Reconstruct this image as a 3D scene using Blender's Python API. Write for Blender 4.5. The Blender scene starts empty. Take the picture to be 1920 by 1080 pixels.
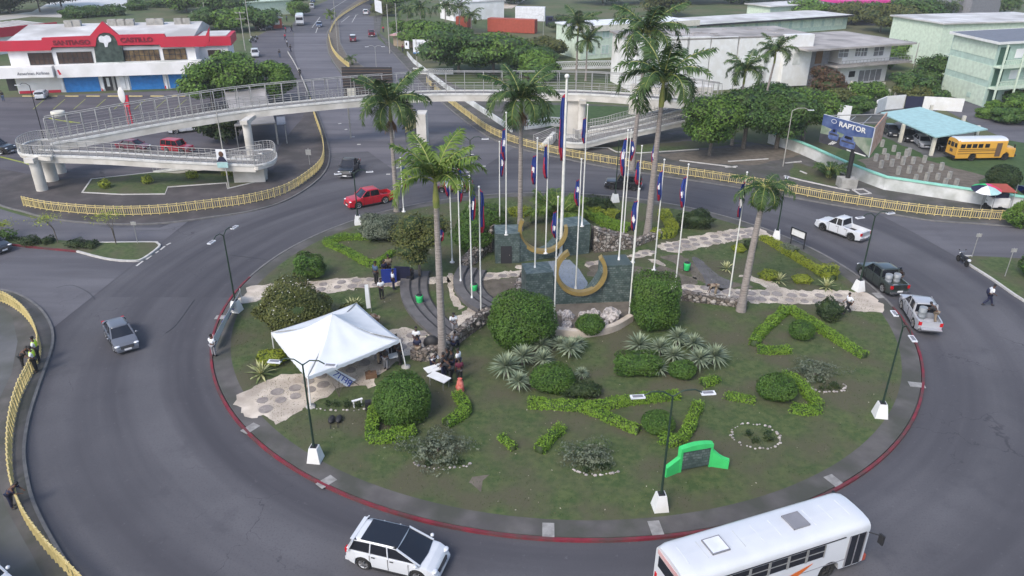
import bpy, bmesh, math, random
import numpy as np
from mathutils import Vector, Matrix
R_ = math.radians
SC = bpy.context.scene
COL = SC.collection
# ---------------------------------------------------------------- camera
F, TH, RO, H = 1396.63, 0.452275, 0.00453152, 28.0
cd = bpy.data.cameras.new('camera'); cam = bpy.data.objects.new('camera', cd); COL.objects.link(cam)
cd.sensor_width = 36; cd.lens = F/1920*36; cd.clip_end = 4000; cd.clip_start = .5
cam.matrix_world = Matrix.Translation((0, 0, H)) @ Matrix.Rotation(math.pi/2-TH, 4, 'X') @ Matrix.Rotation(RO, 4, 'Z')
SC.camera = cam
# ---------------------------------------------------------------- sky, sun, exposure
SUN_EL, SUN_AZ = 46, 215      # elevation, compass azimuth of the sun (veiled by cloud)
w = bpy.data.worlds.new('World'); SC.world = w; w.use_nodes = True
wn = w.node_tree; wn.nodes.clear()
sky = wn.nodes.new('ShaderNodeTexSky'); sky.sky_type = 'NISHITA'; sky.sun_disc = False
sky.sun_elevation = R_(SUN_EL); sky.sun_rotation = R_(SUN_AZ); sky.air_density = 1.0; sky.dust_density = 2.5; sky.ozone_density = 1.0
bg = wn.nodes.new('ShaderNodeBackground'); bg.inputs[1].default_value = .15
wo = wn.nodes.new('ShaderNodeOutputWorld')
wn.links.new(sky.outputs[0], bg.inputs[0]); wn.links.new(bg.outputs[0], wo.inputs[0])
sl = bpy.data.lights.new('sun', 'SUN'); sl.energy = 1.1; sl.angle = R_(18); sl.color = (1, .95, .88)
so = bpy.data.objects.new('sun', sl); COL.objects.link(so)
az = R_(SUN_AZ)
sd = Vector((math.sin(az)*math.cos(R_(SUN_EL)), math.cos(az)*math.cos(R_(SUN_EL)), math.sin(R_(SUN_EL))))
so.rotation_euler = sd.to_track_quat('Z', 'Y').to_euler()
so.location = (0, 0, 100)
vs = SC.view_settings; vs.view_transform = 'Standard'; vs.look = 'None'; vs.gamma = 1; vs.use_curve_mapping = False
vs.exposure = 0.86
SC.render.film_transparent = False
rnd = random.Random(7); nr = np.random.default_rng(7)
# ---------------------------------------------------------------- geometry helpers
def ray(u, v):
    x = (u-960)/F; y = -(v-540)/F; c, s = math.cos(RO), math.sin(RO); x, y = c*x-s*y, s*x+c*y
    return (x, math.cos(TH)+y*math.sin(TH), -math.sin(TH)+y*math.cos(TH))
def gp(u, v, z=0.):
    d = ray(u, v); t = (z-H)/d[2]; return Vector((d[0]*t, d[1]*t, z))
def onY(u, v, Y):
    d = ray(u, v); t = Y/d[1]; return Vector((d[0]*t, Y, H+d[2]*t))
def hgt(b, v, z0=0.):
    """height above z0 of the point seen at image row v standing over ground point b"""
    P = gp(b[0], b[1], z0); x, y = P.x, P.y
    lo, hi = z0, 27.5
    for _ in range(40):
        m = (lo+hi)/2; Z = m-H
        zc = y*math.cos(TH)-Z*math.sin(TH); yc = y*math.sin(TH)+Z*math.cos(TH)
        c, s = math.cos(RO), math.sin(RO); X2, Y2 = x/zc, yc/zc; yy = -s*X2+c*Y2
        if 540-F*yy > v: lo = m
        else: hi = m
    return lo-z0
def G(pts, z=0.): return [gp(a, b, z) for a, b in pts]
def spl(P, n=6, closed=False):
    P = [Vector(p) for p in P]; N = len(P); out = []
    rg = range(N if closed else N-1)
    for i in rg:
        if closed: a, b, c, d = P[i-1], P[i], P[(i+1) % N], P[(i+2) % N]
        else: a, b, c, d = P[max(i-1, 0)], P[i], P[i+1], P[min(i+2, N-1)]
        for k in range(n):
            t = k/n; out.append(.5*((2*b)+(c-a)*t+(2*a-5*b+4*c-d)*t*t+(3*b-a-3*c+d)*t**3))
    if not closed: out.append(P[-1])
    return out
def dens(P, step, closed=False):
    out = []; N = len(P)
    for i in range(N if closed else N-1):
        a, b = Vector(P[i]), Vector(P[(i+1) % N]); n = max(1, int((b-a).length/step))
        out += [a.lerp(b, k/n) for k in range(n)]
    if not closed: out.append(Vector(P[-1]))
    return out
def ragged(P, amp, step=.35):
    return [p+Vector((rnd.uniform(-amp, amp), rnd.uniform(-amp, amp), 0)) for p in dens(P, step, True)]
# ---------------------------------------------------------------- object helpers
def tag(o, label=None, cat=None, group=None, kind=None):
    if label: o['label'] = label
    if cat: o['category'] = cat
    if group: o['group'] = group
    if kind: o['kind'] = kind
    return o
def thing(name, label, cat, loc=(0, 0, 0), rz=0., group=None):
    o = bpy.data.objects.new(name, None); COL.objects.link(o); o.empty_display_size = .2
    o.location = loc; o.rotation_euler = (0, 0, rz); return tag(o, label, cat, group)
class MB:
    """collects shapes, builds ONE mesh object"""
    def __init__(s): s.v = []; s.f = []; s.m = []; s.sm = []
    def add(s, V, Fc, mi=0, smooth=False):
        n = len(s.v); s.v += [tuple(p) for p in V]; s.f += [tuple(i+n for i in f) for f in Fc]
        s.m += [mi]*len(Fc); s.sm += [smooth]*len(Fc); return s
    def box(s, c, size, rz=0., mi=0, taper=1.):
        x, y, z = size[0]/2, size[1]/2, size[2]/2; ca, sa = math.cos(rz), math.sin(rz); V = []
        for k in (-1, 1):
            t = taper if k > 0 else 1
            for a, b in ((-1, -1), (1, -1), (1, 1), (-1, 1)):
                X, Y = a*x*t, b*y*t; V.append((c[0]+X*ca-Y*sa, c[1]+X*sa+Y*ca, c[2]+k*z))
        return s.add(V, [(3, 2, 1, 0), (4, 5, 6, 7), (0, 1, 5, 4), (1, 2, 6, 5), (2, 3, 7, 6), (3, 0, 4, 7)], mi)
    def tube(s, P, r, n=6, mi=0, cap=True, smooth=True):
        P = [Vector(p) for p in P]; N = len(P); rr = r if isinstance(r, (list, tuple)) else [r]*N
        V = []; up = None
        for i, p in enumerate(P):
            d = (P[min(i+1, N-1)]-P[max(i-1, 0)])
            if d.length < 1e-6: d = Vector((0, 0, 1))
            d.normalize()
            if up is None:
                up = Vector((0, 0, 1)) if abs(d.z) < .9 else Vector((1, 0, 0))
            a = d.cross(up).normalized(); b = d.cross(a).normalized(); up = -b if False else up
            if a.length < .1: a = d.orthogonal().normalized(); b = d.cross(a)
            for k in range(n):
                t = 2*math.pi*k/n; V.append(p+(a*math.cos(t)+b*math.sin(t))*rr[i])
        Fc = [(i*n+k, i*n+(k+1) % n, (i+1)*n+(k+1) % n, (i+1)*n+k) for i in range(N-1) for k in range(n)]
        s.add(V, Fc, mi, smooth)
        if cap: s.add(V[:n], [tuple(range(n))[::-1]], mi); s.add(V[-n:], [tuple(range(n))], mi)
        return s
    def bar(s, a, b, w, h=None, mi=0):
        a, b = Vector(a), Vector(b); h = h or w; d = (b-a)
        if d.length < 1e-5: return s
        d.normalize(); u = Vector((0, 0, 1)) if abs(d.z) < .95 else Vector((1, 0, 0))
        x = d.cross(u).normalized()*w/2; y = x.cross(d).normalized()*h/2
        V = [a-x-y, a+x-y, a+x+y, a-x+y, b-x-y, b+x-y, b+x+y, b-x+y]
        return s.add(V, [(3, 2, 1, 0), (4, 5, 6, 7), (0, 1, 5, 4), (1, 2, 6, 5), (2, 3, 7, 6), (3, 0, 4, 7)], mi)
    def prism(s, P, z0, z1, mi=0, top=True, bot=False, mit=None):
        """P: outline (x,y); concave allowed (top is triangulated at build)"""
        P = [Vector((p[0], p[1], 0)) for p in P]
        A = sum(P[i].x*P[(i+1) % len(P)].y-P[(i+1) % len(P)].x*P[i].y for i in range(len(P)))
        if A < 0: P = P[::-1]
        n = len(P); V = [(p.x, p.y, z0) for p in P]+[(p.x, p.y, z1) for p in P]
        s.add(V, [(i, (i+1) % n, n+(i+1) % n, n+i) for i in range(n)], mi)
        if top: s.add([(p.x, p.y, z1) for p in P], [tuple(range(n))], mi if mit is None else mit)
        if bot: s.add([(p.x, p.y, z0) for p in P], [tuple(range(n))[::-1]], mi)
        return s
    def sheet(s, P, z, mi=0): 
        P = [Vector((p[0], p[1], z)) for p in P]
        A = sum(P[i].x*P[(i+1) % len(P)].y-P[(i+1) % len(P)].x*P[i].y for i in range(len(P)))
        if A < 0: P = P[::-1]
        return s.add(P, [tuple(range(len(P)))], mi)
    def ribbon(s, P, w, z0, z1, mi=0, closed=False):
        """strip following P, width w centred, from z0 to z1"""
        P = [Vector((p[0], p[1], 0)) for p in P]; N = len(P); L, Rr = [], []
        for i in range(N):
            d = (P[(i+1) % N]-P[i-1]) if closed else (P[min(i+1, N-1)]-P[max(i-1, 0)])
            d.normalize(); nn = Vector((-d.y, d.x, 0))*w/2; L.append(P[i]+nn); Rr.append(P[i]-nn)
        V = []
        for a, b in zip(L, Rr): V += [(a.x, a.y, z0), (b.x, b.y, z0), (b.x, b.y, z1), (a.x, a.y, z1)]
        Fc = []
        for i in range(N if closed else N-1):
            a, b = 4*i, 4*((i+1) % N)
            Fc += [(a+1, b+1, b+2, a+2), (a+2, b+2, b+3, a+3), (a+3, b+3, b, a)]
        if not closed: Fc += [(0, 1, 2, 3), (4*N-1, 4*N-2, 4*N-3, 4*N-4)]
        return s.add(V, Fc, mi)
    def lathe(s, prof, c=(0, 0, 0), n=12, mi=0, smooth=True):
        V = []; 
        for r, z in prof:
            for k in range(n): t = 2*math.pi*k/n; V.append((c[0]+r*math.cos(t), c[1]+r*math.sin(t), c[2]+z))
        N = len(prof)
        s.add(V, [(i*n+k, i*n+(k+1) % n, (i+1)*n+(k+1) % n, (i+1)*n+k) for i in range(N-1) for k in range(n)], mi, smooth)
        s.add(V[-n:], [tuple(range(n))], mi); s.add(V[:n], [tuple(range(n))[::-1]], mi); return s
    def ell(s, c, r, n=10, mi=0, nz=6):
        V = []; 
        for i in range(nz+1):
            ph = math.pi*i/nz
            for k in range(n): t = 2*math.pi*k/n; V.append((c[0]+r[0]*math.sin(ph)*math.cos(t), c[1]+r[1]*math.sin(ph)*math.sin(t), c[2]-r[2]*math.cos(ph)))
        return s.add(V, [(i*n+k, i*n+(k+1) % n, (i+1)*n+(k+1) % n, (i+1)*n+k) for i in range(nz) for k in range(n)], mi, True)
    def xf(s, M):
        s.v = [tuple(M @ Vector(p)) for p in s.v]; return s
    def mesh(s, name, mats, sharp=None):
        me = bpy.data.meshes.new(name); me.from_pydata(s.v, [], s.f)
        for m in (mats if isinstance(mats, (list, tuple)) else [mats]): me.materials.append(m)
        me.polygons.foreach_set('material_index', s.m); me.polygons.foreach_set('use_smooth', s.sm)
        if any(len(f) > 4 for f in s.f):
            bm = bmesh.new(); bm.from_mesh(me)
            bmesh.ops.triangulate(bm, faces=[f for f in bm.faces if len(f.verts) > 4]); bm.to_mesh(me); bm.free()
        if sharp: me.set_sharp_from_angle(angle=R_(sharp))
        me.update(); return me
    def build(s, name, mats, parent=None, sharp=None, **k):
        o = bpy.data.objects.new(name, s.mesh(name, mats, sharp)); COL.objects.link(o)
        if parent: o.parent = parent
        return tag(o, **k)
def inst(name, me, parent=None, loc=(0, 0, 0), rz=0., sc=1., **k):
    o = bpy.data.objects.new(name, me); COL.objects.link(o); o.location = loc
    o.rotation_euler = (0, 0, rz) if not isinstance(rz, tuple) else rz
    o.scale = (sc,)*3 if not isinstance(sc, tuple) else sc
    if parent: o.parent = parent
    return tag(o, **k)
def copy_tree(o, parent=None):
    c = o.copy(); COL.objects.link(c)
    if parent: c.parent = parent
    for ch in o.children: copy_tree(ch, c)
    return c
# ---------------------------------------------------------------- materials
def mat(name, col, rough=.8, col2=None, scale=2., mid=(.35, .65), metal=0., bump=0., bscale=40., spec=.4, detail=4., coat=0., col3=None, s3=.15, isl=False, transl=0., emis=None, xyz=None):
    m = bpy.data.materials.new(name); m.use_nodes = True; nt = m.node_tree; b = nt.nodes['Principled BSDF']; L = nt.links
    c4 = lambda c: (c[0], c[1], c[2], 1)
    b.inputs['Base Color'].default_value = c4(col); b.inputs['Roughness'].default_value = rough
    b.inputs['Metallic'].default_value = metal; b.inputs['Specular IOR Level'].default_value = spec
    if coat: b.inputs['Coat Weight'].default_value = coat; b.inputs['Coat Roughness'].default_value = .08
    tc = nt.nodes.new('ShaderNodeTexCoord') if not xyz else None
    if xyz:
        tc = nt.nodes.new('ShaderNodeTexCoord'); mp = nt.nodes.new('ShaderNodeMapping'); mp.inputs['Scale'].default_value = xyz
        L.new(tc.outputs['Object'], mp.inputs[0]); src = mp.outputs[0]
    else: src = tc.outputs['Object']
    last = None
    if col2:
        n = nt.nodes.new('ShaderNodeTexNoise'); n.inputs['Scale'].default_value = scale; n.inputs['Detail'].default_value = detail
        L.new(src, n.inputs['Vector'])
        r = nt.nodes.new('ShaderNodeValToRGB'); r.color_ramp.elements[0].position = mid[0]; r.color_ramp.elements[1].position = mid[1]
        r.color_ramp.elements[0].color = c4(col); r.color_ramp.elements[1].color = c4(col2)
        L.new(n.outputs['Fac'], r.inputs[0]); last = r.outputs[0]
        if isl:
            g = nt.nodes.new('ShaderNodeNewGeometry'); a = nt.nodes.new('ShaderNodeMath'); a.operation = 'MULTIPLY_ADD'
            a.inputs[1].default_value = .55; L.new(g.outputs['Random Per Island'], a.inputs[0])
            q = nt.nodes.new('ShaderNodeMath'); q.operation = 'SUBTRACT'; L.new(n.outputs['Fac'], q.inputs[0]); q.inputs[1].default_value = .27
            L.new(q.outputs[0], a.inputs[2]); L.new(a.outputs[0], r.inputs[0])
    if col3:
        n = nt.nodes.new('ShaderNodeTexNoise'); n.inputs['Scale'].default_value = s3; n.inputs['Detail'].default_value = 5
        L.new(src, n.inputs['Vector'])
        r = nt.nodes.new('ShaderNodeValToRGB'); r.color_ramp.elements[0].position = .42; r.color_ramp.elements[1].position = .62
        L.new(n.outputs['Fac'], r.inputs[0])
        mx = nt.nodes.new('ShaderNodeMix'); mx.data_type = 'RGBA'
        L.new(r.outputs[0], mx.inputs[0])
        if last: L.new(last, mx.inputs[6])
        else: mx.inputs[6].default_value = c4(col)
        mx.inputs[7].default_value = c4(col3); last = mx.outputs[2]
    if last: L.new(last, b.inputs['Base Color'])
    if bump:
        n = nt.nodes.new('ShaderNodeTexNoise'); n.inputs['Scale'].default_value = bscale; n.inputs['Detail'].default_value = 3
        L.new(src, n.inputs['Vector']); bp = nt.nodes.new('ShaderNodeBump'); bp.inputs['Strength'].default_value = bump; bp.inputs['Distance'].default_value = .05
        L.new(n.outputs['Fac'], bp.inputs['Height']); L.new(bp.outputs[0], b.inputs['Normal'])
    if transl: b.inputs['Transmission Weight'].default_value = transl
    if emis: b.inputs['Emission Color'].default_value = c4(emis[0]); b.inputs['Emission Strength'].default_value = emis[1]
    m.diffuse_color = c4(col); return m
def node_asphalt(name, base, dark, light, ring=None):
    """asphalt: fine grain, broad worn patches and (ring) tyre-worn tracks running round the island"""
    m = bpy.data.materials.new(name); m.use_nodes = True; nt = m.node_tree; b = nt.nodes['Principled BSDF']; L = nt.links
    b.inputs['Roughness'].default_value = .85; b.inputs['Specular IOR Level'].default_value = .3
    N = lambda t: nt.nodes.new(t)
    tc = N('ShaderNodeTexCoord'); src = tc.outputs['Object']
    def noise(vec, sc, det=4, ro=.55):
        n = N('ShaderNodeTexNoise'); n.inputs['Scale'].default_value = sc; n.inputs['Detail'].default_value = det; n.inputs['Roughness'].default_value = ro; L.new(vec, n.inputs['Vector']); return n.outputs['Fac']
    def mix(f, a, c):
        x = N('ShaderNodeMix'); x.data_type = 'RGBA'; L.new(f, x.inputs[0])
        if isinstance(a, tuple): x.inputs[6].default_value = (*a, 1)
        else: L.new(a, x.inputs[6])
        x.inputs[7].default_value = (*c, 1); return x.outputs[2]
    def ramp(f, a, c):
        r = N('ShaderNodeMapRange'); r.inputs[1].default_value = a; r.inputs[2].default_value = c; L.new(f, r.inputs[0]); return r.outputs[0]
    vec = src
    if ring:
        sb = N('ShaderNodeVectorMath'); sb.operation = 'SUBTRACT'; sb.inputs[1].default_value = (ring[0], ring[1], 0); L.new(src, sb.inputs[0])
        sp = N('ShaderNodeSeparateXYZ'); L.new(sb.outputs[0], sp.inputs[0])
        ln = N('ShaderNodeVectorMath'); ln.operation = 'LENGTH'; L.new(sb.outputs[0], ln.inputs[0])
        at = N('ShaderNodeMath'); at.operation = 'ARCTAN2'; L.new(sp.outputs[1], at.inputs[0]); L.new(sp.outputs[0], at.inputs[1])
        mu = N('ShaderNodeMath'); mu.operation = 'MULTIPLY'; L.new(at.outputs[0], mu.inputs[0]); mu.inputs[1].default_value = 1.6
        cb = N('ShaderNodeCombineXYZ'); L.new(ln.outputs['Value'], cb.inputs[0]); L.new(mu.outputs[0], cb.inputs[1])
        vec = cb.outputs[0]
    else:
        mp = N('ShaderNodeMapping'); mp.inputs['Scale'].default_value = (.12, 1, 1) ; L.new(src, mp.inputs[0]); vec = mp.outputs[0]
    c = mix(ramp(noise(src, .09, 5), .4, .62), base, light)
    c = mix(ramp(noise(vec, .30, 3), .42, .68), c, dark)
    c = mix(ramp(noise(vec, .9, 4), .5, 1.1), c, light)
    c = mix(ramp(noise(src, .35, 7, .65), .56, .86), c, dark)
    c = mix(ramp(noise(src, 2.4, 5, .7), .62, .72), c, light)
    c = mix(ramp(noise(src, 9., 3, .7), .52, .9), c, dark)
    c = mix(ramp(noise(src, .8, 6, .7), .68, .80), c, tuple(x*.8 for x in dark))
    vo = N('ShaderNodeTexVoronoi'); vo.feature = 'DISTANCE_TO_EDGE'; vo.inputs['Scale'].default_value = .17
    dv = N('ShaderNodeVectorMath'); dv.operation = 'MULTIPLY_ADD'; nz = N('ShaderNodeTexNoise'); nz.inputs['Scale'].default_value = .7; nz.inputs['Detail'].default_value = 6; L.new(src, nz.inputs['Vector'])
    L.new(nz.outputs['Color'], dv.inputs[0]); dv.inputs[1].default_value = (3, 3, 0); L.new(src, dv.inputs[2]); L.new(dv.outputs[0], vo.inputs['Vector'])
    c1 = N('ShaderNodeMapRange'); c1.inputs[1].default_value = .004; c1.inputs[2].default_value = .002; L.new(vo.outputs['Distance'], c1.inputs[0])
    mm = N('ShaderNodeMath'); mm.operation = 'MULTIPLY'; L.new(c1.outputs[0], mm.inputs[0]); L.new(ramp(noise(src, .12, 3), .5, .6), mm.inputs[1])
    c = mix(mm.outputs[0], c, tuple(x*.9 for x in dark))
    L.new(c, b.inputs['Base Color'])
    n = noise(src, 60, 2); bp = N('ShaderNodeBump'); bp.inputs['Strength'].default_value = .25; bp.inputs['Distance'].default_value = .02
    L.new(n, bp.inputs['Height']); L.new(bp.outputs[0], b.inputs['Normal']); return m
def brickmat(name, c1, c2, mortar, scale, rough=.5, bw=.6, rh=.3, ms=.02, col3=None):
    m = bpy.data.materials.new(name); m.use_nodes = True; nt = m.node_tree; b = nt.nodes['Principled BSDF']; L = nt.links
    b.inputs['Roughness'].default_value = rough
    tc = nt.nodes.new('ShaderNodeTexCoord'); g = nt.nodes.new('ShaderNodeSeparateXYZ'); L.new(tc.outputs['Object'], g.inputs[0])
    a = nt.nodes.new('ShaderNodeMath'); a.operation = 'ADD'; L.new(g.outputs[0], a.inputs[0]); L.new(g.outputs[1], a.inputs[1])
    cb = nt.nodes.new('ShaderNodeCombineXYZ'); L.new(a.outputs[0], cb.inputs[0]); L.new(g.outputs[2], cb.inputs[1])
    k = nt.nodes.new('ShaderNodeTexBrick'); L.new(cb.outputs[0], k.inputs[0]); k.inputs['Scale'].default_value = scale
    k.inputs['Color1'].default_value = (*c1, 1); k.inputs['Color2'].default_value = (*c2, 1); k.inputs['Mortar'].default_value = (*mortar, 1)
    k.inputs['Mortar Size'].default_value = ms; k.inputs['Brick Width'].default_value = bw; k.inputs['Row Height'].default_value = rh
    n = nt.nodes.new('ShaderNodeTexNoise'); n.inputs['Scale'].default_value = 2.2; n.inputs['Detail'].default_value = 6; L.new(tc.outputs['Object'], n.inputs[0])
    r = nt.nodes.new('ShaderNodeMapRange'); r.inputs[1].default_value = .42; r.inputs[2].default_value = .68; L.new(n.outputs['Fac'], r.inputs[0])
    x = nt.nodes.new('ShaderNodeMix'); x.data_type = 'RGBA'; L.new(r.outputs[0], x.inputs[0]); L.new(k.outputs['Color'], x.inputs[6]); x.inputs[7].default_value = (*(col3 or mortar), 1)
    L.new(x.outputs[2], b.inputs['Base Color']); return m
def rubblemat(name):
    m = bpy.data.materials.new(name); m.use_nodes = True; nt = m.node_tree; b = nt.nodes['Principled BSDF']; L = nt.links
    tc = nt.nodes.new('ShaderNodeTexCoord'); v = nt.nodes.new('ShaderNodeTexVoronoi'); v.inputs['Scale'].default_value = 3.2; L.new(tc.outputs['Object'], v.inputs[0])
    r = nt.nodes.new('ShaderNodeValToRGB'); e = r.color_ramp.elements
    e[0].position = 0; e[0].color = (.12, .10, .08, 1); e[1].position = 1; e[1].color = (.40, .37, .33, 1)
    q = e.new(.45); q.color = (.22, .18, .15, 1)
    s = nt.nodes.new('ShaderNodeSeparateColor'); L.new(v.outputs['Color'], s.inputs[0]); L.new(s.outputs[0], r.inputs[0])
    v2 = nt.nodes.new('ShaderNodeTexVoronoi'); v2.feature = 'DISTANCE_TO_EDGE'; v2.inputs['Scale'].default_value = 3.2; L.new(tc.outputs['Object'], v2.inputs[0])
    mr = nt.nodes.new('ShaderNodeMapRange'); mr.inputs[1].default_value = .02; mr.inputs[2].default_value = .1; L.new(v2.outputs[0], mr.inputs[0])
    x = nt.nodes.new('ShaderNodeMix'); x.data_type = 'RGBA'; L.new(mr.outputs[0], x.inputs[0]); x.inputs[6].default_value = (.05, .045, .04, 1); L.new(r.outputs[0], x.inputs[7])
    L.new(x.outputs[2], b.inputs['Base Color']); b.inputs['Roughness'].default_value = .95
    bp = nt.nodes.new('ShaderNodeBump'); bp.inputs['Strength'].default_value = 1; bp.inputs['Distance'].default_value = .1; L.new(mr.outputs[0], bp.inputs['Height']); L.new(bp.outputs[0], b.inputs['Normal'])
    return m
CX, CY, RR = 3.91, 55.55, 27.26
M = {}
M['asph'] = node_asphalt('asphalt_dark', (.076, .075, .084), (.052, .051, .060), (.108, .106, .116), (CX, CY))
M['asph2'] = node_asphalt('asphalt_grey', (.105, .103, .115), (.078, .076, .087), (.132, .130, .143))
M['asph3'] = node_asphalt('asphalt_road_north', (.13, .125, .14), (.085, .082, .095), (.155, .15, .165))
M['lot'] = node_asphalt('asphalt_lot', (.088, .082, .094), (.06, .056, .066), (.12, .114, .124))
M['paver'] = mat('brown_pavers', (.062, .054, .056), .9, (.092, .082, .082), .7, bump=.2, col3=(.05, .046, .046), s3=.3)
M['walk'] = mat('sidewalk_concrete', (.075, .070, .070), .9, (.115, .108, .105), .6, bump=.2, col3=(.06, .062, .052), s3=.4)
M['walk2'] = mat('old_concrete', (.085, .088, .092), .9, (.13, .132, .138), .35, bump=.2, col3=(.07, .075, .065), s3=.2)
M['kerbw'] = mat('kerb_white', (.40, .39, .37), .85, (.52, .51, .49), 3)
M['slab'] = mat('worn_slab', (.20, .195, .19), .9, (.30, .295, .285), 2.5)
M['kerbg'] = mat('kerb_grey', (.12, .12, .12), .9, (.17, .165, .16), 2)
M['kerbr'] = mat('kerb_red', (.14, .012, .026), .75, (.21, .024, .038), 1.5, col3=(.085, .04, .04), s3=.8, detail=8)
M['grass'] = mat('far_grass', (.045, .075, .022), .95, (.075, .105, .038), .5, bump=.3, bscale=8, col3=(.10, .10, .05), s3=.07)
M['lawn'] = mat('island_lawn', (.040, .070, .020), .95, (.080, .104, .037), 2.6, bump=.6, bscale=14, col3=(.078, .076, .044), s3=.30, detail=9)
M['lawn2'] = mat('bright_grass', (.03, .065, .018), .95, (.05, .09, .028), 1.2, bump=.4, bscale=10)
M['sand'] = mat('pale_gravel', (.46, .40, .33), .95, (.62, .55, .47), 1.1, bump=.4, bscale=25, col3=(.36, .31, .26), s3=.5)
M['stone'] = mat('path_stone', (.20, .175, .165), .9, (.30, .27, .25), 2.5, bump=.3)
M['dirt'] = mat('bare_dirt', (.10, .085, .068), .95, (.15, .13, .105), 1.2, bump=.3)
M['tile'] = brickmat('green_tile', (.060, .095, .088), (.16, .195, .185), (.05, .07, .066), 1.6, .5, .5, .3, .035, (.04, .062, .06))
M['rubble'] = rubblemat('rubble_stone')
M['rock'] = mat('white_rock', (.20, .18, .17), .95, (.52, .48, .46), 5, bump=1, bscale=6)
M['bluepave'] = mat('blue_grey_paving', (.20, .235, .28), .7, (.24, .275, .32), 1)
M['step'] = mat('step_concrete', (.085, .082, .085), .9, (.125, .12, .122), 1.2, bump=.2)
M['steptop'] = mat('step_edge', (.03, .03, .034), .9)
M['gold'] = mat('gold_ring', (.34, .25, .09), .45, (.26, .19, .07), 1.5, metal=.25)
M['white'] = mat('white_paint', (.70, .71, .71), .6, (.64, .645, .64), 1.6, col3=(.63, .63, .61), s3=.9)
M['pole'] = mat('white_pole', (.70, .70, .66), .45, (.6, .6, .56), 3)
M['canvas'] = mat('white_canvas', (.66, .69, .72), .7, (.60, .63, .66), .8)
M['bridge'] = mat('bridge_concrete', (.52, .50, .46), .85, (.62, .60, .56), .6, col3=(.44, .42, .38), s3=.4)
M['bridgew'] = mat('bridge_kerb', (.66, .66, .64), .8, (.5, .5, .48), 1.5)
M['deck'] = mat('bridge_deck', (.15, .145, .14), .9, (.20, .195, .19), .8)
M['rail'] = mat('galvanised_rail', (.36, .36, .355), .5, (.29, .29, .285), 3, metal=.3)
M['yel'] = mat('yellow_fence', (.46, .37, .15), .6, (.58, .48, .23), 2)
M['black'] = mat('black_metal', (.018, .019, .022), .5)
M['dgreen'] = mat('dark_green_pole', (.016, .035, .024), .5)
M['trunk'] = mat('tree_bark', (.10, .085, .07), .95, (.17, .15, .13), 4, bump=.6, bscale=12)
M['ptrunk'] = mat('palm_trunk', (.19, .165, .15), .9, (.30, .27, .25), 6, bump=.4, xyz=(.4, .4, 3))
M['pshaft'] = mat('palm_crownshaft', (.16, .20, .05), .6, (.30, .30, .08), 1.5)
M['pbrown'] = mat('palm_husk', (.16, .085, .045), .95, (.24, .15, .09), 4)
def fol(n, a, b, sc=.9, r=.6): M[n] = mat(n, a, r, b, sc, (.28, .72), isl=True, spec=.25, col3=tuple((x+y)*.5+e for x, y, e in zip(a, b, (.010, .006, .0))), s3=.55)
fol('f_tree', (.032, .080, .011), (.11, .20, .030))
fol('f_tree2', (.021, .058, .013), (.070, .138, .030))
fol('f_oliv', (.040, .055, .014), (.105, .115, .030))
fol('f_hedge', (.060, .130, .012), (.175, .300, .030))
fol('f_yhedge', (.10, .14, .012), (.26, .30, .03))
fol('f_bush', (.026, .064, .010), (.072, .148, .022))
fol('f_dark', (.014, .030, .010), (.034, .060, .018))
fol('f_silver', (.055, .075, .050), (.15, .175, .125))
fol('f_frond', (.018, .048, .014), (.060, .115, .032), .4)
fol('f_frondl', (.040, .085, .014), (.13, .20, .030), .4)
fol('f_agave', (.10, .14, .085), (.28, .33, .22), .8)
fol('f_red', (.045, .022, .014), (.10, .06, .03))
M['flower'] = mat('white_flowers', (.72, .72, .68), .7)
M['yleaf'] = mat('yellow_leaves', (.30, .33, .03), .6, (.20, .24, .03), 3)
for k_, c_ in dict(red=(.55, .02, .05), blue=(.02, .05, .32), wht=(.78, .78, .80), teal=(.34, .53, .53), mint=(.28, .62, .50), skin=(.10, .05, .03), skin2=(.17, .09, .055),
    hair=(.012, .01, .01), navy=(.015, .018, .05), khaki=(.24, .19, .14), denim=(.06, .10, .18), greys=(.22, .22, .24), maroon=(.10, .01, .03), hiviz=(.55, .80, .02),
    pink=(.62, .05, .28), orange=(.50, .13, .03), yellow=(.72, .36, .04), rust=(.36, .07, .04), bgreen=(.05, .55, .15), bin=(.03, .50, .14), bwhite=(.72, .74, .78), brown=(.16, .09, .05),
    lgreen=(.57, .67, .55), mgreen=(.42, .55, .48), dgreenw=(.05, .11, .08), roofg=(.16, .17, .20), pinkred=(.62, .03, .08), shutter=(.02, .19, .52), tan=(.30, .24, .17), darkw=(.03, .03, .035), cream=(.62, .60, .52), tinted=(.12, .08, .06)).items():
    M[k_] = mat(k_+'_paint', c_, .65, tuple(x*.82 for x in c_), 1.5)
M['roofw'] = mat('white_roof_sheet', (.62, .62, .62), .7, (.48, .47, .46), .3, col3=(.36, .35, .34), s3=.12)
M['roofgr'] = mat('flat_roof_grey', (.30, .28, .27), .9, (.40, .375, .36), .3, col3=(.22, .21, .2), s3=.2)
M['wallw'] = mat('white_wall', (.76, .76, .77), .85, (.70, .70, .71), .5, col3=(.64, .64, .63), s3=.25)
M['wallw2'] = mat('stained_white_wall', (.56, .58, .58), .9, (.66, .68, .68), .8, col3=(.40, .42, .40), s3=.5)
M['conc'] = mat('grey_concrete', (.26, .255, .235), .9, (.38, .37, .345), 1.5)
M['glass'] = mat('dark_glass', (.012, .014, .020), .06, spec=.6)
M['tyre'] = mat('tyre_rubber', (.018, .018, .018), .9)
M['rim'] = mat('wheel_alloy', (.42, .42, .43), .3, metal=.7)
M['rimd'] = mat('wheel_dark', (.05, .05, .05), .5, metal=.4)
M['chrome'] = mat('chrome_trim', (.55, .55, .56), .2, metal=.9)
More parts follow.
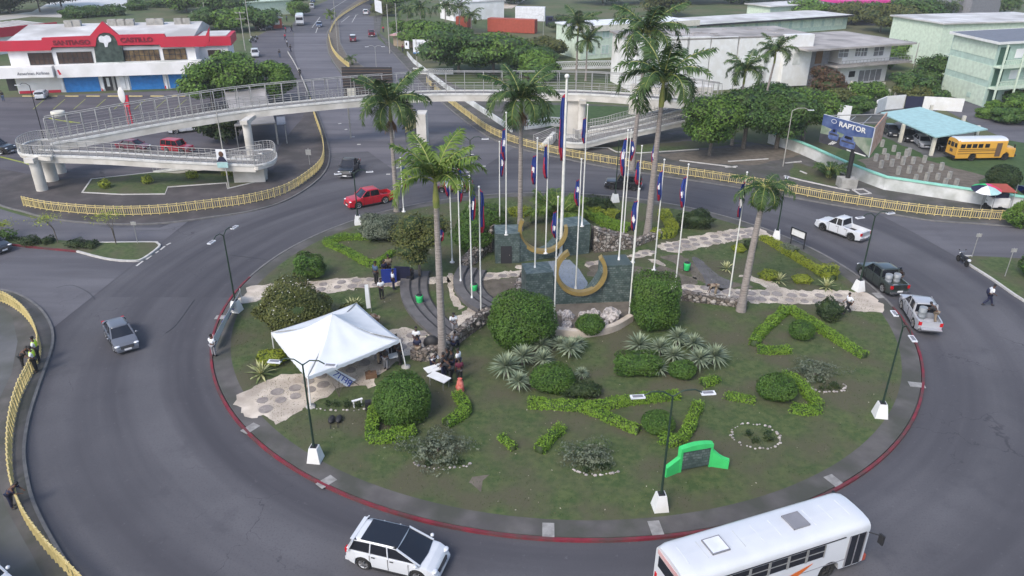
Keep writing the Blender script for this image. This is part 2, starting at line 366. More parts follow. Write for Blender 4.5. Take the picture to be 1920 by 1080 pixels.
M['lamp'] = mat('headlight_glass', (.62, .64, .68), .1, spec=.8)
M['tail'] = mat('tail_light', (.45, .01, .015), .2)
M['plate'] = mat('number_plate', (.7, .7, .7), .5)
M['plast'] = mat('black_plastic', (.02, .02, .022), .6)
M['water'] = mat('river_water', (.46, .45, .43), .4, (.62, .60, .57), .05, xyz=(.3, 1, 1))
# ================================================================ ground, roads, pavements
S = dict(kind='structure')
mb = MB(); mb.sheet([(-1500, -100, 0), (1500, -100, 0), (1500, 2500, 0), (-1500, 2500, 0)], 0); mb.build('ground', M['grass'], **S)
def road(name, px, z, m, sp=0):
    P = G(px)
    if sp: P = spl(P, sp, True)
    mb = MB(); mb.sheet(P, z); return mb.build(name, m, **S)
mb = MB(); mb.prism([(CX+58*math.cos(t/96*2*math.pi), CY+54*math.sin(t/96*2*math.pi)) for t in range(96)], -.05, .01); mb.build('roundabout_road', M['asph'], **S)
road('car_park', [(-300, 330), (-200, 190), (-60, 186), (365, 168), (430, 150), (478, 110), (470, 75), (500, 58), (535, 50), (548, 50), (556, 100), (565, 142), (588, 205), (612, 250), (612, 330), (400, 400), (0, 380)], .014, M['lot'])
road('north_road', [(551, 62), (613, 62), (614, 90), (622, 115), (640, 140), (690, 168), (745, 212), (778, 262), (800, 310), (737, 318), (690, 284), (604, 288), (612, 270), (598, 225), (575, 160), (563, 142), (552, 100)], .018, M['asph3'])
road('north_road', [(636, 36), (702, 30), (708, 72), (732, 92), (827, 190), (905, 248), (964, 277), (880, 330), (800, 310), (778, 262), (745, 212), (672, 120), (652, 110), (638, 82)], .020, M['asph2'])
road('far_road', [(549, 62), (549, 45), (565, 22), (620, -2), (700, -30), (900, -45), (760, -12), (712, 4), (698, 20), (690, 32), (700, 45), (704, 62)], .016, M['asph'])
road('west_road', [(372, 400), (300, 427), (200, 427), (100, 419), (40, 404), (0, 392), (-200, 350), (-260, 500), (-100, 545), (0, 548), (40, 560), (75, 585), (95, 620), (105, 611)], .022, M['asph2'])
road('east_road', [(1640, 398), (1760, 417), (1920, 427), (2200, 440), (2200, 520), (1920, 490), (1820, 486), (1802, 487), (1720, 440)], .022, M['asph2'])
road('river', [(-200, 70), (-60, 46), (60, 31), (125, 33), (215, 26), (250, 16), (300, 5), (330, -30), (60, -40), (90, 6), (60, 22), (-60, 36), (-200, 50)], .01, M['water'])
road('dirt_lot', [(835, 14), (960, 16), (1000, -10), (880, -25), (830, -10)], .012, M['sand'])
road('side_road', [(1740, 205), (1830, 195), (1935, 240), (2100, 290), (2100, 250), (1935, 190), (1880, 175), (1820, 185), (1790, 190)], .012, M['asph2'])
road('side_road', [(1560, 45), (1740, 52), (1760, 40), (1600, 22)], .012, M['asph2'])
def pave(name, px, m, z=.12, kerb=None, kw=.18, sp=0, kn=None, kp='kerb'):
    P = G(px)
    if sp: P = spl(P, sp, True)
    mb = MB(); mb.prism(P, -.05, z); o = mb.build(name, m, **S)
    if kerb:
        K = spl(G(kn), 6) if kn else P
        mb = MB(); mb.ribbon(K, kw, -.04, z+.03, closed=not kn); mb.build(kp, kerb, o)
    return o
NWK = [(-100, 350), (0, 386), (40, 397), (100, 412), (200, 421), (300, 420), (400, 408), (480, 395), (540, 375), (588, 345), (612, 318), (618, 290), (612, 260), (600, 225), (589, 200)]
pave('northwest_pavement', NWK+[(575, 200), (566, 225), (552, 240), (522, 280), (512, 322), (330, 326), (180, 333), (100, 338), (40, 325), (-100, 300)], M['paver'], kerb=M['kerbg'], kn=NWK)
PL = [(155, 363), (172, 338), (290, 325), (400, 316), (500, 316), (501, 338), (480, 343), (427, 356), (425, 345), (315, 353), (310, 366), (230, 367)]
pave('bridge_verge', PL, M['lawn'], .16, M['kerbw'], .22)
SWK = [(-100, 540), (0, 545), (40, 556), (75, 580), (95, 610), (100, 638), (93, 670), (75, 720), (56, 780), (46, 840), (50, 890), (62, 940), (85, 990), (120, 1050), (165, 1110), (230, 1180)]
pave('southwest_pavement', SWK+[(-500, 1180), (-500, 540)], M['walk'], kerb=M['kerbg'], kn=SWK)
mb = MB(); mb.sheet(G([(-120, 570), (0, 572), (22, 590), (33, 640), (22, 700), (0, 745), (-10, 820), (-5, 900), (15, 960), (60, 1040), (100, 1120), (-300, 1120), (-300, 570)], .12), .124); mb.build('plaza_floor', M['walk2'], **S)
NEK = [(730, 92), (770, 135), (827, 191), (900, 248), (962, 276), (1060, 299), (1140, 315), (1240, 331), (1335, 345), (1430, 361), (1560, 385), (1690, 406), (1750, 415), (1840, 421), (1920, 427), (2150, 440)]
pave('northeast_pavement', NEK+[(2150, 412), (1920, 392), (1835, 380), (1658, 354), (1560, 316), (1480, 280), (1300, 250), (1180, 200), (960, 190), (860, 165), (760, 105), (712, 62), (716, 30), (700, 30), (702, 55)], M['walk'], kerb=M['kerbg'], kn=NEK)
for px_, z_, m_ in [([(990, 195), (1195, 200), (1215, 225), (1110, 250), (990, 235)], .124, 'lawn2'), ([(1148, 275), (1330, 262), (1400, 268), (1200, 290), (1150, 288)], .124, 'lawn'),
                    ([(1490, 305), (1570, 325), (1600, 345), (1560, 350), (1480, 330)], .124, 'lawn'), ([(1230, 290), (1420, 272), (1520, 285), (1420, 310), (1280, 305)], .128, 'dirt')]:
    mb = MB(); mb.sheet(ragged(G(px_, .12), .25, 1.), z_); mb.build('verge', M[m_], **S)
def kline(px, m='kerbw', w=.2, z0=.1, z1=.22, name='edging', **k):
    mb = MB(); mb.ribbon(G(px), w, z0, z1); return mb.build(name, M[m], **S)
kline([(1075, 283), (1105, 279), (1140, 279), (1155, 287), (1200, 289), (1310, 282)])
kline([(1274, 303), (1380, 316)]); kline([(1360, 316), (1382, 314)]); kline([(1365, 305), (1440, 300)]); kline([(1470, 332), (1500, 340), (1592, 360)])
kline([(1598, 358), (1612, 367), (1632, 365), (1618, 357), (1598, 358)]); kline([(1472, 308), (1502, 305)]); kline([(1500, 323), (1512, 328)])
pave('west_splitter_island', [(298, 465), (295, 458), (283, 456), (180, 457), (100, 452), (0, 444), (-80, 440), (-80, 452), (0, 458), (60, 465), (145, 473), (200, 487), (245, 491), (268, 487)], M['lawn'], .14)
mb = MB(); mb.ribbon(spl(G([(145, 473), (200, 487), (245, 491), (268, 487), (298, 465), (295, 458), (283, 456), (180, 457)]), 5), .2, 0, .17); mb.build('splitter_kerb', M['kerbw'], **S)
mb = MB(); mb.ribbon(spl(G([(-80, 452), (0, 458), (60, 465), (145, 473)]), 5), .2, 0, .17); mb.build('splitter_kerb', M['kerbr'], **S)
EI = [(1803, 487), (1822, 482), (1920, 487), (2150, 505), (2200, 700), (2050, 640), (1920, 566), (1860, 525)]
pave('east_splitter_island', EI, M['lawn'], .14)
mb = MB(); mb.ribbon(spl(G([(1822, 482), (1803, 487), (1860, 525), (1920, 566), (2050, 640)]), 5), .2, 0, .17); mb.build('splitter_kerb', M['kerbw'], **S)
pave('median', [(614, 60), (612, 77), (616, 100), (627, 120), (641, 138), (680, 160), (748, 210), (775, 262), (790, 296), (806, 290), (802, 262), (775, 205), (700, 140), (668, 116), (652, 107), (638, 82), (634, 37), (660, 15), (700, -8), (690, -12), (640, 22)], M['dirt'], .14, M['kerbg'], .25)
# road markings
mb = MB()
for a, b in [((617, 20), (655, -4)), ((600, 32), (585, 52)), ((597, 48), (592, 62)), ((655, 30), (640, 42)), ((668, 28), (660, 42))]:
    mb.ribbon(G([a, b]), .18, .024, .030)
for i in range(6): mb.ribbon([gp(600+i*22, 47-i*6.2), gp(606+i*22, 45.4-i*6.2)], .15, .024, .03)
for u, v in [(637, 232), (649, 243), (662, 257), (673, 271), (745, 315), (760, 325), (728, 327), (812, 302), (907, 312), (878, 323), (885, 290)]:
    P = gp(u, v); mb.box((P.x, P.y, .032), (.5, .35, .012), rnd.random())
for a, b in [((256, 499), (268, 490)), ((274, 487), (284, 480)), ((301, 469), (309, 462)), ((312, 460), (320, 456)), ((292, 475), (297, 471))]: mb.ribbon(G([a, b]), .18, .024, .032)
mb.build('road_marking', M['kerbw'], **S)
# expansion joints, tar seams
mb = MB()
for L in [[(430, 478), (452, 481), (500, 487)], [(105, 540), (135, 535), (165, 548), (178, 562)], [(240, 433), (300, 432), (340, 424)], [(310, 625), (330, 610), (365, 562)]]:
    mb.ribbon(spl(G(L), 5), .05, .02, .027)
mb.build('tar_seam', M['black'], **S)
# car park bay lines and bumpers
mb = MB()
for u in range(70, 360, 38): mb.ribbon(G([(u+14, 186), (u-8, 205)]), .12, .016, .024)
for a, b in [((92, 222), (135, 230)), ((120, 226), (150, 231)), ((0, 294), (40, 304)), ((42, 304), (64, 312))]: mb.ribbon(G([a, b]), .3, .016, .026)
mb.build('bay_marking', M['yleaf'], **S)
for i, u in enumerate(range(55, 345, 40)):
    P = gp(u, 181); mb = MB(); mb.box((P.x, P.y, .08), (2.4, .25, .14)); mb.build('wheel_stop', M['yel'], label='yellow concrete wheel stop before the red and white shop, number %s from left' % ['one', 'two', 'three', 'four', 'five', 'six', 'seven', 'eight'][i], cat='wheel stop', group='yellow wheel stops before the shop')
# ================================================================ island
def circ(r, a0=0, a1=360, n=160): return [Vector((CX+r*math.cos(R_(a0+(a1-a0)*i/n)), CY+r*math.sin(R_(a0+(a1-a0)*i/n)), 0)) for i in range(n+(0 if a1-a0 == 360 else 1))]
mb = MB(); mb.prism(circ(RR-.15), -.04, .15); isl = mb.build('island_pavement', M['walk'], **S)
mb = MB(); mb.ribbon(circ(RR, 172, 357, 120), .17, -.04, .17); mb.build('island_kerb', M['kerbr'], **S)
mb = MB(); mb.ribbon(circ(RR, -2.95, 171.95, 120), .2, -.04, .165); mb.build('island_kerb', M['kerbg'], **S)
mb = MB(); mb.sheet([p*1 for p in circ(RR-1.35)], .156); mb.build('lawn', M['lawn'], **S)
ZI = .156
for i, (a, b, l) in enumerate([((462, 812), (478, 802), 'pale slab set in the island pavement, nearest the sandy path in front of the tent'), ((605, 912), (620, 903), 'grey slab set in the island pavement, lower left of the garden'), ((1028, 1006), (1028, 990), 'small pale slab in the island pavement, at the lowest point of the garden'), ((1232, 1002), (1226, 986), 'pale slab in the island pavement beside the tail of the white bus'),
        ((1571, 912), (1556, 900), 'white slab in the island pavement above the front of the white bus'), ((1728, 726), (1708, 724), 'pale slab in the right hand side of the island pavement beside the red kerb'), ((1652, 562), (1640, 552), 'pale slab at the end of the right hand sandy path by the silver pickup'), ((408, 598), (425, 598), 'pale slab in the left pavement of the island by the blue and white banner')]):
    P, Q = gp(*a), gp(*b); d = (Q-P).normalized(); c = (P+Q)/2
    mb = MB(); mb.ribbon([c-d*.5, c+d*.5], .62, .14, .168); mb.build('utility_cover', M['slab'], label=l, cat='cover', group='pale slabs in the island pavement')
def path(name, px, amp=.22, z=.006, m='sand', sp=3, stones=(), n=0, w=1.6, r=(.33, .47), sm='stone'):
    P = spl(G(px, ZI), sp, True); P = ragged(P, amp, .3)
    mb = MB(); mb.sheet(P, ZI+z); o = mb.build(name, M[m], **S)
    if stones:
        mb = MB(); cl = dens(G(stones, ZI), .95); 
        for i, c in enumerate(cl):
            d = (cl[min(i+1, len(cl)-1)]-cl[max(i-1, 0)]).normalized(); nn = Vector((-d.y, d.x, 0))
            for s_ in ((-1, 1) if n == 2 else (0,)):
                q = c+nn*(s_*.52+rnd.uniform(-.1, .1))+d*(.4 if s_ > 0 else 0)+d*rnd.uniform(-.12, .12); rr_ = rnd.uniform(*r)
                mb.prism([(q.x+rr_*math.cos(t)*rnd.uniform(.92, 1.05), q.y+rr_*math.sin(t)*rnd.uniform(.92, 1.05)) for t in [k*math.pi/6 for k in range(12)]], ZI+z, ZI+z+.02)
        mb.build('stepping_stone', M[sm], o, kind='stuff')
    return o
path('garden_path', [(472, 537), (520, 532), (590, 526), (650, 521), (740, 519), (790, 520), (840, 520), (840, 530), (760, 536), (675, 541), (615, 549), (560, 552), (480, 565), (447, 567), (458, 550)], stones=[(600, 538), (660, 531), (750, 527)], n=2)
path('garden_path', [(442, 751), (470, 730), (500, 712), (530, 703), (575, 697), (640, 668), (700, 640), (737, 615), (785, 621), (805, 640), (800, 655), (762, 668), (730, 690), (706, 707), (695, 726), (655, 722), (600, 747), (540, 785), (508, 792), (500, 776), (467, 786)], stones=[(487, 762), (520, 745), (548, 737), (600, 715), (650, 690), (700, 665), (745, 645), (790, 632)], n=2)
path('garden_path', [(800, 640), (832, 602), (860, 592), (890, 575), (905, 585), (895, 600), (850, 622), (830, 645)], stones=[(815, 632), (850, 606)], n=1)
path('garden_path', [(838, 515), (852, 514), (850, 540), (858, 558), (870, 575), (862, 580), (845, 565), (840, 545)], amp=.15)
path('garden_path', [(885, 515), (930, 510), (988, 507), (990, 516), (940, 522), (890, 527)], stones=[(895, 520), (985, 513)], n=1, r=(.35, .45))
path('garden_path', [(912, 572), (935, 558), (948, 556), (930, 570), (916, 578)], amp=.1)
path('garden_path', [(966, 499), (985, 497), (988, 503), (970, 504)], amp=.1)
path('garden_path', [(1234, 459), (1287, 447), (1325, 438), (1407, 426), (1442, 437), (1448, 445), (1430, 442), (1407, 446), (1335, 460), (1275, 473), (1248, 471)], stones=[(1250, 465), (1300, 455), (1360, 445), (1405, 437)], n=2, r=(.38, .5))
path('garden_path', [(1182, 478), (1210, 468), (1228, 470), (1232, 476), (1205, 482), (1188, 485)], stones=[(1193, 479), (1225, 472)], n=1, r=(.3, .4))
path('garden_path', [(1095, 494), (1120, 488), (1168, 478), (1175, 483), (1130, 492), (1105, 501)], amp=.15, stones=[(1108, 495), (1125, 491)], n=1, r=(.3, .4))
path('garden_path', [(1215, 485), (1235, 488), (1250, 497), (1240, 498), (1222, 491)], amp=.12)
path('garden_path', [(1252, 533), (1310, 536), (1375, 541), (1420, 543), (1434, 537), (1405, 524), (1385, 519), (1395, 516), (1440, 526), (1477, 543), (1575, 545), (1625, 549), (1645, 562), (1664, 583), (1630, 586), (1600, 582), (1535, 572), (1450, 570), (1400, 566), (1325, 555), (1270, 547)], stones=[(1285, 541), (1310, 543), (1330, 548), (1380, 554), (1450, 557), (1530, 560), (1570, 560)], n=2)
# bare earth areas
for px_ in [[(905, 525), (985, 520), (985, 545), (960, 560), (930, 556), (905, 570), (885, 560)], [(1175, 500), (1240, 500), (1300, 520), (1310, 534), (1250, 532), (1215, 520)], [(1240, 480), (1275, 478), (1350, 520), (1420, 540), (1330, 538), (1290, 510)], [(1100, 488), (1180, 488), (1130, 520), (1105, 515)], [(870, 900), (910, 895), (900, 920)]]:
    mb = MB(); mb.sheet(ragged(G(px_, ZI), .3, .5), ZI+.003); mb.build('bare_earth', M['dirt'], **S)
mb = MB(); mb.sheet(G([(984, 494), (1051, 488), (1068, 487), (1086, 505), (1102, 530), (1096, 560), (1045, 562), (1030, 515), (1000, 506)], ZI), ZI+.012); mb.build('paved_court', M['bluepave'], **S)
# curved amphitheatre steps
def steps(px, widths, zs, lab):
    t = thing('garden_steps', lab, 'steps', gp(*px[len(px)//2], ZI)); P = spl(G(px, ZI), 6); off = 0; k0 = t.location
    def shift(d):
        out = []
        for i, p in enumerate(P):
            q = (P[min(i+1, len(P)-1)]-P[max(i-1, 0)]).normalized(); out.append(p+Vector((-q.y, q.x, 0))*d-Vector((k0.x, k0.y, 0)))
        return out
    for wd, z in zip(widths, zs):
        mb = MB(); mb.ribbon(shift(off+wd/2), wd-.02, -.1, z); st = mb.build('step', M['step'], t)
        mb = MB(); mb.ribbon(shift(off+wd-.06), .1, z, z+.03); mb.build('nosing', M['steptop'], st)
        off += wd
    return t
steps([(757, 510), (751, 535), (752, 558), (762, 582), (780, 605), (805, 628), (822, 642)][::-1], [-.75, -.75, -.75], [.3, .2, .1], 'curved grey concrete steps sweeping down behind the white tent')
steps([(862, 505), (851, 525), (852, 545), (863, 563), (880, 578), (897, 588)][::-1], [-.8, -.8, -.8], [.42, .28, .14], 'curved grey concrete steps beneath the left row of flagpoles')
# ramp path with kerbs on the right
path('garden_ramp', [(1297, 487), (1310, 484), (1345, 515), (1375, 530), (1355, 545), (1325, 540), (1320, 520)], amp=.05, m='step')
# ================================================================ monument
def wallblock(px0, px1, vtop, depth, z0=0.):
    """front bottom left & right pixel, top row; returns outline, height"""
    a, b = gp(px0[0], px0[1]), gp(px1[0], px1[1]); h = hgt(px0, vtop); d = (b-a).normalized(); n = Vector((-d.y, d.x, 0))*depth
    return a, b, n, h
mon = thing('monument', 'back green tiled monument wall, two blocks and a dipped wall, with a black door', 'monument', gp(950, 496))
o0 = mon.location.copy()
def loc(P): return [(p.x-o0.x, p.y-o0.y) for p in P]
a, b, n, hA = wallblock((929, 497), (974, 496), 440, 2.2)
mb = MB(); mb.prism(loc([a, b, b+n, a+n]), 0, hA); mb.build('tiled_block', M['tile'], mon)
mb = MB(); mb.prism(loc([a-n*.02, b-n*.02, b+n*1.02, a+n*1.02]), hA+.003, hA+.08); mb.build('capstone', M['tile'], mon)
c, e, n2, hB = wallblock((1056, 484), (1104, 478), 427, 2.2)
mb = MB(); mb.prism(loc([c, e, e+n2, c+n2]), 0, hB); mb.build('tiled_block', M['tile'], mon)
mb = MB(); mb.prism(loc([c-n2*.02, e-n2*.02, e+n2*1.02, c+n2*1.02]), hB+.003, hB+.08); mb.build('capstone', M['tile'], mon)
def dip(parent, a, b, ha, hb, low, th, o0):
    d = b-a; L = d.length; d.normalize(); n = Vector((-d.y, d.x, 0))*th; mb = MB(); N = 24; V = []
    for i in range(N+1):
        t = i/N; s_ = abs(2*t-1); h = low+(s_**2.2)*((ha if t < .5 else hb)*.93-low); p = a+d*L*t-o0
        V += [(p.x, p.y, 0), (p.x+n.x, p.y+n.y, 0), (p.x+n.x, p.y+n.y, h), (p.x, p.y, h)]
    Fc = []
    for i in range(N):
        q, r = 4*i, 4*i+4; Fc += [(q, r, r+3, q+3), (q+3, r+3, r+2, q+2), (q+2, r+2, r+1, q+1)]
    mb.add(V, Fc); mb.build('dipped_wall', M['tile'], parent)
dip(mon, b+n*.05, c+n2*.05, hA, hB, .95, 1.0, o0)
da, db = a.lerp(b, .22), a.lerp(b, .68); dd = Vector((0, -.06, 0)); hd = hgt((950, 496), 461)
mb = MB(); mb.prism(loc([da+dd, db+dd, db-dd, da-dd]), 0.02, hd); dr = mb.build('door', M['steptop'], mon)
mb = MB(); q = db+dd*1.6-o0; mb.box((q.x-.2, q.y, 1.0), (.05, .05, .12)); mb.build('handle', M['chrome'], dr)
mon2 = thing('monument', 'front green tiled monument wall, two blocks and a dipped wall behind the white rocks', 'monument', gp(1080, 571))
o1 = mon2.location.copy()
def loc1(P): return [(p.x-o1.x, p.y-o1.y) for p in P]
def blk(px0, px1, v, dep, par, lc):
    a, b, n, h = wallblock(px0, px1, v, dep); mb = MB(); mb.prism(lc([a, b, b+n, a+n]), 0, h); mb.build('tiled_block', M['tile'], par)
    mb = MB(); mb.prism(lc([a-n*.02, b-n*.02, b+n*1.02, a+n*1.02]), h+.003, h+.08); mb.build('capstone', M['tile'], par); return a, b, n, h
a2, b2, n2_, hC = blk((986, 582), (1036, 578), 515, 2.0, mon2, loc1)
c2, e2, n3_, hD = blk((1129, 572), (1180, 569), 500, 2.0, mon2, loc1)
dip(mon2, b2+n2_*.05, c2+n3_*.05, hC, hD, .85, 1.0, o1)
def ring(c, r, a0, a1, lab):
    """open ring standing upright, wide flat band"""
    t = thing('ring_sculpture', lab, 'sculpture', (c.x, c.y, c.z-r)); mb = MB(); N = 40; V = []
    for i in range(N+1):
        an = R_(a0+(a1-a0)*i/N)
        for rr_, y in ((r+.16, -.3), (r+.16, .3), (r-.16, .3), (r-.16, -.3)): V.append((rr_*math.cos(an), y, r+rr_*math.sin(an)))
    Fc = []
    for i in range(N):
        for k in range(4): Fc.append((4*i+k, 4*i+(k+1) % 4, 4*i+4+(k+1) % 4, 4*i+4+k))
    Fc += [(3, 2, 1, 0), (4*N, 4*N+1, 4*N+2, 4*N+3)]; mb.add(V, Fc); mb.build('band', M['gold'], t)
    mb = MB(); mb.box((0, 0, -.05), (.7, .5, .3), mi=0); mb.build('foot', M['conc'], t); return t
Yr1 = (b+n*.3).y; p1 = onY(1017, 471, Yr1); ring(Vector((p1.x, Yr1, p1.z+2.1)), 2.1, 152, 372, 'open gold ring on the back green wall, above the flagpole base')
Yr2 = (b2+n2_*.3).y; p2 = onY(1087, 549, Yr2); ring(Vector((p2.x, Yr2, p2.z+1.95)), 1.95, 122, 400, 'open gold ring on the front green wall above the white rocks')
# planter in front with rocks
pl = thing('stone_planter', 'low curved stone planter filled with white rocks before the front green wall', 'planter', gp(1110, 620, ZI)); po = pl.location
K = spl(G([(1042, 626), (1075, 630), (1110, 629), (1150, 620), (1183, 601)], ZI), 5)
mb = MB(); mb.ribbon([p-po for p in K], .45, -.1, .55); mb.build('rim', M['sand'], pl)
mb = MB(); mb.prism([(p.x-po.x, p.y-po.y) for p in K]+[(p.x-po.x, p.y-po.y) for p in G([(1181, 572), (1040, 578)], ZI)], -.1, .35); mb.build('soil', M['dirt'], pl)
def rockmesh(seed, s=1.):
    r = random.Random(seed); bm = bmesh.new(); bmesh.ops.create_icosphere(bm, subdivisions=3, radius=1)
    from mathutils import noise
    for v in bm.verts:
        k = .75+.45*noise.noise(v.co*1.3+Vector((seed, 0, 0)))+.25*noise.noise(v.co*3.5+Vector((0, seed, 0))); v.co = v.co*k*s; v.co.z *= .85
    me = bpy.data.meshes.new('rock'); bm.to_mesh(me); bm.free(); me.materials.append(M['rock']); return me
RK = [rockmesh(i*3+1) for i in range(4)]
for i, (u, v, s_, l) in enumerate([(1064, 600, .62, 'large white pitted rock, leftmost of the planter rocks'), (1063, 616, .5, 'pale grey rock in front of the leftmost white planter rock'), (1094, 598, .5, 'white pitted rock, second from the left behind the small round bush'), (1112, 594, .55, 'jagged white rock behind the right of the small round bush in the planter'), (1142, 600, .85, 'largest pinkish white rock on the right of the planter'), (1133, 612, .4, 'small pale rock at the foot of the largest planter rock'), (1050, 592, .35, 'small white rock at the left end of the planter')]):
    inst('rock', RK[i % 4], None, gp(u, v, .35)+Vector((0, 0, s_*.55)), rnd.random()*6, (s_*1.1, s_, s_*1.1), label=l, cat='rock', group='white rocks in the planter')
# rubble walls
def rubble(px, h0, h1, wd, lab, tilt=0):
    P = spl(G(px, ZI), 4); t = thing('rubble_wall', lab, 'stone wall', P[len(P)//2]); o = t.location; mb = MB(); N = len(P); L, V = [], []
    for i, p in enumerate(P):
        d = (P[min(i+1, N-1)]-P[max(i-1, 0)]).normalized(); nn = Vector((-d.y, d.x, 0))*wd/2; h = h0+(h1-h0)*i/(N-1)
        for q, z in ((p-nn, -.1), (p-nn*.9, h+rnd.uniform(-.08, .08)), (p+nn*.9, h+rnd.uniform(-.08, .08)), (p+nn, -.1)): V.append((q.x-o.x, q.y-o.y, z))
    Fc = [(4*i+k, 4*i+4+k, 4*i+5+k, 4*i+1+k) for i in range(N-1) for k in range(3)]+[(0, 1, 2, 3), (4*N-1, 4*N-2, 4*N-3, 4*N-4)]
    mb.add(V, Fc); mb.build('masonry', M['rubble'], t)
    mb = MB(); r = rnd
    for i in range(N-1):
        for _ in range(max(2, int((P[i+1]-P[i]).length*5))):
            p = P[i].lerp(P[i+1], r.random()); h = h0+(h1-h0)*i/(N-1); s_ = r.uniform(.12, .26); d = (P[i+1]-P[i]).normalized(); sd_ = r.choice((-1, 1, 0)); nn = Vector((-d.y, d.x, 0))*(wd/2*sd_*.92)
            z = h if sd_ == 0 else r.uniform(.05, h); mb.ell((p.x-o.x+nn.x, p.y-o.y+nn.y, z), (s_, s_*r.uniform(.6, 1), s_*.7), 6, 0, 4)
    mb.sm = [False]*len(mb.sm); mb.build('boulders', M['rubble2'], t, kind='stuff')
M['rubble2'] = mat('loose_stone', (.13, .11, .095), .95, (.34, .31, .28), .9, mid=(.4, .6), isl=True)
rubble([(776, 668), (800, 672), (828, 657), (842, 648)], .7, .8, .9, 'low dry stone wall at the foot of the front palm beside the tent')
rubble([(846, 648), (870, 630), (898, 610), (918, 598)], .85, 1.0, .7, 'stone retaining wall running from the front palm to the large round bush')
rubble([(868, 500), (890, 488), (908, 470), (926, 470)], .5, 2.6, 1.0, 'sloping rubble stone wall left of the black door', 1)
rubble([(1110, 468), (1140, 466), (1170, 462), (1185, 462)], 2.3, .6, 1.6, 'sloping rubble stone bank right of the back green block')
rubble([(1186, 462), (1215, 450), (1240, 442)], .6, .6, .8, 'low rubble stone wall at the foot of the tall palm')
rubble([(1262, 556), (1300, 563), (1345, 568), (1400, 575)], .7, .5, .8, 'low broken stone wall running right to the leaning grey palm')
rubble([(960, 560), (975, 545), (985, 532)], .5, 1.2, .8, 'short rubble stone slope against the left block of the front wall')
# ================================================================ vegetation
def leafmesh(name, C, Nn, size, mats, extra=None, fill=None, asp=.55):
    """C centres (n,3), Nn facing normals (n,3): one small pointed leaf each"""
    n = len(C); sz = size*nr.uniform(.6, 1.3, (n, 1))
    Nn = Nn/np.linalg.norm(Nn, axis=1, keepdims=True); t = np.cross(Nn, nr.normal(size=(n, 3))); t /= np.linalg.norm(t, axis=1, keepdims=True)+1e-9
    b = np.cross(Nn, t); V = np.empty((n, 4, 3))
    V[:, 0] = C-t*sz; V[:, 1] = C+b*sz*asp-t*sz*.1; V[:, 2] = C+t*sz+Nn*sz*.15; V[:, 3] = C-b*sz*asp-t*sz*.1
    V = V.reshape(-1, 3); nv = 4*n; fv = []
    if extra is not None: fv = extra
    me = bpy.data.meshes.new(name)
    EV = [v for mb in fv for v in mb.v]; off = nv
    totv = nv+len(EV); co = np.empty((totv, 3)); co[:nv] = V
    if EV: co[nv:] = np.array(EV)
    lv = [np.arange(nv)]; ls = list(range(0, nv, 4)); lt = [4]*n; mi = [0]*n; cur = nv
    for mb in fv:
        for f, m_ in zip(mb.f, mb.m): lv.append(np.array(f)+off); ls.append(cur); lt.append(len(f)); cur += len(f); mi.append(m_)
        off += len(mb.v)
    lv = np.concatenate(lv)
    me.vertices.add(totv); me.vertices.foreach_set('co', co.ravel()); me.loops.add(len(lv)); me.loops.foreach_set('vertex_index', lv.astype(np.int32))
    me.polygons.add(len(ls)); me.polygons.foreach_set('loop_start', np.array(ls, dtype=np.int32)); me.polygons.foreach_set('material_index', np.array(mi, dtype=np.int32))
    for m_ in (mats if isinstance(mats, list) else [mats]): me.materials.append(m_)
    me.update(calc_edges=True); me.validate(); return me
def dirs(n): d = nr.normal(size=(n, 3)); return d/np.linalg.norm(d, axis=1, keepdims=True)
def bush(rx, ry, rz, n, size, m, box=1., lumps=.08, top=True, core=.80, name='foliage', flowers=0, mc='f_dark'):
    """rounded or clipped bush standing on z=0; box>1 gives a squarer shape"""
    n = int(n*2.0); size *= .74; d = dirs(n); d[:, 2] = np.abs(d[:, 2])*1.0 if False else d[:, 2]
    hh = np.hypot(d[:, 0], d[:, 1]); m_ = 2*box; p = d/((hh**m_+np.abs(d[:, 2])**m_)**(1/m_))[:, None]
    ph = nr.uniform(0, 6, 6); bump_ = 1+lumps*(np.sin(d[:, 0]*5+ph[0])+np.sin(d[:, 1]*6+ph[1])+np.sin(d[:, 2]*7+ph[2]))[:, None]
    r = nr.uniform(.86, 1.04, (n, 1))*bump_; C = p*r*np.array([rx, ry, rz]); C[:, 2] += rz*.92; keep = C[:, 2] > .03; C = C[keep]; d = d[keep]
    Nn = d+nr.normal(size=d.shape)*.55+np.array([0, 0, .35])
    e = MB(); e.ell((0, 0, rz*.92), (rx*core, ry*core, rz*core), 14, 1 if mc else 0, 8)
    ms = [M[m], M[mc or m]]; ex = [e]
    if flowers:
        k = nr.choice(len(C), flowers); f = MB()
        for i in k:
            c = C[i]*1.01+np.array([0, 0, .04]); s_ = size*.45; f.add([c+np.array([-s_, 0, 0]), c+np.array([0, -s_, 0]), c+np.array([s_, 0, .02]), c+np.array([0, s_, .02])], [(0, 1, 2, 3)], 2)
        ms.append(M['flower']); ex.append(f)
    return leafmesh(name, C, Nn, size, ms, ex)
def place_bush(px, rx, ry, rz, n, size, m, label, cat='bush', name='bush', group=None, z=None, stem=True, **k):
    P = gp(px[0], px[1], ZI if z is None else z); t = thing(name, label, cat, P, 0, group)
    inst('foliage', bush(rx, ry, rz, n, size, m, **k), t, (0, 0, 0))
    if stem:
        mb = MB(); mb.tube([(0, 0, -.05), (.05, 0, rz*.6)], .07, 5); mb.build('stem', M['trunk'], t)
    return t
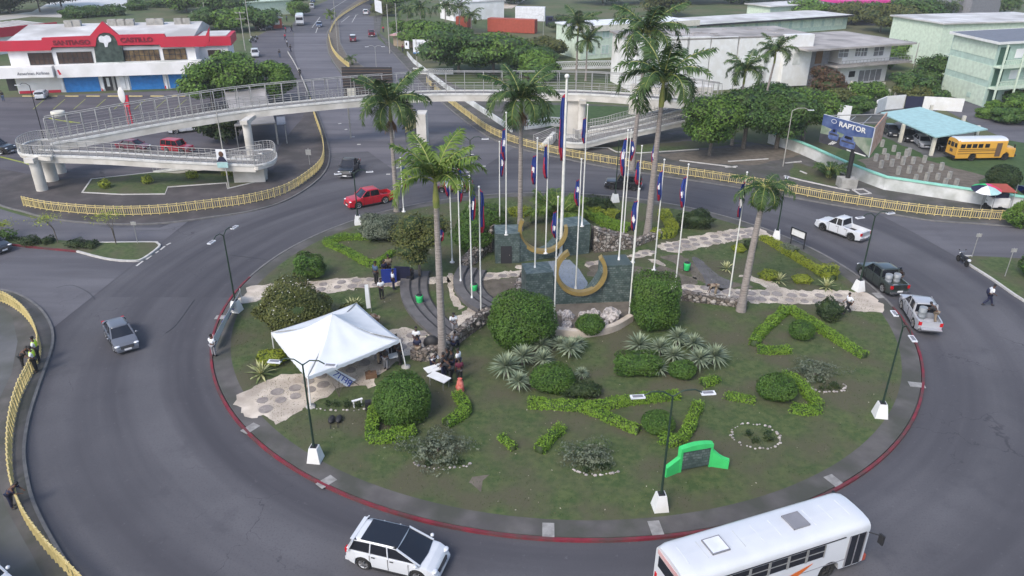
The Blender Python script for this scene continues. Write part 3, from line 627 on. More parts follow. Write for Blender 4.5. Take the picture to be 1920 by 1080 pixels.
# big clipped bushes
place_bush((977, 640), 2.35, 2.2, 1.95, 9000, .11, 'f_bush', 'very large round dark green bush left of the white rock planter', box=1.5, lumps=.05)
place_bush((1225, 606), 1.75, 1.9, 2.15, 8000, .11, 'f_bush', 'tall oblong dark green bush right of the white rock planter', box=1.7, lumps=.06)
place_bush((757, 778), 1.68, 1.7, 1.32, 8000, .09, 'f_bush', 'big round flat topped topiary bush in front of the folding tables', box=2.2, lumps=.028)
place_bush((1233, 806), 1.0, 1.0, .62, 2500, .08, 'f_bush', 'small clipped ball bush beside the long forked hedge', lumps=.02)
place_bush((1501, 633), .95, .9, .72, 1700, .08, 'f_bush', 'small clipped ball bush inside the arrow shaped hedge', lumps=.02)
place_bush((1454, 745), 1.25, 1.15, .85, 3200, .09, 'f_bush', 'dark rounded bush against the right hand zigzag hedge', lumps=.05)
place_bush((1037, 730), 1.5, 1.1, .95, 3600, .09, 'f_bush', 'rounded green bush in front of the left cluster of spiky agaves', lumps=.04)
place_bush((1090, 740), 1.3, .7, .45, 1500, .09, 'f_dark', 'low dark purplish ground bush at the foot of the left agave cluster', lumps=.1, mc='f_dark')
place_bush((1105, 625), 1.05, .9, .82, 2600, .09, 'f_bush', 'small round bush growing in front of the white rocks', lumps=.04)
place_bush((1195, 698), 1.6, 1.1, .8, 3200, .10, 'f_bush', 'wide dark olive bush left of the right agave cluster', lumps=.1)
place_bush((1278, 706), .95, .8, .62, 1700, .09, 'f_bush', 'low green bush under the right agave cluster', lumps=.05)
place_bush((553, 615), 2.6, 2.3, 1.95, 7500, .13, 'f_oliv', 'big loose bush dotted with white flowers behind the white tent', lumps=.1, flowers=160, name='flowering_bush')
place_bush((580, 520), 1.25, 1.1, 1.15, 2600, .12, 'f_bush', 'dark green shrub on the lawn above the white flowered bush', lumps=.12)
place_bush((712, 448), 1.8, 1.5, 1.35, 3600, .13, 'f_silver', 'loose grey green shrub at the back left of the garden', lumps=.12)
place_bush((888, 470), 2.0, 2.0, 1.75, 4800, .12, 'f_bush', 'dark bush behind the sloping rubble wall beside the flagpoles', lumps=.1)
place_bush((905, 425), 2.3, 1.8, 1.2, 3600, .12, 'f_bush', 'low green bush at the back of the garden behind the black door', lumps=.1)
place_bush((1305, 426), 1.7, 1.1, .95, 2200, .13, 'f_dark', 'dark shrub on the back lawn right of the tall palm', lumps=.15)
place_bush((1120, 395), 1.5, 1.0, .8, 1700, .13, 'f_dark', 'dark low shrub at the back centre of the garden', lumps=.15)
place_bush((820, 846), 1.9, 1.3, .48, 1000, .11, 'f_silver', 'silvery shrub sprawling in front of the round topiary bush', lumps=.3, core=.12, mc='f_silver')
place_bush((1106, 862), 1.3, 1.0, .46, 700, .10, 'f_silver', 'silvery shrub on the lawn below the middle of the forked hedge', lumps=.3, core=.12, mc='f_silver')
place_bush((1527, 702), 1.5, .95, .42, 800, .10, 'f_silver', 'silvery shrub beside the stone ringed bed on the right lawn', lumps=.3, core=.12, mc='f_silver')
place_bush((1553, 596), 1.0, .9, .85, 1700, .11, 'f_dark', 'dark leafy rose bush beside the right sandy path', lumps=.15)
place_bush((660, 590), .9, .8, .5, 900, .12, 'f_oliv', 'low olive plant behind the back corner of the tent', lumps=.15)
place_bush((512, 680), 1.0, .8, .5, 1200, .10, 'f_yhedge', 'yellow green low shrub under the left corner of the tent', lumps=.1)
for i, (u, v, l) in enumerate([(1385, 465, 'small yellow green shrub on the right lawn nearest the leaning grey palm'), (1440, 517, 'yellow green shrub behind the middle agave of the right lawn'), (1503, 523, 'low yellow shrub right of the middle agave on the right lawn'), (1550, 512, 'bright yellow shrub at the lower end of the long yellow hedge'), (1405, 460, 'small dark plant beside the top of the right sandy path')]):
    place_bush((u, v+6), [.6, .9, .8, 1.0, .6][i], .6, [.35, .45, .35, .6, .4][i], 900, .09, 'f_yhedge' if i < 4 else 'f_dark', l, lumps=.1, stem=False)
# hedges
def hedge(px, w, h, m, label, n=None, size=.085, name='hedge', z=ZI, group='clipped low hedges on the lawn', cut=None):
    P = dens(spl(G(px, z), 4), .5); o = P[len(P)//2].copy(); t = thing(name, label, 'hedge', o, 0, group)
    L = sum((P[i+1]-P[i]).length for i in range(len(P)-1)); n = n or int(L*(2*h+w)*330); size *= .74; seg = np.array([(P[i+1]-P[i]).length for i in range(len(P)-1)]); seg /= seg.sum()
    idx = nr.choice(len(seg), n, p=seg); f = nr.random(n); A = np.array([list(p) for p in P]); p = A[idx]+(A[idx+1]-A[idx])*f[:, None]; d = A[idx+1]-A[idx]; d /= np.linalg.norm(d, axis=1, keepdims=True); nn = np.stack([-d[:, 1], d[:, 0], d[:, 2]*0], 1)
    s_ = nr.random(n)*(2*h+w); top = (s_ > h) & (s_ < h+w); lat = np.where(s_ <= h, -w/2, np.where(top, s_-h-w/2, w/2)); zz = np.where(s_ <= h, s_, np.where(top, h, 2*h+w-s_))
    und = 1+.10*np.sin(np.cumsum(np.ones(n))*0+p[:, 0]*2.3+p[:, 1]*1.7)+.05*np.sin(p[:, 0]*5.1-p[:, 1]*4.)
    jit = nr.normal(size=(n, 3))*.045; C = p+nn*(lat*und)[:, None]; C[:, 2] = z+zz*und; C += jit
    ee = (idx == 0) & (f < .3); C[ee] -= d[ee]*nr.random((ee.sum(), 1))*.15
    Nn = np.where(top[:, None], np.array([[0, 0, 1.]]), nn*np.sign(lat)[:, None]+np.array([[0, 0, .4]]))+nr.normal(size=(n, 3))*.5
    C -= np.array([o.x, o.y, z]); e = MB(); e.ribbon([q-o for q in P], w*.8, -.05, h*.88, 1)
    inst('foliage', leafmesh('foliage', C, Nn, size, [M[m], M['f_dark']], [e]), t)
    return t
hd = 'bright green clipped hedge '
hedge([(612, 458), (650, 475), (690, 497), (715, 500)], .75, .5, 'f_hedge', hd+'forming the lower arm of the pointed bed at the back left', z=ZI)
hedge([(612, 455), (650, 449), (700, 448)], .7, .5, 'f_hedge', hd+'forming the upper arm of the pointed bed at the back left')
hedge([(706, 498), (725, 485), (738, 476)], .6, .4, 'f_hedge', hd+'stub beside the olive tree at the back left')
hedge([(707, 770), (699, 800), (698, 826), (735, 824), (779, 812)], .68, .52, 'f_hedge', hd+'L shaped around the big round topiary bush')
hedge([(856, 744), (870, 762), (871, 778), (836, 800)], .68, .5, 'f_hedge', hd+'bent like a hook in front of the orange bag')
hedge([(993, 762), (1050, 765), (1110, 767), (1190, 755), (1272, 746)], .62, .5, 'f_hedge', hd+'long straight arm of the forked hedge in the lawn centre')
hedge([(1095, 770), (1130, 783), (1165, 800), (1197, 813)], .6, .5, 'f_hedge', hd+'lower branch of the forked hedge in the lawn centre')
hedge([(938, 822), (950, 832), (964, 845)], .45, .35, 'f_hedge', 'small bright green hedge stub, left of two on the front lawn')
hedge([(1052, 808), (1030, 828), (1010, 850)], .58, .5, 'f_hedge', 'bright green straight hedge stub, right of two on the front lawn')
hedge([(1308, 765), (1297, 790), (1290, 810), (1275, 830), (1258, 833), (1238, 826)], .6, .5, 'f_hedge', hd+'curving around the small ball bush above the green sign')
hedge([(1474, 585), (1445, 610), (1418, 637), (1415, 650)], .7, .5, 'f_hedge', hd+'left leg of the arrow shape on the right lawn')
hedge([(1420, 660), (1450, 662), (1480, 660)], .6, .45, 'f_hedge', hd+'short foot of the arrow shape on the right lawn')
hedge([(1480, 584), (1510, 603), (1565, 638), (1620, 672)], .7, .5, 'f_hedge', hd+'long right leg of the arrow shape on the right lawn')
hedge([(1470, 706), (1497, 722), (1515, 745), (1535, 768)], .6, .5, 'f_hedge', hd+'slanting stroke of the zigzag on the right lawn')
hedge([(1484, 770), (1510, 775), (1537, 772)], .6, .45, 'f_hedge', hd+'short foot of the zigzag on the right lawn')
hedge([(1317, 724), (1330, 720), (1345, 713)], .6, .4, 'f_hedge', 'small bright green hedge stub below the right agave cluster')
hedge([(1360, 746), (1385, 750), (1414, 755)], .5, .35, 'f_hedge', 'short bright green hedge stub left of the dark rounded bush')
hedge([(1098, 402), (1118, 412), (1138, 423), (1180, 433)], 1.1, .6, 'f_hedge', 'green hedge on the back lawn right of the tallest flagpole', size=.11)
hedge([(1103, 398), (1125, 408)], 1.5, .75, 'f_yhedge', 'yellow green rounded hedge clump at the back centre', size=.11, group='yellow hedge clumps at the back')
hedge([(1138, 406), (1158, 411)], 1.2, .75, 'f_yhedge', 'yellow green hedge clump between the back flagpoles', size=.11, group='yellow hedge clumps at the back')
hedge([(1244, 405), (1254, 420), (1260, 440), (1240, 445), (1215, 438)], 1.0, .65, 'f_yhedge', 'yellow green hooked hedge beside the trunk of the tall palm', size=.11)
hedge([(960, 400), (975, 405), (990, 400)], 1.0, .7, 'f_yhedge', 'yellow green clump behind the back gold ring', size=.11, group='yellow hedge clumps at the back')
hedge([(1430, 449), (1450, 460), (1482, 480), (1520, 503), (1562, 527)], .75, .5, 'f_yhedge', 'long yellow green hedge along the right edge of the garden', size=.10)
hedge([(1468, 470), (1490, 480)], .9, .62, 'f_silver', 'pale flowered clump growing in the long right hand hedge', size=.09, group='pale clumps')
# stone ringed beds with tiny plants
def bed(px, rx, ry, lab, a0=0, a1=360):
    P = gp(px[0], px[1], ZI); t = thing('flower_bed', lab, 'flower bed', P)
    mb = MB(); n = int(34*(a1-a0)/360)
    for i in range(n):
        a = R_(a0+(a1-a0)*i/n); s_ = rnd.uniform(.05, .13); mb.ell((rx*math.cos(a)+rnd.uniform(-.08, .08), ry*math.sin(a)+rnd.uniform(-.08, .08), s_*.3), (s_, s_*.8, s_*.6), 6, 0, 4)
    mb.build('stone_edging', M['rock'], t, kind='stuff')
    C = np.concatenate([nr.normal(size=(60, 3))*.12+np.array([rnd.uniform(-.6, .6)*rx, rnd.uniform(-.6, .6)*ry, .12]) for _ in range(8)]); C[:, 2] = np.abs(C[:, 2])
    inst('seedling', leafmesh('seedling', C, nr.normal(size=C.shape)+np.array([0, 0, 1]), .07, M['f_dark']), t, kind='stuff')
bed((1417, 818), 1.45, 1.25, 'round bed ringed with small white stones right of the curved hedge')
bed((1548, 722), 1.3, .9, 'bed half ringed with white stones under the right silvery shrub', 150, 380)
bed((1118, 880), 1.3, .5, 'faint stone edged bed beneath the middle silvery shrub', 180, 360)
bed((830, 868), 1.6, .5, 'faint stone edged bed beneath the silvery shrub by the topiary', 180, 360)
bed((640, 760), 2.0, .6, 'thin arc of yellow stones on the lawn below the tent banner', 180, 360)
# agaves
def agave(n, L, m='f_agave', w=.05, up=.5):
    mb = MB()
    for i in range(n):
        a = 2.399*i; el = R_(78-95*(i/n)**.9*1.0+rnd.uniform(-8, 8)); l = L*rnd.uniform(.85, 1.1)*(.75+.25*i/n)
        d = Vector((math.cos(a)*math.cos(el), math.sin(a)*math.cos(el), math.sin(el))); s_ = Vector((-math.sin(a), math.cos(a), 0))*w
        p0 = Vector((0, 0, up))+d*.04; p1 = p0+d*l*.5; p2 = p0+d*l+Vector((0, 0, -.08*l)); u_ = Vector((0, 0, .015))
        mb.add([p0-s_*.6, p0+s_*.6, p1+s_+u_, p1-s_+u_, p2], [(0, 1, 2, 3), (3, 2, 4)])
    return mb.mesh('leaf_rosette', M[m])
AG = [agave(85, 1.0, w=.05), agave(75, .9, w=.045), agave(80, .8, w=.045)]
AS = MB(); AS.tube([(0, 0, -.05), (0, 0, .5)], [.13, .09], 7); AS = AS.mesh('stem', M['trunk'])
M['f_vari'] = mat('variegated_leaf', (.10, .14, .04), .6, (.45, .45, .22), 1.5, isl=True)
AV = agave(34, 1.05, 'f_vari', .06, .1)
def ag(i, u, v, s_, lab, g, me=None, lift=0):
    t = thing('agave', lab, 'agave', gp(u, v+14, ZI), rnd.random()*6, g)
    s_ *= 1.32 if me is None else 1.1; inst('leaf_rosette', me or AG[i % 3], t, (0, 0, lift), 0, s_)
    if me is None: inst('stem', AS, t, (0, 0, 0), 0, (1, 1, s_+lift/.5))
gl, gr_ = 'pale spiky agaves left of centre', 'pale spiky agaves right of centre'
for i, (u, v, s_, l) in enumerate([(949, 690, 1.1, 'leftmost of the pale spiky agaves below the large round bush'), (980, 670, 1.05, 'pale spiky agave, second from the left below the large round bush'), (973, 716, .95, 'lowest pale spiky agave of the left cluster'), (1014, 646, .9, 'pale spiky agave touching the foot of the large round bush'), (1018, 672, .85, 'dull spiky agave in the middle of the left cluster'), (1068, 655, 1.1, 'rightmost large pale spiky agave of the left cluster'), (1050, 642, .7, 'small spiky agave half hidden behind the left cluster'), (1085, 640, .7, 'small spiky agave behind the rightmost of the left cluster'), (1090, 695, .6, 'withered grey agave right of the rounded green bush')]): ag(i, u, v, s_, l, gl)
for i, (u, v, s_, l) in enumerate([(1197, 648, 1.0, 'leftmost pale spiky agave of the right cluster, above the dark bush'), (1236, 652, .95, 'pale spiky agave, second from the left in the right cluster'), (1269, 634, 1.05, 'highest pale spiky agave of the right cluster'), (1262, 664, .8, 'pale spiky agave in the middle of the right cluster'), (1299, 642, .9, 'pale spiky agave upper right of the right cluster'), (1309, 676, 1.1, 'large pale agave at the front of the right cluster'), (1338, 668, 1.0, 'rightmost pale spiky agave of the right cluster'), (1235, 688, .75, 'withered brownish agave at the front left of the right cluster')]): ag(i, u, v, s_, l, gr_)
for i, (u, v, s_, l) in enumerate([(1362, 492, .9, 'variegated agave on the right lawn nearest the rightmost but one flagpole'), (1460, 514, .95, 'variegated agave in the middle of the right lawn'), (1549, 526, 1., 'variegated agave at the lower end of the long hedge'), (490, 690, 1.15, 'long leaved variegated agave left of the tent'), (663, 566, 1.1, 'dry long leaved agave behind the back of the tent')]): ag(i, u, v, s_, l, 'variegated agaves on the lawns', AV)
# palms
def frond(L, droop, seed, lw=.06, m='f_frond', dens_=50, ll=.80, wide=1.):
    r = random.Random(seed); mb = MB(); P = []; el = 0; n = 12
    p = Vector((0, 0, 0)); a = R_(62)
    for i in range(n+1): P.append(p.copy()); a -= R_(droop/n)*(1+.6*i/n); p = p+Vector((math.cos(a), 0, math.sin(a)))*L/n
    mb.tube(P, [.05*(1-i/(n+1))+.008 for i in range(n+1)], 4, 1, smooth=False)
    for k in range(dens_):
        t = .10+.9*k/dens_; i = min(int(t*n), n-1); q = P[i].lerp(P[i+1], t*n-i); d = (P[i+1]-P[i]).normalized(); le = ll*L/4.*(.45+.9*math.sin(math.pi*min(1, t*.9+.1)))*r.uniform(.85, 1.1)
        for s_ in (-1, 1):
            rise = r.choice((.55, .1, -.25)); nv_ = Vector((0, s_, 0))*wide+d*.75+Vector((-d.z, 0, d.x))*rise; nv_.normalize()
            tip = q+nv_*le+Vector((0, 0, -.38*le)); mid = q+nv_*le*.5+Vector((0, 0, -.03)); wv = d*lw
            mb.add([q-wv*.5, q+wv*.5, mid+wv, mid-wv, tip], [(0, 1, 2, 3), (3, 2, 4)])
    return mb.mesh('frond', [M[m], M['pshaft']])
FR = {}
for nm, m_ in (('d', 'f_frond'), ('l', 'f_frondl')):
    FR[nm] = [frond(4., 40, 1, m=m_), frond(4., 75, 2, m=m_), frond(4., 115, 3, m=m_), frond(4., 150, 4, m=m_)]
FS = [frond(4., 60, 5, .09, dens_=22), frond(4., 110, 6, .09, dens_=22), frond(4., 140, 7, .09, dens_=22)]
def palm(base, vtop, fl, nf, label, z=ZI, r0=.28, shaft=1.8, lean=(0, 0), tone='d', group='palms on the island', small=False, brown=False, droopy=False, name='palm_tree', upright=False):
    P = gp(base[0], base[1], z); h = hgt(base, vtop, z); t = thing(name, label, 'palm', P, rnd.random()*6 if not small else 0, group); t.rotation_euler.z = 0
    pts = [(lean[0]*(k/8)**1.6, lean[1]*(k/8)**1.6, (h-shaft)*k/8) for k in range(9)]
    mb = MB(); mb.tube(pts, [r0*(1.35 if k == 0 else 1.05-.42*k/8) for k in range(9)], 10 if not small else 6); mb.build('trunk', M['ptrunk'], t)
    top = Vector(pts[-1])
    if shaft > .3:
        mb = MB(); mb.tube([top+Vector((0, 0, shaft*k/4-.05)) for k in range(5)], [r0*.72, r0*.8, r0*.66, r0*.5, r0*.3], 8); mb.build('crownshaft', M['pshaft'], t)
    c = top+Vector((0, 0, shaft))
    if brown:
        mb = MB(); 
        for i in range(60):
            a = rnd.random()*6.28; l = rnd.uniform(.5, 1.2); mb.tube([top+Vector((math.cos(a)*.2, math.sin(a)*.2, .1)), top+Vector((math.cos(a)*l*.55, math.sin(a)*l*.55, -l*.5)), top+Vector((math.cos(a)*l*.6, math.sin(a)*l*.6, -l*1.2))], [.03, .03, .01], 3)
        mb.build('flower_stalks', M['pbrown'], t)
    for i in range(nf):
        q = i/nf; lst = FS if small else FR[tone]
        me = lst[min(len(lst)-1, int(q*len(lst)*(.62 if upright else 1)))]; s_ = fl/4*rnd.uniform(.88, 1.08)
        tilt = rnd.uniform(-.15, .2)+(q*(.22 if upright else .45) if not droopy else .5+q*.5)-.1
        inst('frond', me, t, c-Vector((0, 0, .3*q*shaft*.4)), (0, tilt, i*2.399+rnd.uniform(-.2, .2)), s_)
    return t
palm((830, 668), 338, 3.9, 14, 'tall royal palm in front, rising beside the white tent', r0=.29, tone='l', upright=True)
palm((744, 396), 195, 4.9, 17, 'royal palm at the back left of the garden with brown flower stalks', r0=.27, brown=True)
palm((975, 432), 188, 4.7, 17, 'royal palm with brown husk rising behind the back gold ring', r0=.27, brown=True, shaft=1.2)
palm((1214, 441), 150, 5.4, 15, 'tall thick royal palm with yellow shaft right of the flagpoles', r0=.34, shaft=2.4, lean=(.2, 0))
palm((1389, 583), 352, 2.7, 13, 'leaning grey palm with drooping small crown on the right lawn', r0=.31, shaft=.5, lean=(.5, .3), droopy=True)
palm((1185, 318), 62, 5.8, 16, 'very tall dark palm behind the yellow fence, left of the white building', z=.12, r0=.3, lean=(.6, 0), group='palms behind the yellow fence')
palm((1372, 272), 132, 3.9, 15, 'slim palm rising out of the round trees, left of two', z=.12, r0=.22, lean=(.5, 0), group='palms behind the yellow fence')
palm((1426, 232), 95, 3.7, 15, 'slim palm rising out of the round trees, right of two', z=.12, r0=.22, lean=(.7, 0), group='palms behind the yellow fence')
palm((1080, 150), 48, 5.2, 15, 'palm in front of the pale green long building, left of two', z=0, r0=.25, group='palms by the green building')
palm((1098, 152), 78, 4.0, 13, 'shorter palm in front of the pale green long building, right of two', z=0, r0=.2, group='palms by the green building')
palm((1165, 70), 24, 4.4, 13, 'palm behind the tallest palm near the green building', z=0, r0=.2, small=True, group='far palms')
for i, (u, v, vt, fl, l) in enumerate([(884, 62, 30, 4.5, 'dark coconut palm right of the red container end'), (790, 62, 18, 5., 'coconut palm behind the white advertising board'), (836, 60, 14, 5.5, 'dense coconut palm in the row behind the billboard'), (765, 55, 20, 5., 'leftmost coconut palm behind the roadside kiosk'), (862, 60, 16, 5., 'coconut palm right of the row behind the billboard'), (1860, 30, 8, 5, 'coconut palm at the top right edge, left'), (1895, 28, 6, 5, 'coconut palm at the top right corner'), (1740, 118, 100, 2.5, 'small palm before the rear green block'), (1780, 34, 12, 4.5, 'coconut palm behind the rear green block')]):
    palm((u, v), vt, fl, 12, l, z=0, r0=.2, shaft=.4, small=True, group='far palms')
palm((658, 122), 112, 2.0, 11, 'short palm on the median at the end of the yellow railing', z=.14, r0=.16, shaft=.2, small=True, group='median palms')
palm((622, 50), 28, 2.6, 11, 'dry yellowish short palm on the far median', z=.14, r0=.16, shaft=.2, tone='l', group='median palms')
def clumpPalm(px, vt, fl, n, label, z, tone='l'):
    P = gp(px[0], px[1], z); t = thing('areca_palm', label, 'palm', P, 0, None)
    for i in range(n):
        a = i*2.399; me = FR[tone][i % 3]; inst('frond', me, t, (math.cos(a)*.35, math.sin(a)*.35, .1+.35*(i % 3)), (0, rnd.uniform(-.35, .1), a), fl/4*rnd.uniform(.8, 1.1))
    mb = MB()
    for k in range(5): mb.tube([(math.cos(k*1.3)*.25, math.sin(k*1.3)*.25, -.1), (math.cos(k*1.3)*.3, math.sin(k*1.3)*.3, 1.3)], .06, 5)
    mb.build('stems', M['pshaft'], t)
clumpPalm((1046, 420), 330, 4.2, 20, 'bushy areca palm behind the back green wall, below the tallest pole', ZI)
clumpPalm((1554, 333), 290, 2.6, 16, 'feathery palm bush beside the black post of the blue billboard', .12, 'd')
# trees
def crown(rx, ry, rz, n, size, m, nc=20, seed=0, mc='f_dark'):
    r = np.random.default_rng(seed); C, Nn = [], []; ex = []
    cl = []
    for i in range(nc):
        d = r.normal(size=3); d /= np.linalg.norm(d); q = d*r.uniform(.35, .78)*np.array([rx, ry, rz]); q[2] *= .95; cl.append((q, r.uniform(.34, .52)))
    for q, s_ in cl:
        k = n//nc; d = r.normal(size=(k, 3)); d /= np.linalg.norm(d, axis=1, keepdims=True); rad = np.array([rx, ry, rz*.85])*s_
        c = q+d*rad*r.uniform(.72, 1.08, (k, 1)); C.append(c); Nn.append(d+r.normal(size=d.shape)*.5+np.array([0, 0, .5]))
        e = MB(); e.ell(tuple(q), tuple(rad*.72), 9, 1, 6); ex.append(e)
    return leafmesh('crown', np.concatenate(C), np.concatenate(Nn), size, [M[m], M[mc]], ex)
def tree(px, vt, w, label, m='f_tree', z=0., n=5200, size=.26, nc=16, trunk=.3, group='trees', name='tree', clear=.28, me=None, cat='tree', lean=0, hm=.55):
    P = gp(px[0], px[1], z); h = max(hgt(px, vt, z), w*hm); rz = h*(1-clear)/2; t = thing(name, label, cat, P, 0, group)
    cz = h-rz; inst('crown', crown(w/2, w/2, rz, n, size, m, nc, rnd.randrange(9999)), t, (lean, 0, cz))
    mb = MB(); mb.tube([(0, 0, -.1), (.05, 0, cz*.5), (lean*.6, 0, cz)], [trunk, trunk*.75, trunk*.5], 7)
    for k in range(5):
        a = k*1.26+.4; mb.tube([(0, 0, cz*.45), (math.cos(a)*w*.15+lean*.5, math.sin(a)*w*.15, cz*.85), (math.cos(a)*w*.28+lean, math.sin(a)*w*.28, cz*1.05)], [trunk*.45, trunk*.3, trunk*.12], 5)
    mb.build('trunk', M['trunk'], t); return t
tree((787, 520), 385, 5.2, 'olive green tree on the island behind the royal palm trunk', 'f_oliv', ZI, 9000, .11, 18, .14, 'island trees', clear=.25)
ge = 'round trees behind the yellow fence'
tree((1330, 292), 176, 9.4, 'large round green tree, leftmost behind the yellow fence', 'f_tree', .12, 14000, .19, 24, .3, ge, clear=.16)
tree((1393, 278), 158, 9.2, 'dense green tree between the two slim palms', 'f_tree2', .12, 13000, .19, 22, .35, ge, clear=.24)
tree((1455, 278), 162, 9.4, 'dense green tree behind the grey lamp post', 'f_tree2', .12, 13000, .19, 22, .35, ge, clear=.24)
tree((1505, 262), 157, 9.0, 'rightmost green tree of the row beside the blue billboard', 'f_tree', .12, 13000, .19, 22, .35, ge, clear=.22)
tree((1440, 225), 150, 9.0, 'green tree hidden at the back of the row behind the fence', 'f_tree2', .12, 5000, .26, 16, .3, ge, clear=.08)
tree((400, 205), 105, 9.5, 'broad spreading tree by the car park, left half', 'f_tree', .0, 8500, .26, 18, .3, 'car park trees', clear=.1)
tree((455, 195), 85, 11., 'broad spreading tree by the car park, tallest middle part', 'f_tree', .0, 9500, .26, 20, .35, 'car park trees', clear=.1)
tree((515, 190), 112, 8.5, 'broad spreading tree by the car park, right part over the pavement', 'f_tree', .0, 7500, .26, 16, .3, 'car park trees', clear=.1)
tree((425, 268), 205, 7.0, 'dark shady tree under the footbridge beside the shelter', 'f_dark', .0, 4000, .24, 14, .25, 'car park trees', clear=.1)
gb = 'trees behind the footbridge'
for u, v, vt, w_, m_, l in [(860, 138, 50, 17, 'f_tree2', 'large leafy dark tree behind the footbridge, left of the middle palms'), (925, 138, 60, 17, 'f_tree', 'large leafy tree behind the footbridge, tallest of the clump'), (985, 140, 75, 14, 'f_tree2', 'leafy tree right of the clump behind the footbridge'), (800, 92, 32, 15, 'f_tree', 'pale green tree behind the advertising board'), (1010, 150, 95, 10, 'f_tree', 'smaller tree at the right end of the clump behind the footbridge'), (850, 92, 40, 13, 'f_tree2', 'tree between the coconut palms and the leafy clump')]:
    tree((u, v), vt, w_, l, m_, 0, 9000, .32, 22, .35, gb, clear=.08, hm=.3)
gf = 'trees in the distance'
far = [(20, 25, -8, 32, 'f_dark'), (75, 22, -12, 30, 'f_dark'), (115, 12, -14, 26, 'f_dark'), (480, 55, 22, 14, 'f_tree2'), (445, 58, 30, 14, 'f_tree'), (415, 30, 4, 22, 'f_tree2'), (350, 22, 4, 20, 'f_tree'), (322, 14, 2, 8, 'f_tree2'), (540, 14, -8, 18, 'f_tree2'), (740, 20, -10, 20, 'f_tree'), (705, 6, -14, 18, 'f_tree2'), (960, 6, -16, 22, 'f_tree2'),
       (1130, 8, -14, 26, 'f_tree2'), (1210, 6, -16, 26, 'f_dark'), (1290, 6, -14, 28, 'f_tree2'), (1370, 6, -14, 28, 'f_tree2'), (1450, 4, -14, 24, 'f_dark'), (1540, 4, -12, 20, 'f_tree2'), (1705, 48, -6, 18, 'f_tree2'), (1745, 45, 4, 16, 'f_dark'), (1720, 82, 46, 13, 'f_tree2'), (1590, 45, 22, 15, 'f_oliv'), (1630, 42, 27, 13, 'f_tree2'), (1860, 24, -6, 20, 'f_tree2'),
       (1735, 165, 92, 9, 'f_tree2'), (1760, 155, 110, 8, 'f_tree'), (1710, 185, 130, 9, 'f_tree2'), (1545, 178, 122, 8, 'f_red'), (1575, 200, 165, 6, 'f_oliv'), (1625, 195, 150, 7, 'f_tree'), (1605, 215, 180, 5, 'f_tree2'), (1715, 190, 155, 7, 'f_oliv'), (1918, 225, 178, 7, 'f_tree'), (1870, 210, 190, 4, 'f_tree'), (1890, 232, 200, 5, 'f_tree2'), (1900, 200, 165, 5, 'f_tree2'), (1510, 40, 8, 14, 'f_tree'), (1060, 60, 40, 10, 'f_dark')]
FL = ['dark tree at the far left of the top edge by the river', 'dark tree by the river, second from the top left corner', 'dark tree by the river above the red roofed shed', 'green tree behind the leaning utility pole', 'green tree left of the leaning utility pole', 'tree in front of the mint roofed house at the top', 'tree behind the right end of the red and white shop', 'tree left of the thin poles behind the shop', 'tree at the top edge right of the mint roofed house',
 'tree on the verge right of the white notice board', 'tree at the top edge above the notice board', 'tree behind the white box lorry trailer', 'tree at the top edge above the pair of palms', 'dark tree at the top edge behind the tallest palm', 'tree behind the left end of the long green building', 'tree behind the middle of the long green building', 'dark tree behind the right end of the long green building', 'tree left of the bright pink awning', 'large tree right of the bright pink awning', 'dark tree in front of the grey gable building', 'tree beyond the end of the white house roof', 'olive tree between pink awning and long building', 'tree just below the pink awning', 'tree right of the grey gable building',
 'tree against the left end of the three storey green block', 'tall tree against the corner of the green block', 'tree between the white house and the green block', 'reddish brown tree in front of the white house', 'low olive tree below the lower windows of the white house', 'green tree in front of the right end of the white house', 'small tree above the teal carport', 'pale tree in the garden right of the white house', 'tree at the right edge in front of the green block', 'small shrub tree at the foot of the green block', 'dark shrub tree beside the side road', 'tree in front of the balconies of the green block', 'tree behind the roof of the long white building', 'dark small tree left of the pair of palms']
for i, (u, v, vt, w_, m_) in enumerate(far):
    big = v < 60; tree((u, v), vt, w_, FL[i], m_, 0, 5200 if not big else 4200, .45 if w_ > 12 else .22, 16, .3, gf, clear=.04, hm=.5 if big else .5)
XT = [(1030, 110, 9, 'shrubby tree at the left of the lattice wall'), (1140, 85, 9, 'tree before the pale green building behind the palms'), (1500, 205, 6, 'dark tree at the corner of the long white building'), (1690, 110, 10, 'tree on the slope behind the white house'), (1668, 130, 8, 'tree beside the white house balcony'), (1650, 60, 14, 'tree behind the white house roof'), (1700, 70, 14, 'tree left of the rear green block'), (905, 25, 14, 'tree at the edge of the dirt lot'), (560, 30, 9, 'tree by the road beyond the orange shop'), (500, 20, 16, 'tree behind the orange shop'), (390, 55, 10, 'low tree right behind the red and white shop'), (760, 75, 9, 'tree behind the kiosk dish'), (720, 30, 9, 'small tree beside the white notice board'), (1240, 30, 18, 'tree behind the flat roof of the pale green building'), (1530, 215, 5, 'shrub like tree below the long white building corner'), (1740, 190, 6, 'tree in the gap left of the green end wall')]
for u, v, w_, l in XT: tree((u, v), v-10, w_, l, rnd.choice(['f_tree', 'f_tree2', 'f_oliv']), 0, 4800, .26 if w_ < 12 else .4, 16, .25, gf, clear=.03, hm=.62)
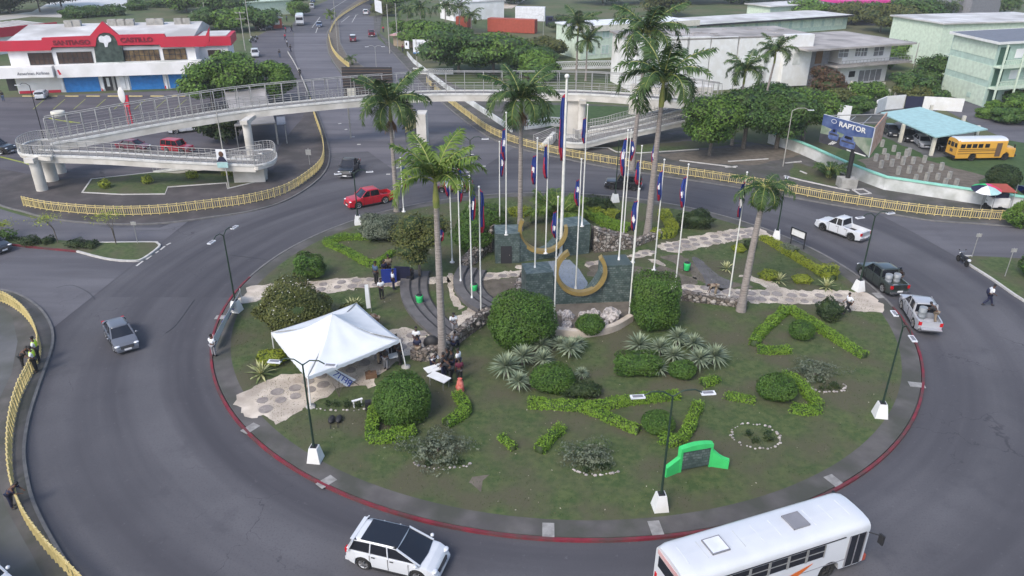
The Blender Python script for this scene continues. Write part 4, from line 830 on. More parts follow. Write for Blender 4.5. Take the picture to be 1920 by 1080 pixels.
# low scrub along the river and behind the car park; round bush by the school bus
place_bush((1876, 352), 1.9, 1.8, 1.45, 3600, .13, 'f_dark', 'dark round bush on the grass behind the food cart', lumps=.02, z=0)
place_bush((1862, 222), 2.6, 1.5, 1.0, 2600, .2, 'f_tree', 'clipped hedge bush beside the side road before the green block', lumps=.1, z=0)
for i, (u, v, w_) in enumerate([(140, 34, 5), (175, 31, 6), (215, 29, 4), (255, 19, 4), (285, 14, 6)]):
    place_bush((u, v), w_, 2.5, 1.8, 1400, .4, 'f_tree2', 'low scrub bush on the river bank behind the red roofed shop, '+['leftmost', 'second', 'third', 'fourth', 'rightmost'][i], lumps=.15, z=0, group='river bank scrub')
# thin feathery trees on the west splitter
def thin(px, vt, w_, label, spread=1.):
    P = gp(px[0], px[1], .14); h = hgt(px, vt, .14); t = thing('thin_tree', label, 'tree', P, 0, 'thin trees on the left traffic island'); mb = MB(); tips = []
    for k in range(3):
        a = rnd.uniform(0, 6); mb.tube([(0, 0, -.05), (math.cos(a)*.1, math.sin(a)*.1, h*.5), (math.cos(a)*w_*.3, math.sin(a)*w_*.2, h*.85)], [.05, .035, .015], 5); tips.append((math.cos(a)*w_*.3, math.sin(a)*w_*.2, h*.88))
    mb.build('trunk', M['trunk'], t); C = []
    for q in tips: C.append(nr.normal(size=(130, 3))*np.array([w_*.24, w_*.24, .16])+np.array(q))
    C = np.concatenate(C); inst('crown', leafmesh('crown', C, nr.normal(size=C.shape)*.4+np.array([0, 0, 1]), .09, M['f_yhedge']), t)
thin((109, 455), 402, 2.4, 'thin feathery tree on the left traffic island, middle of three')
thin((218, 458), 398, 3.0, 'thin forked feathery tree nearest the tip of the left traffic island')
thin((4, 445), 420, 2.0, 'thin small tree at the far left end of the traffic island')
for i, (u, v, r_) in enumerate([(10, 449, 1.2), (58, 458, 1.0), (145, 462, .8), (172, 462, .6), (90, 455, .6)]):
    place_bush((u, v), r_, .7, r_*.45, 700, .1, 'f_dark' if i else 'f_bush', ['green shrub at the far left of the traffic island', 'twiggy dark shrub, second from the left on the traffic island', 'dark tuft left of the forked thin tree', 'small dark tuft beside the forked thin tree', 'small shrub beside the middle thin tree'][i], lumps=.2, z=.14, stem=False, core=.5)
for i, (u, v) in enumerate([(198, 352), (277, 344), (360, 334), (428, 329)]):
    place_bush((u, v), .65, .6, .5, 420, .11, 'f_yhedge', 'yellow leaved small plant in the white edged verge, '+['leftmost', 'second from left', 'third from left', 'rightmost'][i], lumps=.15, z=.16, core=.5, group='yellow plants in the verge')
place_bush((1925, 425), 2.6, 1.2, 1.5, 2400, .16, 'f_tree', 'leafy tree crown reaching in at the right edge of the traffic island', z=.14, stem=True)
place_bush((1935, 520), 1.2, 1.2, 1.3, 1200, .13, 'f_tree2', 'dark shrub at the right edge of the traffic island', z=.14)
# grass blades on the lawn, near ones largest
n_ = 110000; rr_ = (RR-1.6)*np.sqrt(nr.random(n_)); aa = nr.random(n_)*2*math.pi; C = np.stack([CX+rr_*np.cos(aa), CY+rr_*np.sin(aa), np.full(n_, ZI)], 1)
s_ = nr.uniform(.02, .075, (n_, 1)); d = nr.normal(size=(n_, 3)); d[:, 2] = 0; d /= np.linalg.norm(d, axis=1, keepdims=True)
V = np.stack([C-d*s_*.35, C+d*s_*.35, C+np.stack([nr.normal(size=n_)*.02, nr.normal(size=n_)*.02, s_[:, 0]], 1)], 1).reshape(-1, 3)
me = bpy.data.meshes.new('grass'); me.vertices.add(3*n_); me.vertices.foreach_set('co', V.ravel()); me.loops.add(3*n_); me.loops.foreach_set('vertex_index', np.arange(3*n_, dtype=np.int32)); me.polygons.add(n_); me.polygons.foreach_set('loop_start', np.arange(0, 3*n_, 3, dtype=np.int32))
me.update(calc_edges=True); M['blade'] = mat('grass_blade', (.038, .064, .018), .9, (.11, .125, .050), 1.3, isl=True); me.materials.append(M['blade']); inst('grass', me, kind='stuff', label='short sparse grass growing over the island lawn', cat='grass')

# fallen leaves and litter specks on the lawn
n_ = 900; rr_ = (RR-1.8)*np.sqrt(nr.random(n_)); aa = nr.random(n_)*2*math.pi; C = np.stack([CX+rr_*np.cos(aa), CY+rr_*np.sin(aa), np.full(n_, ZI+.03)], 1)
M['litter'] = mat('dry_leaf', (.12, .09, .05), .9, (.42, .38, .30), .8, isl=True); inst('fallen_leaves', leafmesh('fallen_leaves', C, nr.normal(size=C.shape)*.3+np.array([0, 0, 1]), .05, M['litter']), kind='stuff', label='dry fallen leaves and specks scattered over the lawn', cat='leaves')
# ================================================================ fences, bridge, posts
def fence(px, label, z=.12, step=2.3, h=1.05, closed=False, m='yel', bal=.2, group='yellow railings round the junction'):
    P = dens(spl(G(px, z), 6), step); o = P[len(P)//2].copy(); t = thing('railing_fence', label, 'fence', o, 0, group); t['_n'] = len(P)
    del t['_n']; mp = MB(); mp.box((0, 0, h/2+.04), (.09, .09, h+.1)); mp = mp.mesh('post', M[m])
    for i, p in enumerate(P):
        inst('post', mp, t, p-o)
        if i < len(P)-1:
            q = P[i+1]; mb = MB(); a, b = p-o, q-o; d = (b-a); n = max(2, int(d.length/bal))
            for zz in (.14, h-.2): mb.bar(a+Vector((0, 0, zz)), b+Vector((0, 0, zz)), .07, .07)
            mb.bar(a+Vector((0, 0, h)), b+Vector((0, 0, h)), .07, .05)
            for k in range(1, n):
                if rnd.random() < .025: continue
                c = a+d*k/n+Vector((rnd.uniform(-.02, .02), rnd.uniform(-.02, .02), 0)); mb.bar(c+Vector((0, 0, .16)), c+Vector((0, 0, h-.14)), .055, .045)
            mb.build('baluster_panel', M[m], t)
    return t
fence([(45, 386), (100, 396), (200, 404), (300, 402), (400, 391), (470, 381), (535, 363), (580, 335), (603, 312), (608, 288), (603, 258), (592, 226), (583, 195)], 'yellow railing curving round the pavement below the footbridge ramp')
fence([(800, 155), (835, 187), (880, 222), (920, 250), (975, 272), (1060, 293), (1140, 307), (1240, 323), (1335, 337), (1430, 352), (1560, 377), (1700, 398), (1800, 408), (1920, 415), (2100, 424)], 'long yellow railing along the far pavement behind the flagpoles')
fence([(-60, 560), (0, 566), (30, 580), (55, 603), (72, 635), (76, 665), (62, 700), (40, 745), (26, 800), (22, 860), (28, 920), (48, 975), (85, 1030), (130, 1078), (180, 1130)], 'yellow railing down the left edge of the photo beside the plaza')
fence([(540, 100), (551, 118), (566, 148), (578, 178)], 'short pale rail along the left edge of the north road', h=.45, step=4, bal=.8, m='kerbw')
fence([(617, 72), (622, 92), (632, 108), (645, 120), (655, 128)], 'yellow wall like railing on the near median of the north road', z=.14, h=1.1)
fence([(619, 62), (632, 38), (660, 18), (690, 2), (730, -12)], 'thin yellow railing on the far median at the top', z=.02, h=.8, step=5, bal=.5)
# --- bridge
br = thing('footbridge', 'long white concrete footbridge with ramps crossing the north road', 'footbridge', gp(472, 300))
bo = br.location.copy(); UP = Vector((0, 0, 1))
def P3(L): return [gp(u, v, z) for u, v, z in L]
def rail_run(P, h, par, name='railing', tall=0, hook=0, lvl=4, off=0., post=3.0):
    Q = dens(P, post); mb = MB()
    for k in range(lvl): 
        zz = h*(k+1)/lvl; r_ = .045 if k == lvl-1 else .017
        mb.tube([q+UP*zz for q in P], r_, 5)
    for q in Q: mb.bar(q, q+UP*h, .055)
    o = mb.build(name, M['rail'], par)
    if tall:
        mb = MB(); top = []
        for i, q in enumerate(Q):
            d = (Q[min(i+1, len(Q)-1)]-Q[max(i-1, 0)]).normalized(); nn = Vector((-d.y, d.x, 0))*hook
            tp = q+UP*tall+nn*1.; top.append(tp)
            if i % 2 == 0: mb.tube([q, q+UP*tall*.72, q+UP*tall*.92+nn*.35, tp], .05, 5)
        mb.tube(top, .06, 5); mb.build('arched_frame', M['rail'], o)
        mb = MB()
        for f in (.5, .95): mb.tube([q+UP*(h+(tall-h)*f*.9) for q in P], .012, 3)
        mb.build('wire_mesh', M['rail'], o)
    return o
def deckrun(front, w, par, th=.9, side=1, sect='deck', rails=(1, 1), tall=0, drop=None):
    """front: 3d polyline of the near edge; deck spreads w metres to its left (side=1)"""
    P = [p-bo for p in spl(front, 8)]; N = len(P); B = []
    for i in range(N):
        d = P[min(i+1, N-1)]-P[max(i-1, 0)]; d.z = 0; d.normalize(); B.append(P[i]+Vector((-d.y, d.x, 0))*w*side)
    mb = MB(); V = []
    for i in range(N):
        a, b = P[i], B[i]; dz = th if drop is None else drop[0]+(drop[1]-drop[0])*i/(N-1)
        V += [a, b, b-UP*dz*.97, b.lerp(a, .06)-UP*dz, a.lerp(b, .06)-UP*dz, a-UP*dz*.97] if drop is None else [a, b, b-UP*dz, b-UP*dz, a-UP*dz, a-UP*dz]
    Fc = [(6*i+k, 6*i+(k+1) % 6, 6*i+6+(k+1) % 6, 6*i+6+k) for i in range(N-1) for k in range(1, 6)]+[(0, 5, 4, 3, 2, 1), tuple(6*N-6+k for k in range(6))]
    mb.add(V, Fc); g = mb.build('girder', M['bridge'], par)
    mb = MB(); mb.add([v for i in range(N) for v in (P[i]+UP*.012, B[i]+UP*.012)], [(2*i, 2*i+2, 2*i+3, 2*i+1) for i in range(N-1)]); mb.build(sect, M['deck'], par)
    for L in (P, B):
        mb = MB()
        V = []; 
        for i in range(N):
            c = P[i].lerp(B[i], .02 if L is P else .98); q = (P[i]-B[i]).normalized()*.12; V += [c-q-UP*.1, c+q-UP*.1, c+q+UP*.16, c-q+UP*.16]
        mb.add(V, [(4*i+k, 4*i+(k+1) % 4, 4*i+4+(k+1) % 4, 4*i+4+k) for i in range(N-1) for k in range(4)]+[(3, 2, 1, 0), (4*N-4, 4*N-3, 4*N-2, 4*N-1)]); mb.build('kerb', M['bridgew'], par)
    if rails[0]: rail_run([p+UP*.16 for p in P], 1.05, par, tall=tall if tall else 0, hook=.35*side)
    if rails[1]: rail_run([p+UP*.16 for p in B], 1.05, par, tall=tall*.95 if tall else 0, hook=-.35*side)
    return P, B
deckrun(P3([(94, 271, 4.25), (189, 254, 4.7), (299, 234, 5.2), (385, 220, 5.6), (475, 207, 5.9), (592, 195, 6.2), (692, 186, 6.3), (805, 178, 6.35), (942, 177, 6.3), (1080, 177, 6.2), (1185, 183, 6.1), (1297, 193, 6.0), (1350, 200, 5.6)]), 2.5, br, 1.0, tall=2.9)
deckrun(P3([(41, 289, 4.2), (63, 292, 4.2), (183, 296, 3.8), (299, 303, 3.3), (400, 308, 2.9), (478, 311, 2.6)]), 2.1, br, .8)
deckrun(P3([(288, 323, .15), (380, 312, 1.2), (478, 297, 2.6)]), 2.0, br, .5)
# turning platforms of the left ramp
def platform(px, z, th, rails, par=br):
    P = [p-bo for p in spl(P3([(u, v, z) for u, v in px]), 5, True)]; A = sum(P[i].x*P[(i+1) % len(P)].y-P[(i+1) % len(P)].x*P[i].y for i in range(len(P)))
    mb = MB(); mb.prism(P, z-bo.z-th, z-bo.z-.001, bot=True); mb.build('landing', M['bridge'], par)
    mb = MB(); mb.sheet(P, z+.014-bo.z); mb.build('deck', M['deck'], par)
    a, b = rails; K = spl([p-bo for p in P3([(u, v, z) for u, v in px[a:b]])], 5); rail_run([q+UP*.14 for q in K], 1.05, par)
    mb = MB(); mb.ribbon(K, .22, z-.12-bo.z, z+.15-bo.z); mb.build('kerb', M['bridgew'], par)
platform([(98, 270), (96, 262), (75, 263), (52, 268), (36, 278), (38, 288), (63, 292), (98, 293)], 4.2, .45, (1, 8))
platform([(476, 311), (498, 308), (514, 301), (518, 290), (508, 281), (476, 284)], 2.6, .45, (0, 6))
def pier(b, ztop, r, capz=0, m='bridge', name='pier', sq=None, lean=None):
    p = gp(*b)-bo; mb = MB()
    if sq: mb.box((p.x, p.y, ztop/2-bo.z), (sq[0], sq[1], ztop), sq[2] if len(sq) > 2 else 0)
    else:
        mb.tube([p-UP*.1, p+UP*ztop], r, 16)
        if capz: mb.box((p.x, p.y+.8, ztop+.05), (r*1.7, 3.6, .5))
    return mb.build(name, M[m], br)
pier((80, 358), 3.8, .62, 1); pier((99, 340), 3.4, .72); pier((114, 324), 3.3, .68)
pier((472, 298), 5.0, .55, 1); pier((1089, 258), 5.3, .55, 1); pier((1072, 252), 5.3, .6, sq=(1.6, 1.8))
pier((794, 284), 5.4, .8, sq=(1.3, 2.6)); pier((676, 330 if 0 else 240), 5.4, .5, sq=(.01, .01)) if 0 else None
mb = MB(); q = [p-bo for p in G([(440, 345), (498, 343), (502, 322), (440, 325)])]; mb.prism(q, 0, 2.2); mb.build('abutment', M['bridge'], br)
# east ramps
deckrun(P3([(1048, 262, 1.4), (1066, 268, 1.4), (1090, 269, 1.4), (1112, 266, 1.45), (1147, 257, 1.8), (1220, 242, 2.5), (1262, 232, 2.9), (1300, 224, 3.2)]), 2.4, br, .7)
deckrun(P3([(1102, 246, 1.5), (1150, 238, 2.3), (1207, 225, 3.1), (1258, 212, 3.8), (1290, 203, 4.4)]), 2.2, br, .6)
mb = MB(); q = [p-bo for p in G([(1060, 284), (1100, 283), (1112, 276), (1105, 262), (1050, 266)])]; mb.prism(q, 0, 1.0); mb.build('abutment', M['bridge'], br)
for i in range(7):
    p = gp(1036-i*3.2, 270+i*1.2, 0)-bo; mb = MB(); mb.box((p.x, p.y+.6, (1.3-i*.18)/2+.06), (.5, 2.2, 1.3-i*.18), -.25); mb.build('stair_tread', M['bridgew'], br)
for a, b in [((1045, 263, 1.4), (1005, 277, .2)), ((1042, 250, 1.4), (1000, 266, .2))]:
    A, B = P3([a, b]); rail_run([A-bo, B-bo], 1.0, br)
mb = MB(); q = [p-bo for p in G([(1178, 215), (1240, 224), (1330, 222), (1330, 205), (1240, 205)])]; mb.prism(q, 0, 5.0); mb.build('abutment', M['bridge'], br)
# --- lamp posts
def lampbase(): 
    mb = MB(); V = []
    for z, r, k in ((0, .45, 6), (.95, .27, 6)):
        for i in range(4): a = math.pi/4+i*math.pi/2; V.append((r*1.25*math.cos(a), r*1.25*math.sin(a), z))
    mb.add(V, [(0, 1, 5, 4), (1, 2, 6, 5), (2, 3, 7, 6), (3, 0, 4, 7), (4, 5, 6, 7)]); return mb.mesh('base', M['white'])
LB = lampbase(); mb = MB(); mb.box((0, 0, .98), (.34, .34, .06)); LP = mb.mesh('flange', M['plast'])
def lamp(b, vt, rz, label, z=ZI, arms=2, al=1.25, base=True, m='dgreen', group='tall lamp posts around the garden', h=None, drop=.35):
    P = gp(b[0], b[1], z); h = h or hgt(b, vt, z); t = thing('street_lamp', label, 'street lamp', P, rz, group)
    if base: q = inst('base', LB, t); inst('flange', LP, q)
    mb = MB(); mb.tube([(0, 0, .9 if base else 0), (0, 0, h*.5), (0, 0, h)], [.07, .062, .05], 8); mb.build('pole', M[m], t)
    for k in range(arms):
        s_ = 1 if k else -1; mb = MB(); mb.tube([(0, 0, h-.05), (s_*al*.35, 0, h+.28), (s_*al*.75, 0, h+.30), (s_*al, 0, h+.12)], .038, 6); a = mb.build('arm', M[m], t)
        mb = MB(); mb.box((s_*(al+.32), 0, h+.05), (.72, .30, .07), mi=0); mb.box((s_*(al+.32), 0, h+.088), (.52, .20, .012), mi=1); mb.build('lamp_head', [M['bwhite'], M['greys']], a)
    return t
lamp((444, 583), 441, 1.35, 'lamp post with white base at the left end of the upper garden path')
lamp((592, 862), 683, -.12, 'lamp post with white base in front of the tent, heads over the tent roof')
lamp((672, 420), 325, .25, 'lamp post with white base at the back left edge behind the red pickup')
lamp((1237, 952), 742, .10, 'lamp post with white base beside the green sign near the bus', al=1.45)
lamp((1649, 779), 612, 1.45, 'lamp post with white base on the far right edge of the garden')
lamp((1609, 544), 405, .35, 'lamp post with white base behind the dark pickup with barrels')
lamp((1455, 448), 342, 1.2, 'lamp post with white base at the top of the right sandy path')
lamp((884, 398), 262, .1, 'dark lamp post with two arms behind the left row of flagpoles', base=True)
lamp((1153, 378), 262, .3, 'thin dark lamp post at the back edge in front of the black car', arms=0)
lamp((84, 266), 160, .1, 'black lamp post on the left rising through the footbridge landing', z=0, arms=1, base=False, m='black', group='other lamp posts', al=1.2)
lamp((1468, 312), 207, math.pi, 'grey concrete lamp post with a single arm before the round trees', z=.12, arms=1, base=False, m='conc', group='other lamp posts', al=2.0)
lamp((706, 130), 88, .1, 'short pale lamp post with two heads by the north road', z=.02, arms=2, base=False, m='rail', group='other lamp posts', al=1.4)
lamp((634, 95), -10, .1, 'tall thin pole on the median of the north road', z=.14, arms=1, base=False, m='conc', group='other lamp posts', al=1.0)
lamp((1018, 88), 30, .1, 'thin pale pole behind the blue lorry cab', z=0, arms=1, base=False, m='conc', group='other lamp posts', al=1.5)
def upole(b, vt, label, arms=2, z=0., w=2.4, r=.14, rz=.1):
    P = gp(b[0], b[1], z); h = hgt(b, vt, z); t = thing('utility_pole', label, 'utility pole', P, rz, 'utility poles'); mb = MB(); mb.tube([(0, 0, -.1), (0, 0, h)], [r, r*.7], 7); mb.build('pole', M['conc'], t)
    for k in range(arms): mb = MB(); mb.box((0, 0, h-.25-k*1.4), (w, .12, .12)); [mb.tube([(x*w/2, 0, h-.2-k*1.4), (x*w/2, 0, h+.1-k*1.4)], .05, 5) for x in (-.9, 0, .9)]; mb.build('crossarm', M['conc'], t)
upole((460, 95), 22, 'leaning utility pole with two crossarms left of the car park trees')
upole((470, 70), -20, 'tall utility pole behind the crossarm pole at the car park', 1)
upole((731, 100), 8, 'utility pole beside the roadside kiosk', 0); upole((746, 90), 6, 'thin utility pole behind the roadside kiosk', 0)
upole((783, 140), 72, 'pale pole in front of the advertising billboard', 0, r=.1)
upole((1735, 105), 68, 'utility pole with crossarm behind the white house', 1, w=3); upole((1712, 130), 80, 'plain pole between the white house and the green block', 0)
upole((388, 48), 4, 'thin pole behind the red roofed shop, right', 0); upole((362, 40), 20, 'thin pole behind the red roofed shop, left', 0)
# --- flagpoles and flags
def flagpole(tp, b, z, label, r=.065, fl=None, big=False):
    P = gp(b[0], b[1], z); h = hgt(b, tp[1], z); t = thing('flagpole', label, 'flagpole', P, 0, 'white flagpoles in the garden')
    tx, ty = tp[0]-b[0], 0; T = gp(b[0], b[1], z)
    # keep truly vertical unless the photo shows a lean
    mb = MB(); mb.tube([(0, 0, 0), (0, 0, h*.5), (0, 0, h)], [r, r*.85, r*.6], 8); mb.build('pole', M['pole'], t)
    mb = MB(); mb.lathe([(r*3.4, 0), (r*3.4, .06), (r*1.6, .12), (r*1.3, .4), (r, .45)], n=10); mb.build('base_collar', M['white'], t)
    mb = MB(); mb.ell((0, 0, h+r*1.1), (r*1.3, r*1.3, r*1.3), 8); mb.build('finial', M['white'], t)
    return P, h
def flag(P, z0, L, seed, side, label, w=.26, twist=0.):
    """limp flag hanging beside its pole: blue cloth, red edge bands, white badge"""
    r = random.Random(seed); nx, nz = 9, 16; V, Fc, m = [], [], []; ph = r.uniform(0, 6)
    ro = max(.03, side)
    for j in range(nz+1):
        t = j/nz; ww = w*(.35+.9*math.sin(math.pi*(.12+.66*t)))*(1 if t < .92 else .8); z = -L*t
        for i in range(nx+1):
            s_ = i/nx; x = .07+s_*ww+.03*math.sin(9*t+ph); y = .11*math.sin(s_*11+ph+t*2.)*(.4+t)+.04*math.sin(7*t)
            V.append((x*side, y, z-(.22*s_*(1-s_)*1.5 if j == nz else 0)+.25*s_*(0 if j else -1)))
    for j in range(nz):
        for i in range(nx):
            t = (j+.5)/nz; s_ = (i+.5)/nx; q = 0
            if t > .80+twist*.4 and s_ > .2+ph*.08: q = 1
            elif t > .38 and s_ > .92-.45*(t-.38): q = 1
            elif t < .05: q = 1
            if ph > 1.5 and ((t-.50-twist)/.11)**2+((s_-.35-.04*ph)/.30)**2 < 1: q = 2
            Fc.append((j*(nx+1)+i, j*(nx+1)+i+1, (j+1)*(nx+1)+i+1, (j+1)*(nx+1)+i)); m.append(q)
    mb = MB(); mb.v = V; mb.f = Fc; mb.m = m; mb.sm = [True]*len(Fc); me = mb.mesh('flag', [M['flagb'], M['flagr'], M['wht']])
    o = inst('flag', me, None, (P.x, P.y, z0), (0, 0, r.uniform(-.5, .5)), label=label, cat='flag', group='limp blue red and white flags'); md = o.modifiers.new('thickness', 'SOLIDIFY'); md.thickness = .012
    return o
M['flagb'] = mat('flag_blue', (.012, .028, .15), .8, (.02, .045, .22), 2); M['flagr'] = mat('flag_red', (.27, .012, .035), .8, (.36, .02, .05), 2)
FP = [  # top, base, z, flag rows, side, label words
 ((753, 297), (757, 397), ZI, (303, 357), 1, 'leftmost at the back edge behind the red pickup'),
 ((842, 312), (848, 492), ZI, (322, 368), -1, 'on the left, first one right of the front palm'),
 ((857, 303), (864, 531), .35, (315, 378), 1, 'on the curved steps, second one right of the front palm'),
 ((884, 332), (885, 563), .35, (350, 412), 1, 'standing on the curved steps, third right of the palm'),
 ((903, 352), (902, 593), ZI, (354, 434), 1, 'nearest on the left, at the end of the stone retaining wall'),
 ((936, 267), (937, 432), ZI, (285, 330), 1, 'just behind the block with the black door'),
 ((949, 213), (949, 440), 2.95, (240, 300), -1, 'standing on top of the block with the black door'),
 ((1011, 261), (1003, 507), 3.0, (290, 345), -1, 'standing on top of the front left green block'),
 ((1030, 261), (1023, 475), .95, (270, 333), -1, 'rising from the back wall inside the back gold ring'),
 ((1064, 147), (1051, 483), .15, (175, 300), -1, 'tallest and thickest of all, in the centre'),
 ((1049, 371), (1039, 600), ZI, (395, 445), -1, 'at the right edge of the large round bush'),
 ((1091, 300), (1079, 545), .85, (335, 385), -1, 'rising through the front gold ring'),
 ((1104, 198), (1091, 424), 3.0, (220, 268), -1, 'standing on top of the back right green block'),
 ((1177, 246), (1160, 490), 3.4, (258, 330), -1, 'standing on top of the front right green block'),
 ((1182, 245), (1168, 454), ZI, (262, 300), 1, 'behind the front right green block, close to its neighbour'),
 ((1204, 275), (1186, 492), ZI, (300, 345), -1, 'behind the one by the tall oblong bush'),
 ((1200, 356), (1179, 597), ZI, (375, 432), -1, 'at the right end of the planter by the oblong bush'),
 ((1238, 246), (1217, 441), ZI, (265, 315), -1, 'right beside the trunk of the tall thick palm'),
 ((1244, 301), (1226, 507), ZI, (318, 375), -1, 'behind the tall oblong bush'),
 ((1288, 310), (1265, 546), ZI, (330, 388), -1, 'on the right by the low broken stone wall'),
 ((1400, 325), (1366, 562), ZI, (340, 405), -1, 'rightmost of all, beside the leaning grey palm'),
 ((820, 425), (829, 655), ZI, (428, 452), 1, 'hidden behind the trunk of the front palm')]
for i, (tp, b, z, fr, sd_, lw_) in enumerate(FP):
    P, h = flagpole(tp, b, z, 'white flagpole '+lw_, r=.065 if i != 9 else .16)
    z0 = hgt(b, fr[0], z)+z; z1 = hgt(b, fr[1], z)+z
    flag(Vector((P.x, P.y, 0)), z0, z0-z1, i*7+3, sd_, 'flag on the pole '+lw_, w=.29 if i != 9 else .36, twist=rnd.uniform(-.1, .15))
# --- tent
tn = thing('marquee_tent', 'large white peaked canopy tent on poles at the left of the garden', 'tent', gp(640, 660, ZI)); to = tn.location.copy()
hs = 2.2; C4 = [gp(509, 623, ZI+hs), gp(577, 706, ZI+hs), gp(750, 636, ZI+hs), gp(668, 568, ZI+hs)]
cc = sum(C4, Vector())/4; ap = onY(624, 590, cc.y); ap = Vector((cc.x, cc.y, ap.z)) if ap.z < 6 else cc+UP*1.6; ap = cc+UP*1.75
mb = MB(); N = 14; V = []
for k in range(4):
    a, b = C4[k]-to, C4[(k+1) % 4]-to; base = len(V)
    for j in range(N+1):
        for i in range(N+1):
            s_ = i/N; t_ = j/N; e = a.lerp(b, s_)-Vector((0, 0, .10*math.sin(math.pi*s_)*(1-t_))); q = e.lerp(ap-to, t_)
            q = q-UP*(.38*math.sin(math.pi*t_))+UP*(.05*math.sin(s_*17+k)*(1-t_)*math.sin(math.pi*t_)); V.append(q)
    mb.add(V[base:], [(j*(N+1)+i, j*(N+1)+i+1, (j+1)*(N+1)+i+1, (j+1)*(N+1)+i) for j in range(N) for i in range(N)], 0, True)
    vl = []
    for i in range(25): s_ = i/24; e = a.lerp(b, s_)-Vector((0, 0, .10*math.sin(math.pi*s_))); vl += [e, e-UP*(.22+.05*(i % 2))]
    mb.add(vl, [(2*i, 2*i+2, 2*i+3, 2*i+1) for i in range(24)], 0)
cv = mb.build('canopy', M['canvas'], tn); md = cv.modifiers.new('thickness', 'SOLIDIFY'); md.thickness = .01
FT = [(515, 664), (581, 764), (766, 689), (690, 612)]
for c, f in zip(C4, FT):
    a = gp(f[0], f[1], ZI)-to; b = c-to; mb = MB(); mb.tube([Vector((b.x, b.y, a.z)).lerp(a, .6), b], .045, 6); mb.build('leg', M['white'], tn)
    q = Vector((b.x, b.y, a.z)).lerp(a, .6); mb = MB(); mb.lathe([(.32, 0), (.32, .07), (.07, .1)], (q.x, q.y, q.z), 12); mb.build('foot_plate', M['conc'], tn)
mb = MB(); mb.tube([ap-to-UP*1.5, ap-to], .04, 6)
for c in C4: mb.tube([c-to, ap-to-UP*.9], .03, 5)
mb.build('frame', M['rail'], tn)
def text(name, s, m, size, M4, parent=None, ext=.01, bold=0., sx=1., **k):
    cu = bpy.data.curves.new(name, 'FONT'); cu.body = s; cu.size = size; cu.extrude = ext; cu.align_x = 'CENTER'; cu.align_y = 'CENTER'; cu.offset = bold
    o = bpy.data.objects.new(name, cu); COL.objects.link(o); dg = bpy.context.evaluated_depsgraph_get(); me = bpy.data.meshes.new_from_object(o.evaluated_get(dg)); bpy.data.objects.remove(o)
    me.materials.clear(); me.materials.append(m); me.transform(M4 @ Matrix.Diagonal((sx, 1, 1, 1))); o = bpy.data.objects.new(name, me); COL.objects.link(o)
    if parent: o.parent = parent
    return tag(o, **k)
def basis(o, x, n):
    """matrix with origin o, text running along x, facing n"""
    x = Vector(x).normalized(); n = Vector(n).normalized(); y = n.cross(x).normalized(); n = x.cross(y); m = Matrix((x, y, n)).transposed().to_4x4(); m.translation = o; return m
def panel(a, b, h, th=.05):
    """upright board between ground-plane points a and b (3d, bottom edge)"""
    d = (b-a).normalized(); n = Vector((-d.y, d.x, 0))*th; return [a, b, b+n, a+n], h
# blue lettered banners
bn = thing('feather_banner', 'blue lettered white banner slanted against the tent front', 'banner', gp(650, 715, ZI)); b0 = bn.location
A_, B_, C_, D_ = [gp(612, 700, 1.5), gp(650, 725, .25), gp(668, 712, .3), gp(626, 690, 1.7)]
mb = MB(); mb.add([p-b0 for p in (A_, B_, C_, D_)], [(0, 1, 2, 3)]); cl = mb.build('cloth', M['canvas'], bn); cl.modifiers.new('t', 'SOLIDIFY').thickness = .01
nn_ = (B_-A_).cross(D_-A_); nn_ = nn_ if nn_.z > 0 else -nn_; text('lettering', 'BELIZE', M['blue'], .62, basis((A_+B_+C_+D_)/4-b0+nn_.normalized()*.02, (A_-B_), nn_), cl)
mb = MB(); mb.tube([gp(622, 690, 1.9)-b0, gp(673, 722, ZI)-b0], .02, 5); mb.build('pole', M['black'], bn)
bn = thing('feather_banner', 'long white banner with blue letters stretched along the left pavement of the island', 'banner', gp(430, 610, ZI)); b0 = bn.location
A_, B_, C_, D_ = gp(450, 545, 1.3), gp(448, 551, .45), gp(403, 652, .35), gp(400, 632, 1.3)
mb = MB(); mb.add([p-b0 for p in (A_, B_, C_, D_)], [(0, 1, 2, 3)]); cl = mb.build('cloth', M['canvas'], bn); cl.modifiers.new('t', 'SOLIDIFY').thickness = .01
n_ = (C_-A_).cross(UP); n_ = n_ if n_.x < 0 else -n_
n_ = Vector((abs(n_.x), -abs(n_.y), .3)) if 0 else n_; x_ = (A_-C_); x_.z = 0; fn = x_.cross(UP); text('lettering', 'BELIZE', M['blue'], .75, basis((A_+B_+C_+D_)/4-b0+fn.normalized()*.03-Vector((0, 0, .0)), x_, fn), cl, sx=1.5)
for p in (A_, D_): mb = MB(); q = p-b0; mb.tube([(q.x, q.y, 0), (q.x, q.y, q.z+.2)], .025, 5); mb.build('pole', M['white'], bn)
# white curved feather flag behind the tent
ff = thing('feather_banner', 'tall narrow white banner standing behind the tent peak', 'banner', gp(692, 585, ZI)); mb = MB()
V = []
for k in range(9): t = k/8; V += [(-.16-.03*math.sin(3*t), 0, .3+2.1*t), (.16-.05*t, 0, .3+2.1*t+.06)]
mb.add(V, [(2*k, 2*k+1, 2*k+3, 2*k+2) for k in range(8)]); cl = mb.build('cloth', M['canvas'], ff); cl.modifiers.new('t', 'SOLIDIFY').thickness = .02
mb = MB(); mb.tube([(.18, .02, 0), (.18, .02, 2.5)], .025, 5); mb.build('pole', M['rail'], ff)
